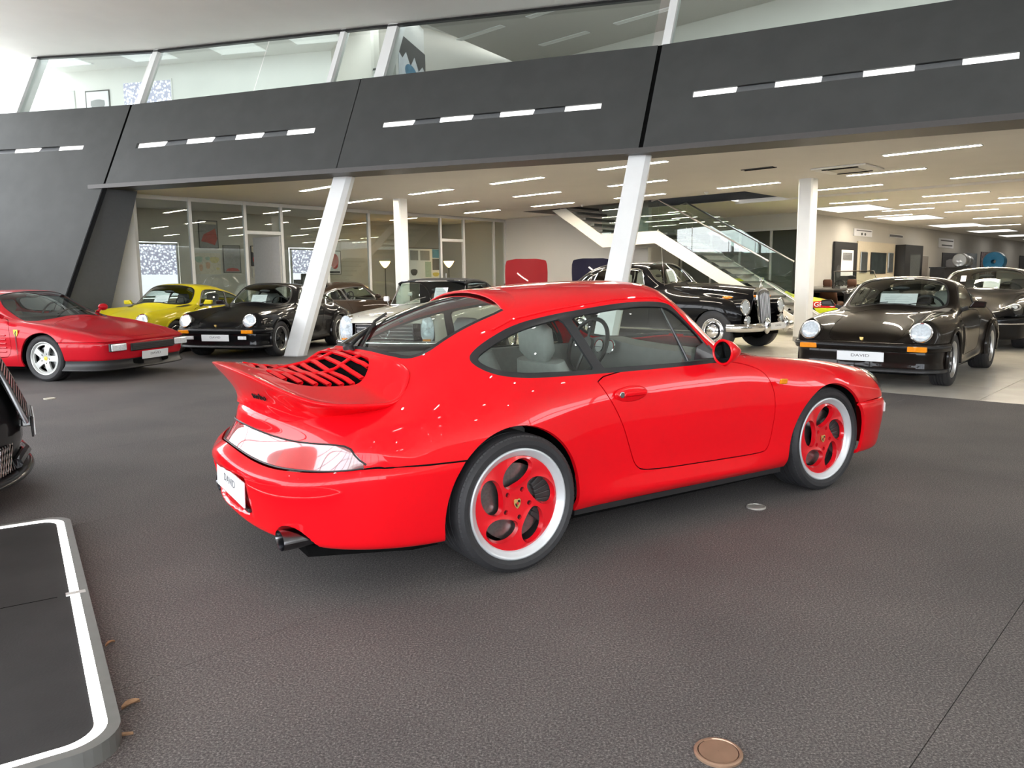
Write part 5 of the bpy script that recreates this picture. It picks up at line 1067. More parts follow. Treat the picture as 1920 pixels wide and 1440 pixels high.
# gallery front: leaning panels with recessed light slots
M_SLOT = mat('slot_grey', (.16, .165, .17), .5, var=.05)
def front_panel(name, i, s0, s1, z0, z1, slot=None):
    root = empty(name, tuple(fac(i, (s0 + s1) / 2, z0)), 0, kind='structure'); org = V3(root.location)
    F = lambda s, z, o=0.0: fac(i, s, z, o) - org
    m = MB(); th = .10
    if slot:
        sa, sb, za, zb, segs = slot
        ss = [s0, sa, sb, s1]; zz = [z0, za, zb, z1]
        for a in range(3):
            for b in range(3):
                if a == 1 and b == 1: continue
                m.add([F(ss[a], zz[b]), F(ss[a + 1], zz[b]), F(ss[a + 1], zz[b + 1]), F(ss[a], zz[b + 1])], [(0, 1, 2, 3)])
        for p, q in (((sa, za), (sb, za)), ((sb, za), (sb, zb)), ((sb, zb), (sa, zb)), ((sa, zb), (sa, za))):
            m.add([F(*p), F(*q), F(*q, th), F(*p, th)], [(0, 1, 2, 3)])
    else: m.add([F(s0, z0), F(s1, z0), F(s1, z1), F(s0, z1)], [(0, 1, 2, 3)])
    m.add([F(s0, z0, .45), F(s1, z0, .45), F(s1, z1, .45), F(s0, z1, .45)], [(3, 2, 1, 0)])
    m.add([F(s0, z1), F(s1, z1), F(s1, z1, .45), F(s0, z1, .45)], [(0, 1, 2, 3)])
    m.build('front_sheet', M_FASCIA, root)
    if slot:
        k = 0
        for (a, b) in segs:
            o = MB().prism([F(a, za + .002, .062), F(b, za + .002, .062), F(b, zb - .002, .062), F(a, zb - .002, .062)], fac(i, .5, 0, .03) - fac(i, .5, 0, 0)).build('light_insert', M_LEDCOOL, root)
        segs2 = [(segs[q][1], segs[q + 1][0]) for q in range(len(segs) - 1)]
        for a, b in segs2:
            MB().prism([F(a, za + .002, .03), F(b, za + .002, .03), F(b, zb - .002, .085), F(a, zb - .002, .085)], fac(i, .5, 0, .02) - fac(i, .5, 0, 0)).build('slot_infill', M_SLOT, root)
    return root
front_panel('wall_front_left_panel', 0, 0, .997, 0, ZT, (.235, .835, 4.045, 4.14, [(.235, .365), (.48, .609), (.705, .835)]))
g = .0035
front_panel('wall_front_gallery_a', 1, 0 + g, .5 - g * .2, HC, ZT, (.048, .436, 3.985, 4.095, [(.048, .113), (.161, .221), (.269, .327), (.377, .436)]))
front_panel('wall_front_gallery_b', 1, .5 + g * .2, 1 - g, HC, ZT, (.564, .929, 3.975, 4.075, [(.564, .620), (.666, .722), (.768, .823), (.872, .929)]))
front_panel('wall_front_gallery_c', 2, .003, 1, HC, ZT, (.0615, .4515, 4.005, 4.105, [(.0615, .122), (.173, .232), (.282, .341), (.393, .4515)]))
# backing behind the open joints, soffit under the gallery edge
bk = MB()
for i, s in ((1, 0.0), (2, 0.0)):
    P = [fac(i, s - .01, HC - (3.2 if i == 1 else 0), .02), fac(i, s + .01, HC - (3.2 if i == 1 else 0), .02), fac(i, s + .01, ZT, .02), fac(i, s - .01, ZT, .02)]; bk.add(P, [(0, 1, 2, 3)])
bk.build('trim_1', M_DARK, kind='structure')
CE = [(-8.55, 16.60), (-3.75, 14.93), (2.15, 12.80), (6.8, 10.52), (12.0, 7.72)]      # inner edge of the soffit = start of the ceiling
FE = [tuple(fac(0, .93, HC)[:2]), tuple(fac(1, .45, HC)[:2]), tuple(fac(2, 0, HC)[:2]), tuple(fac(2, .46, HC)[:2]), tuple(fac(2, 1, HC)[:2])]
sf = MB()
for k in range(4): sf.prism([(*FE[k], HC), (*FE[k + 1], HC), (*CE[k + 1], HC), (*CE[k], HC)], (0, 0, .08))
sf.build('trim_2', M_SOFFIT, kind='structure')
# return of the left panel and the white wall beside it
a0, a1 = fac(0, .997, 0), fac(0, .997, HC); r0, r1 = V3((-8.32, 15.62, 0)), V3((-7.75, 16.42, HC))
MB().prism([a0, a1, r1, r0], (-.03, .01, 0)).build('wall_return', mat('return_anthracite', (.045, .05, .056), .5, var=.05), kind='structure')
MB().prism([V3((-9.3, 16.35, 0)), V3((-7.95, 16.60, 0)), V3((-7.95, 16.60, HC)), V3((-9.3, 16.35, HC))], (-.04, .08, 0)).build('wall_white_nib', M_WHITE, kind='structure')
# hall ceiling (slightly falling to the right)
hc = [(-16, -9), (14, -9), (14, 7.5), tuple(fac(2, .9, 5.6, .1)[:2]), tuple(fac(2, 0, 5.86, .1)[:2]), tuple(fac(1, 0, 6.15, .1)[:2]), tuple(fac(0, 0, 6.3, .1)[:2])]
MB().prism([(x, y, hall_z(x)) for x, y in hc], (0, 0, .2)).build('ceiling', M_HALLCEIL, kind='structure')
# low ceiling under the gallery, with the stair opening left free
OPEN_U0, OPEN_U1, OPEN_V0, OPEN_V1 = -15.1, -8.35, 16.45, 18.1
def ceil_piece(P, name='ceiling_panel'):
    return MB().prism([(*q, HC) for q in P], (0, 0, .12)).build(name, M_CEIL, lowc)
lowc = empty('ceiling', (0, 0, 0), kind='structure')
g2 = lambda u, v: tuple(G(u, v)[:2])
def uv(x, y): p = V3((x, y, 0)); return float(p @ GA), float(p @ GB)
fr = [CE[0], CE[1], CE[2], CE[3], CE[4]]
ceil_piece([fr[0], fr[1], fr[2], fr[3], fr[4], g2(6, OPEN_V0), g2(-18, OPEN_V0)])
ceil_piece([g2(-18, OPEN_V0), g2(OPEN_U0, OPEN_V0), g2(OPEN_U0, OPEN_V1), g2(-18, OPEN_V1)])
ceil_piece([g2(OPEN_U1, OPEN_V0), g2(6, OPEN_V0), g2(6, 18.6), g2(OPEN_U1, 18.6)])
ceil_piece([g2(-9.7, 18.6), g2(6, 18.6), g2(6, 58), g2(-9.75, 58)]).location = (0, 0, -.05)
ow = MB()
for p, q in (((OPEN_U0, OPEN_V0), (OPEN_U1, OPEN_V0)), ((OPEN_U1, OPEN_V0), (OPEN_U1, OPEN_V1)), ((OPEN_U0, OPEN_V0), (OPEN_U0, OPEN_V1))):
    ow.add([G(*p, HC - .002), G(*q, HC - .002), G(*q, HC + .75), G(*p, HC + .75)], [(0, 1, 2, 3), (3, 2, 1, 0)])
ow.add([G(-12.0, 18.11, HC - .002), G(OPEN_U1, 18.11, HC - .002), G(OPEN_U1, 18.11, HC + .80), G(-12.0, 18.11, HC + .80)], [(0, 1, 2, 3), (3, 2, 1, 0)])
ow.build('stairwell_lining', mat('stairwell_grey', (.10, .10, .10), .6, var=.05), lowc)
MB().prism([G(OPEN_U0 - 1, OPEN_V0 - 1, HC + .78), G(OPEN_U1 + 1, OPEN_V0 - 1, HC + .78), G(OPEN_U1 + 1, OPEN_V1 + .2, HC + .78), G(OPEN_U0 - 1, OPEN_V1 + .2, HC + .78)], (0, 0, .1)).build('stairwell_top', mat('stairwell_dark', (.05, .05, .05), .7, var=.05), lowc)
# back walls of the showroom
M_WARMW = mat('warm_wall', (.55, .53, .49), .7, var=.015, var_scale=1.5)
MB().prism([G(-17.5, 18.12), G(-12.0, 18.12), G(-12.0, 18.12, 4.0), G(-17.5, 18.12, 4.0)], GB * .15).build('wall_back', M_WARMW, kind='structure')
MB().prism([G(-14.0, 18.27), G(-14.0, 23.0), G(-14.0, 23.0, 4.0), G(-14.0, 18.27, 4.0)], -GA * .15).build('wall_alcove_side', M_WARMW, kind='structure')
MB().prism([G(-9.6, 23.0), G(-9.6, 58), G(-9.6, 58, HC), G(-9.6, 23.0, HC)], -GA * .15).build('wall_right_back', M_WARMW, kind='structure')
al = empty('wall_alcove_front', tuple(G(-11.8, 23.0)), 0, kind='structure'); ao = V3(al.location)
MB().prism([G(-14, 23.0, 2.75) - ao, G(-9.6, 23.0, 2.75) - ao, G(-9.6, 23.0, HC + .8) - ao, G(-14, 23.0, HC + .8) - ao], GB * .12).build('lintel', M_WARMW, al)
for u in (-13.9, -12.8, -11.78, -10.75, -9.72): MB().obox(G(u - .03, 22.97) - ao, GA * .06, GB * .06, UZ * 2.75).build('mullion', M_FRAME, al)
for u in (-13.87, -12.77, -11.75, -10.72): MB().obox(G(u, 23.0, .05) - ao, GA * (1.0 if u < -11 else .97), GB * .01, UZ * 2.65).build('pane', M_GLASS, al)
MB().obox(G(-13.9, 22.97, 2.70) - ao, GA * 4.2, GB * .06, UZ * .07).build('head_rail', M_FRAME, al)
MB().prism([G(-14, 26), G(-9.7, 26), G(-9.7, 26, HC), G(-14, 26, HC)], GB * .1).build('wall_alcove_room', mat('room_grey', (.36, .35, .33), .8, var=.03), kind='structure')
MB().prism([G(-14, 23.0), G(-14, 26.1), G(-14, 26.1, HC), G(-14, 23.0, HC)], -GA * .1).build('wall_alcove_room_side', MATS['room_grey'], kind='structure')
MB().prism([G(-14, 18.2, HC + .0), G(-9.6, 18.2, HC), G(-9.6, 26, HC), G(-14, 26, HC)], UZ * .1).build('ceiling_alcove', M_CEIL, kind='structure')
MB().prism([G(-10, 58), G(7, 58), G(7, 58, HC), G(-10, 58, HC)], GB * .2).build('wall_far', M_WARMW, kind='structure')
MB().prism([G(6.2, -2), G(6.2, 58), G(6.2, 58, HC), G(6.2, -2, HC)], GA * .2).build('wall_right', M_WARMW, kind='structure')
# office front: glazed partition in grey frames
PU = -17.45
part = empty('wall_office_front', tuple(G(PU, 12.4)), 0, kind='structure'); po = V3(part.location)
mull = [6.68, 7.88, 9.20, 10.16, 11.45, 12.79, 14.1, 15.37, 16.3, 17.6, 18.1]
for v in mull: MB().obox(G(PU - .04, v - .035) - po, GA * .08, GB * .07, UZ * HC).build('mullion', M_FRAME, part)
for nm, z in (('head_rail', HC - .09), ('foot_rail', .0)): MB().obox(G(PU - .03, 6.65, z) - po, GA * .06, GB * 11.45, UZ * .09).build(nm, M_FRAME, part)
for k in range(len(mull) - 1):
    v0, v1 = mull[k] + .035, mull[k + 1] - .035
    if k in (2, 7):
        MB().obox(G(PU - .03, v0, 2.44) - po, GA * .06, GB * (v1 - v0), UZ * .08).build('transom', M_FRAME, part)
        MB().obox(G(PU - .005, v0, 2.52) - po, GA * .01, GB * (v1 - v0), UZ * (HC - .09 - 2.52)).build('pane', M_GLASS, part)
        if k == 7: 
            d = MB().obox(G(PU - .005, v0 + .05, .10) - po, GA * .012, GB * (v1 - v0 - .1), UZ * 2.32).build('glass_door', M_GLASS, part)
            MB().cyl(G(PU + .05, v0 + .12, .9) - po, G(PU + .05, v0 + .12, 1.5) - po, .015, 10).build('door_pull', M_ALU, d)
        else:
            hinge = G(PU, v1) - po; dr = nrm(-GA * .55 + -GB * .15)
            d = MB().obox(hinge + UZ * .03, dr * .9, np.cross(UZ, dr) * .045, UZ * 2.38).build('open_door', mat('door_grey', (.45, .44, .42), .5, var=.03), part)
    else: MB().obox(G(PU - .005, v0, .09) - po, GA * .01, GB * (v1 - v0), UZ * (HC - .18)).build('pane', M_GLASS, part)
# the office behind it
M_OFF = mat('office_wall', (.56, .53, .48), .8, var=.02)
MB().prism([G(-20.6, 5.0), G(-20.6, 7.75), G(-20.6, 7.75, HC), G(-20.6, 5.0, HC)], -GA * .1).build('wall_office_back_a', M_OFF, kind='structure')
ob = MB()
ob.prism([G(-20.6, 8.95), G(-20.6, 12.2), G(-20.6, 12.2, HC), G(-20.6, 8.95, HC)], -GA * .1)
ob.prism([G(-20.6, 7.75, 2.36), G(-20.6, 8.95, 2.36), G(-20.6, 8.95, HC), G(-20.6, 7.75, HC)], -GA * .1)
ob.prism([G(-20.6, 7.75), G(-20.6, 8.95), G(-20.6, 8.95, .9), G(-20.6, 7.75, .9)], -GA * .1)
ob.prism([G(-20.6, 12.2, 2.3), G(-20.6, 13.4, 2.3), G(-20.6, 13.4, HC), G(-20.6, 12.2, HC)], -GA * .1).prism([G(-20.6, 12.2), G(-20.6, 13.4), G(-20.6, 13.4, 1.0), G(-20.6, 12.2, 1.0)], -GA * .1)
ob.prism([G(-20.6, 13.4), G(-20.6, 24), G(-20.6, 24, HC), G(-20.6, 13.4, HC)], -GA * .1)
ob.build('wall_office_back_b', M_OFF, kind='structure')
MB().prism([G(-20.6, 18.2), G(-17.4, 18.2), G(-17.4, 18.2, HC), G(-20.6, 18.2, HC)], GB * .1).build('wall_office_end', M_OFF, kind='structure')
MB().prism([G(-20.6, 5.6), G(-17.6, 6.6), G(-17.6, 6.6, HC), G(-20.6, 5.6, HC)], -GB * .1).build('wall_office_side', M_OFF, kind='structure')
MB().prism([G(-20.7, 6.5, HC), G(-17.4, 6.7, HC), G(-17.4, 18.3, HC), G(-20.7, 18.3, HC)], UZ * .1).build('ceiling_office', M_CEIL, kind='structure')
def patterned(name):
    m = mat(name, (.7, .7, .74), .6); t = m.node_tree; b = t.nodes['Principled BSDF']; c = t.nodes.new('ShaderNodeTexCoord'); v = t.nodes.new('ShaderNodeTexVoronoi'); v.inputs['Scale'].default_value = 16
    r = t.nodes.new('ShaderNodeValToRGB'); r.color_ramp.elements[0].position = .25; r.color_ramp.elements[0].color = (.85, .86, .95, 1); r.color_ramp.elements[1].position = .55; r.color_ramp.elements[1].color = (.25, .25, .34, 1)
    t.links.new(c.outputs['Object'], v.inputs['Vector']); t.links.new(v.outputs['Distance'], r.inputs['Fac']); t.links.new(r.outputs['Color'], b.inputs['Base Color']); t.links.new(r.outputs['Color'], b.inputs['Emission Color']); b.inputs['Emission Strength'].default_value = 1.0; return m  # emission stands in for daylight through the film
M_PAT = patterned('patterned_window_film')
for k, (v0, v1, z0, z1) in enumerate(((7.78, 8.92, .92, 2.34), (12.23, 13.37, 1.02, 2.28))):
    wn = empty('window_%d' % (k + 1), tuple(G(-20.6, (v0 + v1) / 2, z0)), 0, kind='structure'); wo = V3(wn.location)
    for a in (v0, v1 - .05): MB().obox(G(-20.62, a, z0) - wo, GA * .06, GB * .05, UZ * (z1 - z0)).build('window_frame', M_FRAME, wn)
    for z in (z0, z1 - .05): MB().obox(G(-20.62, v0, z) - wo, GA * .06, GB * (v1 - v0), UZ * .05).build('window_frame', M_FRAME, wn)
    zm = z0 + (z1 - z0) * .42
    MB().obox(G(-20.60, v0 + .05, zm) - wo, GA * .006, GB * (v1 - v0 - .1), UZ * (z1 - zm - .05)).build('film_pane', M_PAT, wn)
    MB().obox(G(-20.60, v0 + .05, z0 + .05) - wo, GA * .006, GB * (v1 - v0 - .1), UZ * (zm - z0 - .05)).build('frosted_pane', mat('frosted_pane', (.75, .75, .78), .6, emit=(.9, .9, 1.0), emit_s=.8), wn)
    # nothing shines behind the panes: daylight is put into them as glow
# columns -----------------------------------------------------------------
def leaning_column(top, label):
    t = V3((*top, HC)); b = t - V3((.748, 1.126, HC)); o = empty('leaning_column', tuple(b), 0, label, 'column', 'leaning white columns under the gallery front')
    d = t - b; x = V3((.955, -.297, 0)); y = V3((.297, .955, 0))
    P = [(-.17, -.10), (.10, -.10), (.17, -.02), (.17, .10), (-.10, .10), (-.17, .02)]
    MB().prism([x * p + y * q for p, q in P], d).build('shaft', M_COLUMN, o)
    MB().prism([x * p * 1.12 + y * q * 1.12 for p, q in P], (0, 0, .012)).build('base_plate', M_ALU, o)
    return o
leaning_column((-3.06, 14.62), 'leaning white column beside the black coupe with the dark bumper')
leaning_column((2.06, 12.49), 'leaning white column in front of the black vintage saloon')
def column(c, r, label, z=HC):
    o = empty('column', (*c, 0), 0, label, 'column')
    x, y = GA, GB
    P = [(-1, -.8), (-.8, -1), (.8, -1), (1, -.8), (1, .8), (.8, 1), (-.8, 1), (-1, .8)]
    MB().prism([x * p * r + y * q * r for p, q in P], UZ * z).build('shaft', M_COLUMN, o)
    MB().prism([x * p * r * 1.03 + y * q * r * 1.03 for p, q in P], UZ * .09).build('base_trim', mat('base_grey', (.35, .34, .32), .4, var=.05), o)
column((-2.59, 18.55), .125, 'upright white column behind the white roadster')
column((5.90, 15.60), .145, 'upright white column beside the yellow race car')
# ceiling strip lights ---------------------------------------------------
strip_me = None
def strip(u, v, z=HC, L=1.36, m=None, grp='recessed strip lights in the low ceiling', lab='white strip light recessed in the low ceiling over the showroom cars', nm='ceiling_light'):
    o = empty(nm, tuple(G(u, v, z)), math.radians(-43.5), lab, 'ceiling light', grp)
    MB().box((0, 0, -.004), (L, .12, .010)).build('diffuser', m or M_LEDWARM, o)
    f = MB()
    for s in (-1, 1): f.box((0, s * .068, -.006), (L + .03, .012, .014)).box((s * (L / 2 + .008), 0, -.006), (.012, .13, .014))
    f.build('trim_frame', M_COLUMN, o)
for v, us in ((9.06, (-13.99,)), (11.2, (-7.76, -10.45, -13.0, -15.46)), (13.3, (-3.7, -9.1, -11.8, -14.4)), (15.4, (-5.03, -7.75, -10.46, -13.12, -15.7)), (17.4, (-3.76, -6.42)), (20.3, (-5.07, -7.25, -2.6)), (22.2, (-6.16, -3.9)), (23.9, (-7.15, -5.0)), (25.8, (-8.28, -6.0, -3.8)), (29.5, (-6.1, -4.0)), (34.3, (-7.0, -5.0))):
    for u in us: strip(u, v, HC - (.05 if v > 18.6 else 0))
for v in (22.3, 27.4, 33.0, 38.6, 44.2, 49.8, 55.0):  # far end of the row is added to brighten the far wall
    o = empty('ceiling_light_panel', tuple(G(-8.1, v, HC - .05)), math.radians(-43.5), 'large square light panel in the rear ceiling by the display wall', 'ceiling light', 'square light panels along the display wall')
    MB().box((0, 0, -.004), (1.5, 2.0, .012)).build('diffuser', M_LED, o)
    f = MB()
    for s in (-1, 1): f.box((0, s * 1.02, -.006), (1.58, .03, .02)).box((s * .77, 0, -.006), (.03, 2.0, .02))
    f.build('trim_frame', M_COLUMN, o)
# air-conditioning cassette, vent, detectors
o = empty('air_conditioner', tuple(G(-5.35, 14.4, HC - .012)), math.radians(-43.5), 'flush white air conditioner cassette in the low ceiling', 'air conditioner')
MB().box((0, 0, -.006), (.95, .95, .03)).build('grille_plate', M_WHITE, o, bevel=.01)
for s in (-1, 1): MB().box((0, s * .36, -.030), (.62, .05, .01)).build('air_slot', M_DARK, o)
MB().box((0, 0, -.029), (.5, .5, .008)).build('intake', mat('intake_beige', (.5, .47, .42), .6, var=.05), o)
o = empty('ceiling_vent', tuple(G(-6.45, 13.2, HC)), math.radians(-43.5), 'narrow black vent slot in the low ceiling', 'vent')
MB().box((0, 0, -.004), (.56, .13, .010)).build('slot', M_DARK, o); MB().box((0, .07, -.007), (.6, .012, .016)).box((0, -.07, -.007), (.6, .012, .016)).build('edge', M_BLACK, o)
for u, v in ((-9.0, 15.9), (-12.7, 16.1), (-2.6, 15.2)):
    o = empty('smoke_detector', tuple(G(u, v, HC)), 0, 'small round detector on the low ceiling', 'detector', 'detectors on the low ceiling')
    MB().lathe([(.055, 0), (.05, -.02), (.02, -.05), (.001, -.05)], 20, ax=(0, 0, 1)).build('housing', M_WHITE, o, smooth=True); MB().lathe([(.02, -.05), (.018, -.058), (.001, -.06)], 16, ax=(0, 0, 1)).build('sensor', M_FRAME, o, smooth=True)

# glazing above the gallery front ---------------------------------------
GT = lambda i, s: hall_z(fac(i, s, 5.9)[0]) - .02
up = empty('window_3', tuple(fac(1, .5, ZT)), 0, kind='structure'); uo = V3(up.location)
cuts = [(0, .38), (0, .995), (1, .273), (1, .43), (1, .525), (1, .99), (2, .45), (2, .9)]
def upane(i, a, b):
    P = [fac(i, a, ZT, .12), fac(i, b, ZT, .12), fac(i, b, GT(i, b), .12), fac(i, a, GT(i, a), .12)]
    MB().prism([q - uo for q in P], fac(i, 0, 0, .012) - fac(i, 0, 0, 0)).build('pane', M_GLASS, up)
for i, a, b in ((0, .40, .99), (1, .02, .270), (1, .273, .425), (1, .438, .52), (1, .54, .985), (2, .012, .55), (2, .553, .98)): upane(i, a, b)
def upost(i, s, wd, dp=.16, off=.05, name='post', m=None):
    a, b = fac(i, s, ZT - .02, off), fac(i, s, GT(i, s) + .03, off); ex = nrm(fac(i, 1, 0) - fac(i, 0, 0)); en = nrm(fac(i, 0, 0, 1) - fac(i, 0, 0, 0))
    return MB().prism([a - uo - ex * wd / 2, a - uo + ex * wd / 2, a - uo + ex * wd / 2 + en * dp, a - uo - ex * wd / 2 + en * dp], b - a).build(name, m or M_COLUMN, up)
upost(0, .37, .42, .3); upost(1, .010, .13); upost(1, .432, .10); upost(1, .530, .20, .3); upost(2, .006, .13)
for i, a, b in ((0, .38, 1), (1, 0, 1), (2, 0, 1)):
    P = [fac(i, a, GT(i, a) - .035, .05), fac(i, b, GT(i, b) - .035, .05), fac(i, b, GT(i, b) + .01, .05), fac(i, a, GT(i, a) + .01, .05)]
    MB().prism([q - uo for q in P], fac(i, 0, 0, .10) - fac(i, 0, 0, 0)).build('head_rail', M_BLACK, up)
# upper floor seen through it
MB().prism([fac(0, 0, 4.8, .5), fac(1, 0, 4.8, .5), fac(2, 0, 4.8, .5), fac(2, 1, 4.8, .5), G(6, 18.3, 4.8), G(-22, 18.3, 4.8), G(-24, 10, 4.8)], (0, 0, -.3)).build('floor_upper', M_WHITE, kind='structure')
MU = mat('upper_ceiling', (.50, .47, .43), .8, var=.02)
MB().prism([fac(1, .53, 6.25, .2), fac(2, 0, 6.25, .2), fac(2, 1, 6.25, .2), G(6, 14.2, 6.25), G(-12.8, 14.2, 6.25)], (0, 0, .1)).build('ceiling_upper', MU, kind='structure')
MB().prism([fac(0, 0, 6.45, .2), fac(1, 0, 6.45, .2), fac(1, .53, 6.45, .2), G(-12.8, 14.2, 6.45), G(-22, 14, 6.45)], (0, 0, .1)).build('ceiling_upper_left', M_WHITE, kind='structure')
MB().prism([G(-12.72, 9.6, 4.8), G(-12.72, 14.05, 4.8), G(-12.72, 14.05, 6.45), G(-12.72, 9.6, 6.45)], -GA * .1).build('wall_upper_a', M_OFF, kind='structure')
MB().prism([G(-12.8, 14.02, 4.8), G(6, 14.02, 4.8), G(6, 14.02, 6.45), G(-12.8, 14.02, 6.45)], GB * .1).build('wall_upper_b', M_WARMW, kind='structure')
pq = [V3((-14.2, 20.6, 4.8)), V3((-4.0, 18.2, 4.8))]
MB().prism([pq[0], fac(0, .05, 4.8, .3), fac(0, .05, 6.4, .3), pq[0] + UZ * 1.7], (-.1, 0, 0)).build('wall_upper_end', M_WHITE, kind='structure')
MB().prism([pq[0], pq[1], pq[1] + UZ * 1.8, pq[0] + UZ * 1.8], (.02, .1, 0)).build('wall_upper_left', M_WHITE, kind='structure')
MB().prism([pq[1], G(-12.72, 9.6, 4.8), G(-12.72, 9.6, 6.6), pq[1] + UZ * 1.8], (.1, .02, 0)).build('wall_upper_link', M_OFF, kind='structure')
for v, us in ((11.5, (-11.7, -9.75, -7.8)), (13.0, (-10.75, -8.8, -6.8))):
    for u in us: strip(u, v, 6.25, 1.25, mat('led_off', (.8, .78, .74), .5, var=.02), 'unlit strip lights of the upper floor', 'unlit strip light on the dim upper floor ceiling', 'strip_light')
# glazed outer walls of the hall (left and behind), thin white posts
ol = empty('window_4', (-11.9, 4, 0), 0, kind='structure')
for y in np.arange(-8.6, 17.6, 2.6): MB().box((0, y - 4, 3.1), (.18, .09, 6.2)).build('post', M_COLUMN, ol)
MB().prism([(-11.95, 8.5, 0), (-11.95, 17.6, 0), (-11.95, 17.6, 2.4), (-11.95, 8.5, 2.4)], (-.15, 0, 0)).build('wall_left_light_block', M_WHITE, kind='structure')  # unseen, added to hold window light off the gallery front
for z in (.06, 2.4, 4.4): MB().box((0, .4, z), (.12, 26, .07)).build('transom', M_COLUMN, ol)
obk = empty('window_5', (0, -8.8, 0), 0, kind='structure')
for x in np.arange(-11.7, 13.5, 2.4): MB().box((x, 0, 3.0), (.09, .18, 6.0)).build('post', M_COLUMN, obk)
for z in (.06, 2.4, 4.4): MB().box((.5, 0, z), (25, .12, .07)).build('transom', M_COLUMN, obk)
og = empty('window_6', (13.2, -1, 0), 0, kind='structure')
for y in np.arange(-7.6, 7.6, 2.4): MB().box((0, y, 2.9), (.18, .09, 5.8)).build('post', M_COLUMN, og)
for z in (.06, 2.4, 4.4): MB().box((0, -.2, z), (.12, 15, .07)).build('transom', M_COLUMN, og)
MB().prism([(13.2, 5.0, 0), (13.2, 7.4, 0), (13.2, 7.4, 5.6), (13.2, 5.0, 5.6)], (.2, 0, 0)).build('wall_hall_right', M_WHITE, kind='structure')

k = 0
for x in (-6.6, -4.4, -2.2, 0, 2.2, 4.4, 6.6):
    for y in (-4.4, -2.4, -.4, 1.6, 3.6, 5.6):
        o = empty('ceiling_spot', (x, y, hall_z(x)), 0, 'small round spotlight recessed in the high hall ceiling', 'spotlight', 'spotlights in the high hall ceiling')
        MB().lathe([(.075, .0), (.072, -.012), (.055, -.012), (.05, .0)], 20, ax=(0, 0, 1)).build('bezel', M_ALU, o, smooth=True)
        MB().lathe([(.05, -.006), (.001, -.006)], 16, ax=(0, 0, 1)).build('lens', mat('spot_lens', (.9, .9, .9), .4, emit=(1, .95, .88), emit_s=120.0), o)
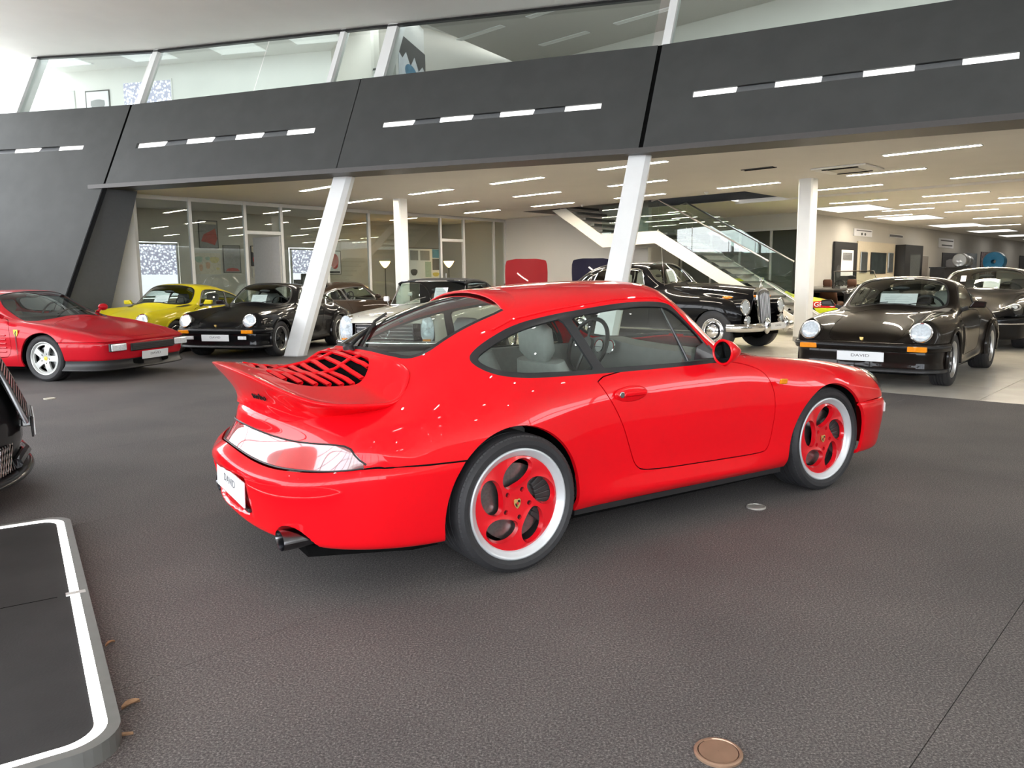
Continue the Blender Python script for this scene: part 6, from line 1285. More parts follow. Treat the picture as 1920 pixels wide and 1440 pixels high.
# ------------------------------------------------------------------ reuse of the flowing coupe body for other cars
def modern_coupe(label, loc, yaw, P, scale=1.0, name='modern_coupe', cards=0, livery=None, glass=None, trim=True):
    root = empty(name, (*loc, 0), yaw, label, 'car'); root.scale = (scale,) * 3; G_ = glass or M_CARGLASS
    B = coupe_body(P, root, hi=False); sk = B['skin']
    HL = sk.take(lambda s: (np.sqrt(((s.V[:, 0] - 2.875) / .125) ** 2 + ((np.abs(s.V[:, 1]) - .655) / .105) ** 2) - 1) * .1 + 2 * np.maximum(0, .55 - s.V[:, 2]))
    if livery:
        for nm, fn, m in livery['cuts']:
            q = sk.take(fn)
            for s in (1, -1): q.side(s).build(nm, m, root)
            for key in ('door',):
                q = B[key].take(fn)
                for s in (1, -1): q.side(s).build(nm, m, root)
    sk.build('body_shell', P, root, rim=.02)
    for s in (1, -1):
        B['door'].side(s).build('door', P, root, rim=.01); B['gap'].side(s).move(-.008).build('door_gap', M_DARK, root)
        B['frame'].side(s).build('window_frame', M_BLACK, root, rim=.01); B['gd'].side(s).move(-.006).build('door_window', G_, root); B['gq'].side(s).move(-.006).build('quarter_window', G_, root)
        H = HL.side(s); h = H.move(.003).build('headlight_lens', M_LAMPGLASS, root, rim=.006); H.move(-.015).build('reflector', M_LAMP if not trim else M_BLACK, h)
        if trim:
            c = V3((2.885, s * .655, .655)); n = (.55, 0, .83)
            MB().lathe([(.085, .0), (.08, .012), (.065, .014), (.06, .004)], 28, o=c, ax=n).build('lamp_ring', M_ALU, h, smooth=True)
            MB().lathe([(.04, .0), (.036, .016), (.001, .02)], 20, o=c, ax=n).build('lamp_projector', M_LAMP, h, smooth=True)
        car_mirror(root, (1.36, .87, .93), s, P, (.06, .10, .06))
        wheel(root, (0, s * .875, .312), s, .313, .26, .235, 'star', mat('dark_alloy', (.05, .05, .055), .35, .6, var=.05), M_ALU, 0, 40, detail=0)
        wheel(root, (2.272, s * .808, .316), s, .317, .225, .235, 'star', MATS['dark_alloy'], M_ALU, 0, 40, detail=0)
    B['scr'].build('windscreen_seal', M_BLACK, root); B['gs'].move(-.005).build('windscreen', G_, root); B['rear'].build('rear_window_seal', M_BLACK, root); B['gr'].move(-.005).build('rear_window', G_, root)
    fix_out(B['lamp'], (-1, 0, 0)).build('tail_lamp', mat('red_lens', (.42, .006, .010), .08, coat=1.0, var=.06), root)
    rb = fix_out(Skin.from_grid(bsurf(rear_bumper_grid().transpose(1, 0, 2), 5, 5, True), True, False), (-1, 0, 0)); rb.drop(circ_xz(-.01, .302, .363)).build('rear_bumper', P, root, rim=.01)
    fb = fix_out(Skin.from_grid(bsurf(front_bumper_grid().transpose(1, 0, 2), 4, 5, True), True, True), (1, 0, 0)); fb.drop(circ_xz(2.235, .303, .362)).build('front_bumper', P, root, rim=.01)
    if trim:
        MB().prism([(3.172, -.52, .25), (3.165, .52, .25), (3.172, .46, .36), (3.172, -.46, .36)], (.012, 0, 0)).build('air_intake', M_DARK, root)
        bumper_bar(root, 'bumper_trim', [(2.85, .80), (2.95, .755), (3.04, .67), (3.10, .54), (3.14, .37), (3.16, .18), (3.165, 0)], [(.0, .40), (.025, .405), (.03, .42), (.0, .43)], M_CHROME)
        plate(root, (3.20, 0, .44), (0, 1, 0), (0, 0, 1))
    for k in range(cards): price_card(root, (1.60, .12 - .42 * k, .99 + .10 * k), (0, 1, 0), (-.55, 0, .83), .24 if k == 0 else .08, .20 if k == 0 else .12)
    interior(root, mat('leather_60', (.06, .06, .06), .6, var=.06), .62, 1.34, .34, M_BLACK); under(root, -.8, 2.9, .74, [(0, .3, .36), (2.272, .3, .36)]); liners(root, [(0, .302, .363), (2.25, .303, .362)], .80)
    return root
# --- dark grand tourer whose nose reaches into the picture ------------------
GTB = [row(x, [(w_ * a, z0 + (zt - z0) * b) for a, b in ((.90, 0), (.97, .12), (.99, .30), (1, .48), (.985, .66), (.94, .80), (.84, .89), (.70, .94), (.50, .97), (.26, .99), (0, 1.0))]) for x, w_, z0, zt in ((-.95, .80, .28, .88), (-.6, .90, .24, .96), (0, .95, .2, .98), (.8, .94, .19, .98), (1.6, .94, .19, .99), (2.2, .945, .19, .97), (2.7, .94, .19, .94), (3.05, .90, .19, .91))] + [
 [(3.24, .74, .16), (3.25, .80, .24), (3.25, .82, .38), (3.25, .83, .52), (3.25, .815, .64), (3.25, .775, .735), (3.25, .69, .81), (3.26, .58, .85), (3.27, .42, .875), (3.28, .22, .885), (3.285, 0, .89)],
 [(3.30, .60, .15), (3.33, .66, .22), (3.35, .70, .34), (3.36, .71, .46), (3.36, .70, .57), (3.36, .66, .67), (3.36, .58, .75), (3.37, .49, .80), (3.38, .36, .83), (3.39, .19, .85), (3.395, 0, .855)]]
def grand_tourer(label, loc, yaw):
    P = paint('dark_grey_paint', (.020, .021, .023)); root = empty('grand_tourer', (*loc, 0), yaw, label, 'car'); arches = [(0, .33, .36), (2.72, .33, .36)]
    shell(GTB, arches, 6, 5).build('body_shell', P, root, rim=.02)
    # cabin
    T = np.array([[(x, w_ * a, .90 + (zt - .90) * b) for a, b in ((1, 0), (.97, .35), (.88, .75), (.72, .95), (.4, 1), (0, 1.02))] for x, w_, zt in ((-.35, .62, .93), (.0, .70, 1.12), (.5, .74, 1.24), (1.0, .74, 1.26), (1.35, .72, 1.20), (1.75, .68, .98), (1.85, .66, .92))])
    tp = fix_out(Skin.from_grid(bsurf(T, 5, 4), True, True), (0, 0, 1))
    win = tp.take(lambda s: np.maximum(sdf([(.15, .96), (1.55, .96), (1.22, 1.17), (.45, 1.17)], s.V[:, 0], s.V[:, 2]), .5 - np.abs(s.V[:, 1])))
    ws = tp.take(lambda s: sdf([(1.30, -.7), (1.80, -.62), (1.80, .62), (1.30, .7)], s.V[:, 0], s.V[:, 1]))
    tp.build('roof', P, root); ws.build('windscreen', M_DARKGLASS, root)
    for s in (1, -1): win.side(s).build('side_window', M_DARKGLASS, root)
    L = GTB[-1]; xc = lambda z: float(np.interp(z, [.15, .25, .42, .5, .6, .85], [3.47, 3.53, 3.55, 3.54, 3.50, 3.40]))
    fc = np.array([[(p[0] + (xc(p[2]) - p[0]) * (1 - t * t), sg * p[1] * t, p[2]) for sg, t in ((1, 1), (1, .8), (1, .55), (1, .3), (1, 0), (-1, .3), (-1, .55), (-1, .8), (-1, 1))] for p in L[:-1]])
    MB().grid(fc).build('nose_face', P, root, smooth=True, angle=1.2)
    # slatted radiator grille, leaning back, in a dark surround
    DC = mat('dark_chrome', (.12, .12, .125), .22, .9, var=.05); g = empty('radiator_grille', (3.545, 0, .50), 0, parent=root); sl = V3((-.125, 0, .33))
    MB().prism([(0, -.42, 0), (0, .42, 0), V3((0, .35, 0)) + sl, V3((0, -.35, 0)) + sl], (.012, 0, .004)).build('grille_backing', M_BLACK, g)
    for i in range(12):
        z = i / 12; hw = .41 - .06 * z; MB().obox(sl * (z + .02) + V3((.010, -hw, 0)), (0, 2 * hw, 0), (.022, 0, .006), sl * .035).build('grille_vane', DC, g, bevel=.002)
    MB().tube([V3((.02, -.43, -.01)), V3((.02, .43, -.01)), V3((.02, .40, 0)) + sl * .6, V3((.015, .35, 0)) + sl, V3((.01, 0, .02)) + sl, V3((.015, -.35, 0)) + sl, V3((.02, -.40, 0)) + sl * .6], .016, 8, True).build('grille_surround', DC, g, smooth=True)
    MB().tube([(3.50, -.40, .235), (3.55, 0, .24), (3.50, .40, .235)], .03, 8).build('lower_lip', P, root, smooth=True)
    # plate on its bracket
    MB().obox((3.54, -.05, .40), (.05, 0, 0), (0, .10, 0), (0, 0, .05)).build('plate_bracket', M_ALU, root, bevel=.006); MB().obox((3.588, -.27, .365), (.012, 0, 0), (0, .54, 0), (0, 0, .13)).build('plate_holder', M_BLACK, root, bevel=.004)
    plate(root, (3.602, 0, .43), (0, 1, 0), (0, 0, 1))
    # lower mesh intake and splitter
    for s in (1, -1):
        mi = MB().prism([(3.44, s * .44, .20), (3.36, s * .66, .22), (3.36, s * .66, .38), (3.46, s * .44, .36)], (.03, 0, 0)).build('mesh_intake', M_DARK, root)
        lat = MB()
        for i in range(8):
            t = i / 7; lat.tube([(3.485 - .08 * t, s * (.44 + .22 * t), .21), (3.49 - .08 * min(1, t + .35), s * (.44 + .22 * min(1, t + .35)), .37)], .004, 5); lat.tube([(3.485 - .08 * t, s * (.44 + .22 * t), .37), (3.49 - .08 * min(1, t + .35), s * (.44 + .22 * min(1, t + .35)), .21)], .004, 5)
        lt = lat.build('mesh_lattice', M_ALU, mi); lt['kind'] = 'stuff'
        round_lamp(root, (3.30, s * .70, .64), (.9, s * .35, .25), .09, s, M_CHROME, P, depth=.14)
        for cx in (0, 2.72): wheel(root, (cx, s * .93, .335), s, .338, .25, .24, 'star', M_ALU, M_ALU, 0, 36, detail=0)
        car_mirror(root, (1.62, .98, .98), s, P, (.06, .10, .06))
    bumper_bar(root, 'splitter', [(2.95, .93), (3.15, .88), (3.32, .77), (3.44, .58), (3.50, .38), (3.53, .18), (3.54, 0)], [(-.08, .15), (.03, .15), (.05, .165), (.035, .19), (-.02, .20)], P)
    under(root, -.85, 3.2, .82, arches, .22, .06); liners(root, arches, .90)
    return root
# --- background roadsters with lifted bonnets --------------------------------
def lift_bonnet(root, ang=68):
    b = [c for c in root.children if c.name.startswith('bonnet') and 'gap' not in c.name and 'badge' not in c.name][0]
    t = math.radians(ang); px, pz = 3.08, .72
    b.rotation_euler = (0, t, 0)
    b.location = (px - (px * math.cos(t) + pz * math.sin(t)), 0, pz - (-px * math.sin(t) + pz * math.cos(t)))
    o = MB().tube([(2.35, -.45, .80), (2.75, -.45, 1.28)], .012, 8).build('bonnet_stay', M_CHROME, root)
    MB().prism([(1.95, -.5, .55), (3.0, -.45, .55), (3.0, .45, .55), (1.95, .5, .55)], (0, 0, .12)).build('engine_bay', M_DARK, root)
# ------------------------------------------------------------------ stairs
def staircase():
    o = empty('staircase', tuple(G(-10.5, 17.2)), 0, 'straight staircase with landing and green glass balustrades by the back wall', 'staircase'); org = V3(o.location)
    g = lambda u, v, z: G(u, v, z) - org
    V0, V1 = 16.55, 17.95; dk = mat('stair_dark_stone', (.07, .07, .065), .5, var=.08); sr = mat('stringer_cream', (.70, .68, .62), .6, var=.02)
    n = 14; zl = 2.40; u0, u1 = -6.85, -10.70
    for i in range(n):
        z = zl * (i + 1) / (n + 0.0); u = u0 + (u1 - u0) * i / n
        MB().obox(g(u, V0 + .04, z - .045), GA * -.29, GB * (V1 - V0 - .08), UZ * .045).build('tread', dk, o)
    MB().obox(g(-12.40, V0 + .04, zl - .10), GA * 1.72, GB * (V1 - V0 - .08), UZ * .10).build('landing', dk, o)
    for i in range(5):
        z = zl + .171 * (i + 1); u = -12.40 - .28 * i
        MB().obox(g(u, V0 + .04, z - .06), GA * -.30, GB * (V1 - V0 - .08), UZ * .06).build('tread', dk, o)
    for v in (V0 - .02, V1 - .02):
        MB().prism([g(u0 + .25, v, 0), g(u0 - .05, v, 0), g(-10.75, v, 2.15), g(-12.35, v, 2.10), g(-14.1, v, 3.17), g(-13.6, v, 3.19), g(-12.42, v, 2.45), g(-10.70, v, 2.45), g(u0 + .25, v, .12)], GB * .04).build('stringer', sr, o)

    for v in (V0 + .03, V1 - .03):
        us = np.linspace(-7.82, -10.70, 4)
        line = lambda u: 2.45 - (u + 10.70) * .605 if u > -10.70 else (2.45 if u > -12.42 else 2.45 + (-12.42 - u) * .62)
        segs = list(zip(us[:-1], us[1:])) + [(-10.70, -11.55), (-11.55, -12.42), (-12.42, -13.5)]
        for a, b in segs:
            ta, tb = min(line(a) + .93, 3.17), min(line(b) + .93, 3.17)
            if line(b) > 3.0: continue
            MB().prism([g(a - .008, v, line(a) - .02), g(b + .008, v, line(b) - .02), g(b + .008, v, max(tb, line(b) + .05)), g(a - .008, v, max(ta, line(a) + .05))], GB * .014).build('glass_panel', M_GREENGLASS, o)
        MB().tube([g(-7.80, v + .007, line(-7.80) + .95), g(-10.72, v + .007, line(-10.72) + .95 - .18), g(-10.9, v + .007, 3.19)], .021, 8).build('handrail', M_ALU, o, smooth=True)
        MB().tube([g(u0 + .2, v - .02, .10), g(-10.70, v - .02, 2.46)], .012, 6).build('base_channel', M_ALU, o)
staircase()
# ------------------------------------------------------------------ low display platform with light border (aligned with the red coupe)
HY = 0.5714; HO = V3((-.4454, 4.0249, 0)); HF = V3((math.cos(HY), math.sin(HY), 0)); HR = V3((HF[1], -HF[0], 0))
def H(x, r, z=0.0): return HO + HF * x + HR * r + UZ * z
def rrect(x0, x1, y0, y1, r, n=8):
    out = []
    for cx, cy, a0 in ((x1 - r, y1 - r, 0), (x0 + r, y1 - r, 90), (x0 + r, y0 + r, 180), (x1 - r, y0 + r, 270)):
        for k in range(n + 1): a = math.radians(a0 + 90 * k / n); out.append((cx + r * math.cos(a), cy + r * math.sin(a)))
    return out
pl = empty('display_platform', tuple(H(-3.9, .155)), HY, 'low black display platform with a glowing white light border', 'platform')
LX, LY = 2.26, 1.245
def ringmesh(a, b, z0, z1):
    n = len(a); m = MB(); vs = [(*p, z0) for p in a] + [(*p, z1) for p in a] + [(*p, z1) for p in b] + [(*p, z0) for p in b]
    fs = []
    for i in range(n):
        j = (i + 1) % n; fs += [(i, j, n + j, n + i), (n + i, n + j, 2 * n + j, 2 * n + i), (2 * n + i, 2 * n + j, 3 * n + j, 3 * n + i)]
    return m.add(vs, fs)
o1, o2, o3 = rrect(-LX, LX, -LY, LY, .13), rrect(-LX + .032, LX - .032, -LY + .032, LY - .032, .11), rrect(-LX + .066, LX - .066, -LY + .066, LY - .066, .085)
ringmesh(o1, o2, .0, .055).build('edge_profile', mat('platform_edge', (.20, .20, .19), .35, .4, var=.04), pl)
ringmesh(o2, o3, .02, .052).build('light_border', mat('border_led', (.9, .9, .9), .4, emit=(1, .97, .93), emit_s=3.2), pl)
MB().prism([(*p, .0) for p in o3], (0, 0, .050)).build('deck', mat('platform_deck', (.032, .031, .031), .62, spec=.25, var=.12, var_scale=5, bump=.06, bump_scale=120), pl)
for sx in (-1, 1): MB().box((sx * (LX - .045), -.0, .053), (.07, .03, .006)).build('joint_clip', M_FRAME, pl)
MB().box((0, 0, .0503), (4.3, .004, .001)).build('deck_joint', M_DARK, pl)
# ------------------------------------------------------------------ floor boxes, dry leaves, dust
for k, (x, y, r, col, lab) in enumerate(((.555, 1.955, .066, (.40, .26, .18), 'round bronze floor socket lid set in the carpet in front'), (1.375, 4.225, .054, (.55, .54, .50), 'round pale floor socket lid set in the carpet beside the red coupe'), (-5.28, 8.69, .062, (.62, .58, .48), 'round pale floor socket lid on the open carpet before the wedge-nosed car'))):
    o = empty('floor_socket', (x, y, 0), .3, lab, 'floor socket')
    mm = mat('socket_metal_%d' % k, col, .35, .55, var=.06)
    MB().lathe([(r, .0), (r, .006), (r * .93, .009), (r * .86, .009), (r * .84, .006)], 40, ax=(0, 0, 1)).build('flange', mm, o, smooth=True, angle=.5)
    MB().lathe([(r * .82, .004), (r * .80, .0075), (.001, .0078)], 36, ax=(0, 0, 1)).build('lid', mm, o, smooth=True, angle=.5)
    MB().box((0, r * .84, .0085), (r * .35, r * .10, .003)).build('hinge', mm, o); MB().box((0, -r * .80, .009), (r * .25, r * .08, .002)).build('catch', mm, o)
M_LEAF = mat('dry_leaf', (.34, .20, .11), .7, var=.25, var_scale=60)
for k, (x, y, a, L, wd, lab) in enumerate(((-1.186, 2.222, .9, .055, .03, 'small brown dry leaf beside the platform corner'), (-1.145, 2.045, .55, .095, .016, 'long curled dry leaf strip at the platform corner'), (-1.462, 2.632, 1.2, .04, .014, 'tiny dry leaf tucked against the platform edge'), (-1.262, 1.945, .3, .07, .014, 'thin pale dry leaf sliver in front of the platform'))):
    n = 7; P = np.zeros((n, 5, 3)); ca, sa = math.cos(a), math.sin(a)
    for i in range(n):
        t = i / (n - 1); hw = wd / 2 * math.sin(PI * (.08 + .84 * t)) 
        for j in range(5):
            q = (j - 2) / 2; lx, ly, lz = (t - .5) * L, q * hw, .003 + .010 * q * q * (wd / .03) ** .5 + .006 * math.sin(t * 3)
            P[i, j] = (lx * ca - ly * sa, lx * sa + ly * ca, lz)
    o = empty('dry_leaf', (x, y, .0), 0, lab, 'leaf'); MB().grid(P).build('blade', M_LEAF, o, smooth=True)
    MB().tube([P[0, 2], P[3, 2] + [0, 0, .0012], P[-1, 2]], .0009, 5).build('midrib', mat('leaf_rib', (.2, .11, .06), .7, var=.1), o)
# ------------------------------------------------------------------ office: posters, lamps, desk
def board(name, label, cat, u, v0, v1, z0, z1, col, face=1, frame=M_BLACK, art=None, along='v', grp=None, th=.02):
    """framed flat picture hung on a wall; along v it faces +u"""
    if along == 'v': org = G(u, v0, z0); ex = GB; en = GA * face; L = v1 - v0
    else: org = G(v0, u, z0); ex = GA; en = -GB * face; L = v1 - v0
    o = empty(name, tuple(org), 0, label, cat, grp)
    h = z1 - z0; b = .02
    MB().obox((0, 0, 0), ex * L, UZ * h, en * th).build('frame', frame, o)
    MB().obox(ex * b + UZ * b + en * th, ex * (L - 2 * b), UZ * (h - 2 * b), en * .003).build('sheet', col, o)
    if art:
        for nm, poly, m in art: MB().prism([ex * (L * x) + UZ * (h * y) + en * (th + .0035) for x, y in poly], en * .0015).build(nm, m, o)
    return o
A_RED = mat('poster_red', (.42, .03, .03), .5, var=.2, var_scale=12); A_DARK = mat('poster_dark', (.06, .06, .065), .5, var=.2, var_scale=10); A_CREAM = mat('poster_cream', (.60, .55, .45), .6, var=.08); A_GREEN = mat('poster_green', (.36, .48, .40), .6, var=.1); A_BLUE = mat('poster_blue', (.05, .22, .38), .5, var=.2, var_scale=8); A_GREY = mat('poster_grey', (.26, .26, .27), .5, var=.1)
bl = lambda cx, cy, rx, ry, n=10, ph=0.0, wob=.18: [(cx + rx * math.cos(a) * (1 + wob * math.sin(3 * a + ph)), cy + ry * math.sin(a) * (1 + wob * math.cos(2 * a + ph))) for a in np.linspace(0, 2 * PI, n, endpoint=False)]
UB = -20.58
board('poster', 'tall poster with a red sports car on the office wall', 'poster', UB, 9.50, 10.04, 2.22, 2.97, A_GREY, art=[('red_car', [(.1, .25), (.25, .5), (.55, .6), (.85, .72), (.95, .35), (.8, .12), (.45, .2)], A_RED), ('title_band', [(.06, .86), (.94, .86), (.94, .94), (.06, .94)], A_CREAM)])
board('world_map', 'pale world map on the office wall', 'map', UB, 9.28, 10.09, 1.50, 2.12, A_CREAM, frame=M_FRAME, art=[('continent', bl(.22, .68, .13, .16), A_GREEN), ('continent', bl(.28, .32, .06, .18), mat('map_orange', (.6, .38, .25), .6, var=.1)), ('continent', bl(.52, .42, .08, .18), MATS['map_orange']), ('continent', bl(.52, .72, .08, .09), A_GREEN), ('continent', bl(.76, .66, .16, .16), mat('map_yellow', (.6, .52, .25), .6, var=.1)), ('continent', bl(.86, .28, .06, .07), MATS['map_yellow'])])
board('poster', 'dark grey poster with a small red car at its foot', 'poster', UB, 10.15, 10.66, 1.56, 2.32, A_GREY, art=[('red_car', [(.1, .06), (.2, .15), (.5, .19), (.8, .15), (.92, .06)], A_RED)])
board('poster', 'narrow poster in dark and red beside the open office door', 'poster', UB, 10.98, 11.27, 1.75, 2.32, A_DARK, art=[('red_shape', bl(.5, .3, .35, .22), A_RED), ('cream_sky', [(.06, .7), (.6, .6), (.5, .97), (.06, .97)], A_CREAM)])
board('notice', 'small cream notice under the narrow poster', 'notice', UB, 11.0, 11.26, 1.42, 1.70, A_CREAM, frame=M_FRAME)
board('poster', 'white poster with a large red numeral shape behind the office glass', 'poster', -19.8, 12.95, 13.45, 1.50, 2.20, M_PAPER, art=[('red_numeral', bl(.55, .55, .28, .34, 14, 0, .04), A_RED), ('caption', [(.1, .06), (.9, .06), (.9, .14), (.1, .14)], A_DARK)])
board('notice_board', 'large notice board of pale pictures in the end office', 'notice board', -19.2, 15.55, 16.95, 1.30, 2.32, M_PAPER, art=[('photo', [(.05, .62), (.28, .62), (.28, .92), (.05, .92)], A_GREY), ('photo', [(.34, .62), (.62, .62), (.62, .92), (.34, .92)], A_GREY), ('photo', [(.70, .70), (.97, .70), (.97, .97), (.70, .97)], A_BLUE), ('photo', [(.70, .32), (.97, .32), (.97, .68), (.70, .68)], A_DARK), ('photo', [(.48, .1), (.66, .1), (.66, .58), (.48, .58)], A_GREEN), ('photo', bl(.15, .25, .1, .12), A_DARK), ('photo', bl(.80, .18, .1, .08), mat('poster_yellow', (.65, .55, .1), .5, var=.1))])
def floor_lamp(u, v, lab):
    o = empty('floor_lamp', tuple(G(u, v)), 0, lab, 'floor lamp')
    MB().lathe([(.14, 0), (.14, .015), (.03, .03)], 24, ax=(0, 0, 1)).build('base', M_BLACK, o, smooth=True); MB().cyl((0, 0, .02), (0, 0, 1.72), .012, 10).build('pole', M_BLACK, o)
    MB().lathe([(.02, 1.70), (.07, 1.74), (.13, 1.82), (.17, 1.90), (.165, 1.90), (.12, 1.82), (.02, 1.73)], 24, ax=(0, 0, 1)).build('bowl_shade', mat('lamp_bowl_glow', (.9, .7, .4), .5, emit=(1, .62, .22), emit_s=7.0), o, smooth=True)
    return o
floor_lamp(-19.6, 14.95, 'lit uplight floor lamp in the middle office'); floor_lamp(-18.6, 16.72, 'lit uplight floor lamp behind the glass office door')
o = empty('office_desk', tuple(G(-19.2, 11.6)), math.radians(46.5), 'grey office desk behind the glass partition', 'desk')
MB().box((0, 0, .73), (1.6, .75, .03)).build('desk_top', M_FRAME, o, bevel=.005)
for sx in (-.75, .75):
    for sy in (-.33, .33): MB().box((sx, sy, .358), (.05, .05, .715)).build('leg', M_ALU, o)
o = empty('monitor', tuple(G(-19.15, 11.75, .745)), math.radians(-43.5), 'black computer monitor on the office desk', 'monitor')
MB().box((0, 0, .008), (.2, .24, .016)).build('foot', M_BLACK, o); MB().box((0, .0, .15), (.03, .05, .28)).build('stand', M_BLACK, o); MB().box((.02, 0, .42), (.03, .62, .38)).build('screen_housing', M_BLACK, o, bevel=.006); MB().box((.036, 0, .42), (.002, .58, .34)).build('screen', mat('screen_dark', (.02, .022, .025), .15, var=.05), o)
o = empty('office_chair', tuple(G(-18.45, 11.35)), 2.2, 'black office chair with a tall backrest behind the glass', 'chair')
MB().cyl((0, 0, .10), (0, 0, .46), .03, 12).build('post', M_BLACK, o)
for k in range(5): a = k * 2 * PI / 5; MB().tube([(0, 0, .10), (.28 * math.cos(a), .28 * math.sin(a), .05)], .02, 6).build('foot_spoke', M_BLACK, o); MB().ellipsoid((.28 * math.cos(a), .28 * math.sin(a), .03), (.03, .03, .03), 10, 6).build('castor', M_BLACK, o, smooth=True)
MB().ellipsoid((0, 0, .50), (.27, .26, .06), 20, 8).build('seat', M_BLACK, o, smooth=True)
MB().grid(np.array([[(-.24 - .05 * math.sin(t * 3), y * (.26 - .08 * t), .55 + .95 * t) for y in np.linspace(-1, 1, 7)] for t in np.linspace(0, 1, 8)])).build('backrest', M_BLACK, o, smooth=True).modifiers.new('thick', 'SOLIDIFY').thickness = .06
# ------------------------------------------------------------------ display wall on the right
UR = -9.6
MB().obox(G(UR + .01, 26.95), GA * .05, GB * 3.75, UZ * 2.45).build('display_partition', mat('cream_panel', (.66, .58, .44), .55, var=.03), label='cream display panel standing against the right wall', cat='panel')
UF = UR + .08
board('display_cabinet', 'tall black display board with a white poster by the cream panel', 'display', UR + .02, 24.9, 26.85, .3, 2.38, M_BLACK, art=[('white_sheet', [(.28, .48), (.82, .48), (.82, .88), (.28, .88)], M_PAPER), ('wheel_image', bl(.18, .55, .1, .1, 14, 0, 0), A_DARK), ('print', [(.34, .72), (.76, .72), (.76, .84), (.34, .84)], A_GREY)], th=.06)
MIR = mat('mirror_panel', (.55, .60, .60), .08, .9, var=.05)
board('wall_mirror', 'narrow reflective panel between the posters on the cream display panel', 'panel', UF, 27.15, 27.78, 1.40, 2.10, MIR, frame=M_ALU)
board('television', 'flat black television on the cream display panel', 'television', UF, 28.15, 29.68, 1.36, 2.10, mat('tv_glass', (.10, .13, .14), .06, .6, var=.3, var_scale=3), frame=M_BLACK)
board('wall_mirror', 'narrow reflective panel right beside the television', 'panel', UF, 29.9, 30.45, 1.40, 2.12, MIR, frame=M_ALU)
board('display_cabinet', 'black glass-fronted display cabinet past the cream panel', 'display', UR + .02, 30.85, 33.0, .0, 2.42, M_BLACK, art=[('glass_front', [(.3, .42), (.85, .42), (.85, .86), (.3, .86)], mat('cab_glass', (.22, .24, .24), .1, .4, var=.1)), ('handle', [(.12, .42), (.15, .42), (.15, .52), (.12, .52)], M_ALU)], th=.35)
o = empty('reception_counter', tuple(G(UR + .9, 35.4)), math.radians(46.5), 'black counter front with white lettering before the display wall', 'counter')
MB().box((0, 0, .78), (4.8, .5, 1.56)).build('counter_body', M_BLACK, o, bevel=.01); MB().box((0, 0, 1.58), (4.9, .56, .04)).build('counter_top', mat('counter_top', (.03, .03, .03), .2, var=.1), o)
text_obj('counter_lettering', 'TECHART', .26, V3((.4, -.255, 1.38)), (1, 0, 0), (0, 0, 1), M_PAPER, o, extrude=.002, sx=1.5)
for k, (v0, v1, z0, z1, n) in enumerate(((26.6, 28.3, 2.62, 2.86, 2), (30.1, 31.6, 2.68, 2.80, 1), (36.3, 38.6, 2.45, 2.85, 2))):
    board('wall_sign', ('white sign with two small figures high on the right wall', 'thin dark sign strip above the black cabinet', 'white sign with two lines of lettering above the counter')[k], 'sign', UR + .01, v0, v1, z0, z1, M_PAPER if k != 1 else A_DARK, frame=M_PAPER, art=[('mark', [(.12, .70), (.95, .70), (.95, .82), (.12, .82)], A_DARK)] + ([('mark', bl(.42, .3, .05, .2, 8, 0, 0), A_DARK), ('mark', bl(.60, .3, .05, .2, 8, 0, 0), A_DARK)] if k == 0 else [('mark', [(.2, .2), (.9, .2), (.9, .34), (.2, .34)], A_DARK)]))
board('wall_door', 'grey service door in the right wall past the cabinet', 'door', UR + .01, 33.6, 35.0, .0, 2.08, mat('door_dim', (.28, .25, .22), .5, var=.05), frame=M_FRAME, art=[('handle', [(.1, .46), (.2, .46), (.2, .49), (.1, .49)], M_ALU)])
board('wall_picture', 'large dark picture behind the parts on the counter', 'picture', UR + .01, 37.0, 39.6, 1.2, 2.25, A_DARK, art=[('light_shape', bl(.5, .5, .3, .3), A_GREY)])
for k, (v, z, r) in enumerate(((36.3, 1.60, .28), (37.2, 1.60, .24))):
    o = empty('exhaust_part', tuple(G(UR + .9, v, z)), math.radians(-43.5), ('large round silver muffler displayed on the counter', 'smaller silver muffler displayed at the counter end')[k], 'muffler')
    MB().lathe([(.02, .0), (r * .9, .0), (r, .05), (r, .40), (r * .9, .45), (.02, .45)], 28, o=(0, -.2, r + .02), ax=(0, 1, 0)).build('can', M_ALU, o, smooth=True, angle=.5)
    for s in (-1, 1): MB().cyl((0, -.36, r * .6 + s * .08), (0, -.18, r * .6 + s * .08), .055, 14, caps=False).build('tail_pipe', M_CHROME, o); MB().box((0, s * .12, .012), (.3, .04, .024)).build('foot', M_BLACK, o)
o = empty('display_stele', tuple(G(UR + .5, 39.6)), math.radians(46.5), 'tall grey display pillar next to the counter', 'display')
MB().box((0, 0, 1.12), (1.2, .25, 2.24)).build('pillar_body', mat('stele_grey', (.17, .18, .19), .5, var=.05), o, bevel=.02); MB().box((0, 0, .03), (1.4, .4, .06)).build('foot_plate', M_BLACK, o); MB().box((0, -.128, 1.7), (.8, .006, .5)).build('info_sheet', A_GREY, o)
o = empty('blue_exhibit', tuple(G(UR + 1.1, 41.3)), math.radians(46.5), 'blue round car part shown on a black stand', 'exhibit')
MB().cyl((0, 0, 0), (0, 0, .04), .4, 24).cyl((0, 0, .04), (0, 0, 1.55), .10, 16).build('stand', M_BLACK, o); MB().lathe([(.1, 0), (.42, .0), (.45, .1), (.45, .5), (.38, .55), (.1, .55)], 28, o=(-.28, 0, 1.88), ax=(1, 0, 0)).build('drum', mat('exhibit_blue', (.02, .25, .50), .35, coat=.5, var=.08), o, smooth=True, angle=.5)
for k in range(2): MB().cyl((0, 0, .55 + .4 * k), (0, 0, .70 + .4 * k), .26 - .04 * k, 20).build('shelf_part', (M_ALU, M_BLACK)[k], o)
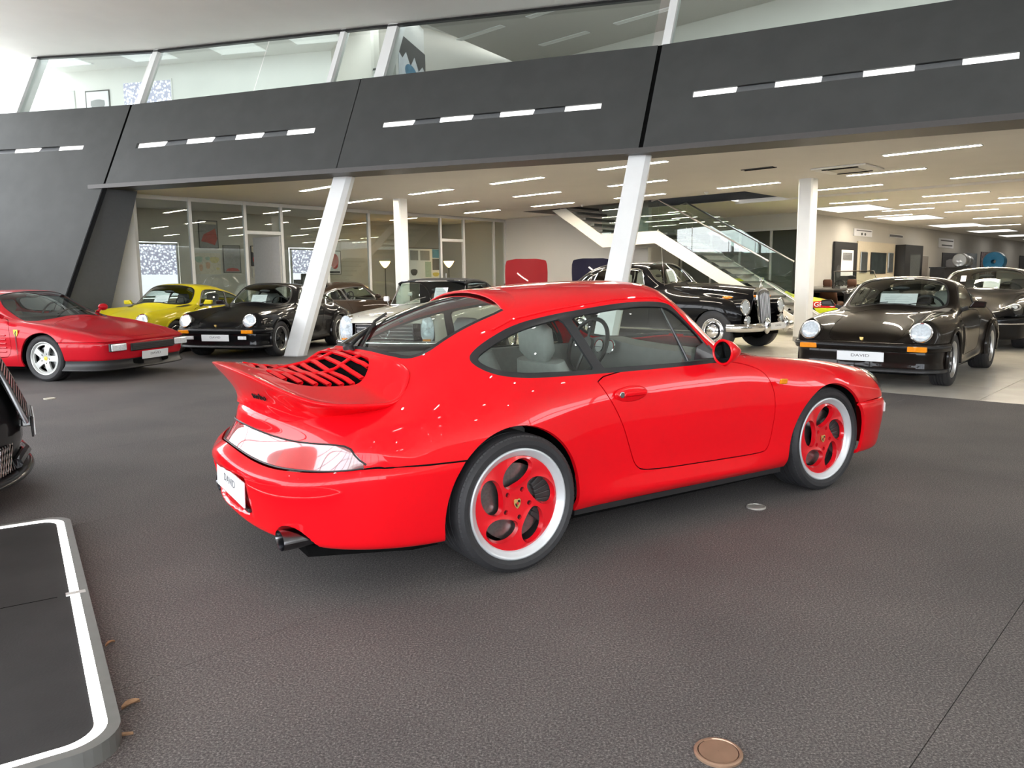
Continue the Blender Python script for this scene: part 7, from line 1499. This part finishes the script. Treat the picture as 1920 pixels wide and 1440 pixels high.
board('wall_picture', 'tall dark abstract picture on the pink-lit wall', 'picture', UR + .01, 43.6, 45.7, .9, 2.40, mat('abstract_dark', (.10, .07, .08), .5, var=.8, var_scale=9, var_col=(.4, .3, .32)))
board('wall_picture', 'small dark picture far along the right wall', 'picture', UR + .01, 52.5, 54.6, 1.55, 2.35, A_DARK)
for k in range(2):
    o = empty('exhibit_rack', tuple(G(UR + .6, 42.3 + k * 1.0)), math.radians(46.5), ('slim wire rack with hanging parts by the wall', 'empty slim wire rack by the wall')[k], 'rack')
    for sx in (-.2, .2): MB().cyl((sx, 0, 0), (sx, 0, 1.85), .02, 8).build('upright', M_ALU, o)
    for z in (.05, .7, 1.3, 1.85): MB().cyl((-.2, 0, z), (.2, 0, z), .015, 8).build('cross_bar', M_ALU, o)
# ------------------------------------------------------------------ upper floor pieces behind the glass
UA, UBd = V3((-14.2, 20.6, 4.8)), nrm((10.2, -2.4, 0)); UN = V3((UBd[1], -UBd[0], 0))
def upic(name, label, cat, s0, s1, z0, z1, m, fr, art=None):
    o = empty(name, tuple(UA + UBd * s0 + UZ * (z0 - 4.8)), 0, label, cat)
    L, h = s1 - s0, z1 - z0; b = .03
    MB().obox(UN * .002, UBd * L, UZ * h, UN * .02).build('frame', fr, o); MB().obox(UN * .022 + UBd * b + UZ * b, UBd * (L - 2 * b), UZ * (h - 2 * b), UN * .002).build('sheet', m, o)
    for nm, poly, mm in (art or []): MB().prism([UN * .0245 + UBd * L * x + UZ * h * y for x, y in poly], UN * .001).build(nm, mm, o)
upic('framed_picture', 'dark framed picture on the bright upper wall', 'picture', 3.91, 4.60, 5.45, 5.98, M_PAPER, M_BLACK, [('print', bl(.5, .35, .3, .3), A_GREY)])
upic('framed_picture', 'pale framed picture on the bright upper wall', 'picture', 3.2, 3.6, 5.5, 6.02, M_PAPER, M_FRAME)
upic('upper_window', 'bright patterned window on the upper floor', 'window', 4.98, 6.35, 5.2, 6.12, M_PAT, M_WHITE)
pwl = V3((-2.1, 15.0, 0)); pwd = nrm((.35, 1.6, 0)); pwn = V3((-pwd[1], pwd[0], 0))
MB().obox(pwl + UZ * 4.8, pwd * 1.95, -pwn * -.08, UZ * 1.6).build('wall_upper_poster', M_WHITE, kind='structure')
o = empty('mountain_poster', tuple(pwl + pwd * .14 + UZ * 4.99), 0, 'tall poster of a blue round car before snowy mountains', 'poster'); pn = V3((pwd[1], -pwd[0], 0))
MB().obox(pn * .002, pwd * 1.62, UZ * .92, pn * .01).build('sheet', mat('snow_white', (.72, .75, .80), .6, var=.08, var_scale=6), o)
MB().prism([pn * .0125 + pwd * 1.62 * x + UZ * .92 * y for x, y in ((0, 1), (1, 1), (1, .55), (.85, .68), (.7, .52), (.55, .75), (.4, .5), (.25, .72), (.12, .55), (0, .62))], pn * .001).build('dark_sky', mat('poster_night', (.02, .022, .025), .5, var=.1), o)
MB().prism([pn * .0125 + pwd * 1.62 * (.42 + .22 * math.cos(a)) + UZ * .92 * (.36 + .17 * math.sin(a)) for a in np.linspace(0, 2 * PI, 18, endpoint=False)], pn * .0015).build('blue_car_shape', A_BLUE, o)
o = empty('white_figure', (-2.50, 15.12, 4.8), 0, 'small white figure with dark cap standing at the gallery glass', 'figurine')
MB().lathe([(.08, 0), (.06, .1), (.09, .22), (.10, .28), (.04, .33), (.03, .35)], 16, ax=(0, 0, 1)).build('body', M_WHITE, o, smooth=True); MB().ellipsoid((0, 0, .39), (.05, .05, .055), 14, 8).build('head', M_WHITE, o, smooth=True); MB().lathe([(.056, .40), (.05, .44), (.001, .455)], 14, ax=(0, 0, 1)).build('cap', M_BLACK, o, smooth=True); MB().tube([(.08, 0, .27), (.16, -.04, .24), (.22, -.06, .28)], .02, 8).build('arm', M_WHITE, o, smooth=True)
# fill panels added to brighten the upper left room
for k, (x, y) in enumerate(((-10.5, 18.6), (-8.3, 18.2), (-6.1, 17.7), (-4.2, 17.0))):
    o = empty('upper_fill_panel', (x, y, 6.45), -.23, 'square white fill panel added to brighten the upper room', 'ceiling light', 'fill panels added in the upper room')
    MB().box((0, 0, -.01), (1.1, 1.1, .02)).build('diffuser', mat('fill_upper', (.9, .9, .9), .4, emit=(.95, 1, .98), emit_s=.25), o); MB().box((0, .57, -.012), (1.18, .04, .03)).box((0, -.57, -.012), (1.18, .04, .03)).build('trim_frame', M_COLUMN, o)
# ------------------------------------------------------------------ place the cars
D_ = math.radians
red_coupe()
classic_coupe('black classic sports coupe on stone tiles with orange indicators and silver wheels', (6.004, 11.235), D_(229.7), P_BLACKBR, lea=(.30, .30, .27), card_w=.30)
classic_coupe('black classic sports coupe with fog lamps beside the leaning column', (-4.35, 15.95), D_(257), P_BLACK, fog=True, spoke=M_BLACK)
classic_coupe('yellow classic sports coupe with yellow mirrors', (-6.40, 16.55), D_(256), paint('yellow_paint', (.62, .52, .02)))
wedge_coupe('red wedge-nosed sports coupe with silver star wheels', (-8.40, 11.72), D_(-14.5))
roadster('white classic roadster with black soft top and upright chrome headlights', (-.807, 14.032), D_(251), paint('ivory_paint', (.66, .63, .54)))
saloon('black vintage saloon with tall chrome radiator and round headlights', (2.004, 16.229), D_(-45.9))
modern_coupe('large modern black coupe with ringed headlights behind the classic coupe', (10.11, 16.02), D_(229), P_BLACK, 1.12, cards=2)
modern_coupe('brown coupe parked along the office glass', tuple(G(-16.35, 10.2)[:2]), D_(46.5), paint('brown_paint', (.030, .020, .014)))
YG = paint('lime_race_paint', (.50, .58, .02)); RR = paint('race_red_paint', (.45, .008, .012)); WH = paint('race_white_paint', (.70, .70, .68))
lv = dict(cuts=[('red_flash', side_poly([(2.05, .50), (2.35, .66), (2.75, .70), (3.2, .60), (3.2, .30), (2.3, .30)], 0, .3), RR), ('white_field', side_poly([(.75, .30), (.80, .72), (1.60, .70), (2.0, .62), (1.9, .30)], 0, .55), WH), ('red_stripe', side_poly([(.2, .73), (1.95, .705), (1.95, .76), (.2, .79)], 0, .55), RR)])
race = modern_coupe('lime yellow race car with red nose and number 2 on the door', (5.42, 20.8), D_(-20), YG, 1.0, 'race_car', livery=lv, trim=False, glass=M_DARKGLASS)
for s in (1, -1):
    text_obj('race_number', '2', .34, (1.12, s * .838, .52), (-s, 0, 0), (0, 0, 1), M_BLACK, race, extrude=.003)
    text_obj('sponsor_lettering', 'GP', .17, (2.62, s * .853, .60), (-s, .12 * 0, 0), (0, -s * .45, 1), M_PAPER, race, extrude=.003)
b = roadster('black open tourer with raked windscreen behind the race car', tuple(G(-8.62, 22.5)[:2]), D_(46.5), P_BLACK, False, 'open_tourer', False, card=False); b.scale = (1.12, 1.0, 1.12)
b = roadster('dark red roadster with its bonnet tilted up by the back wall', (.38, 21.75), D_(270), paint('maroon_paint', (.16, .010, .014)), True, 'lifted_roadster', False, card=False); b.scale = (.92,) * 3; lift_bonnet(b, 72)
b = roadster('dark blue roadster with its bonnet tilted up under the stairs', (2.02, 21.85), D_(270), paint('midnight_paint', (.008, .008, .020)), False, 'lifted_roadster', False, card=False); b.scale = (.92,) * 3; lift_bonnet(b, 72)
roadster('pale roadster with black top behind the white classic roadster', (-1.38, 18.65), D_(270), paint('white_paint_car', (.68, .68, .66)), True, 'roadster', False, card=False)
_g = H(-5.36, -2.16); grand_tourer('dark grey grand tourer with slatted grille beside the platform', (float(_g[0]), float(_g[1])), HY)
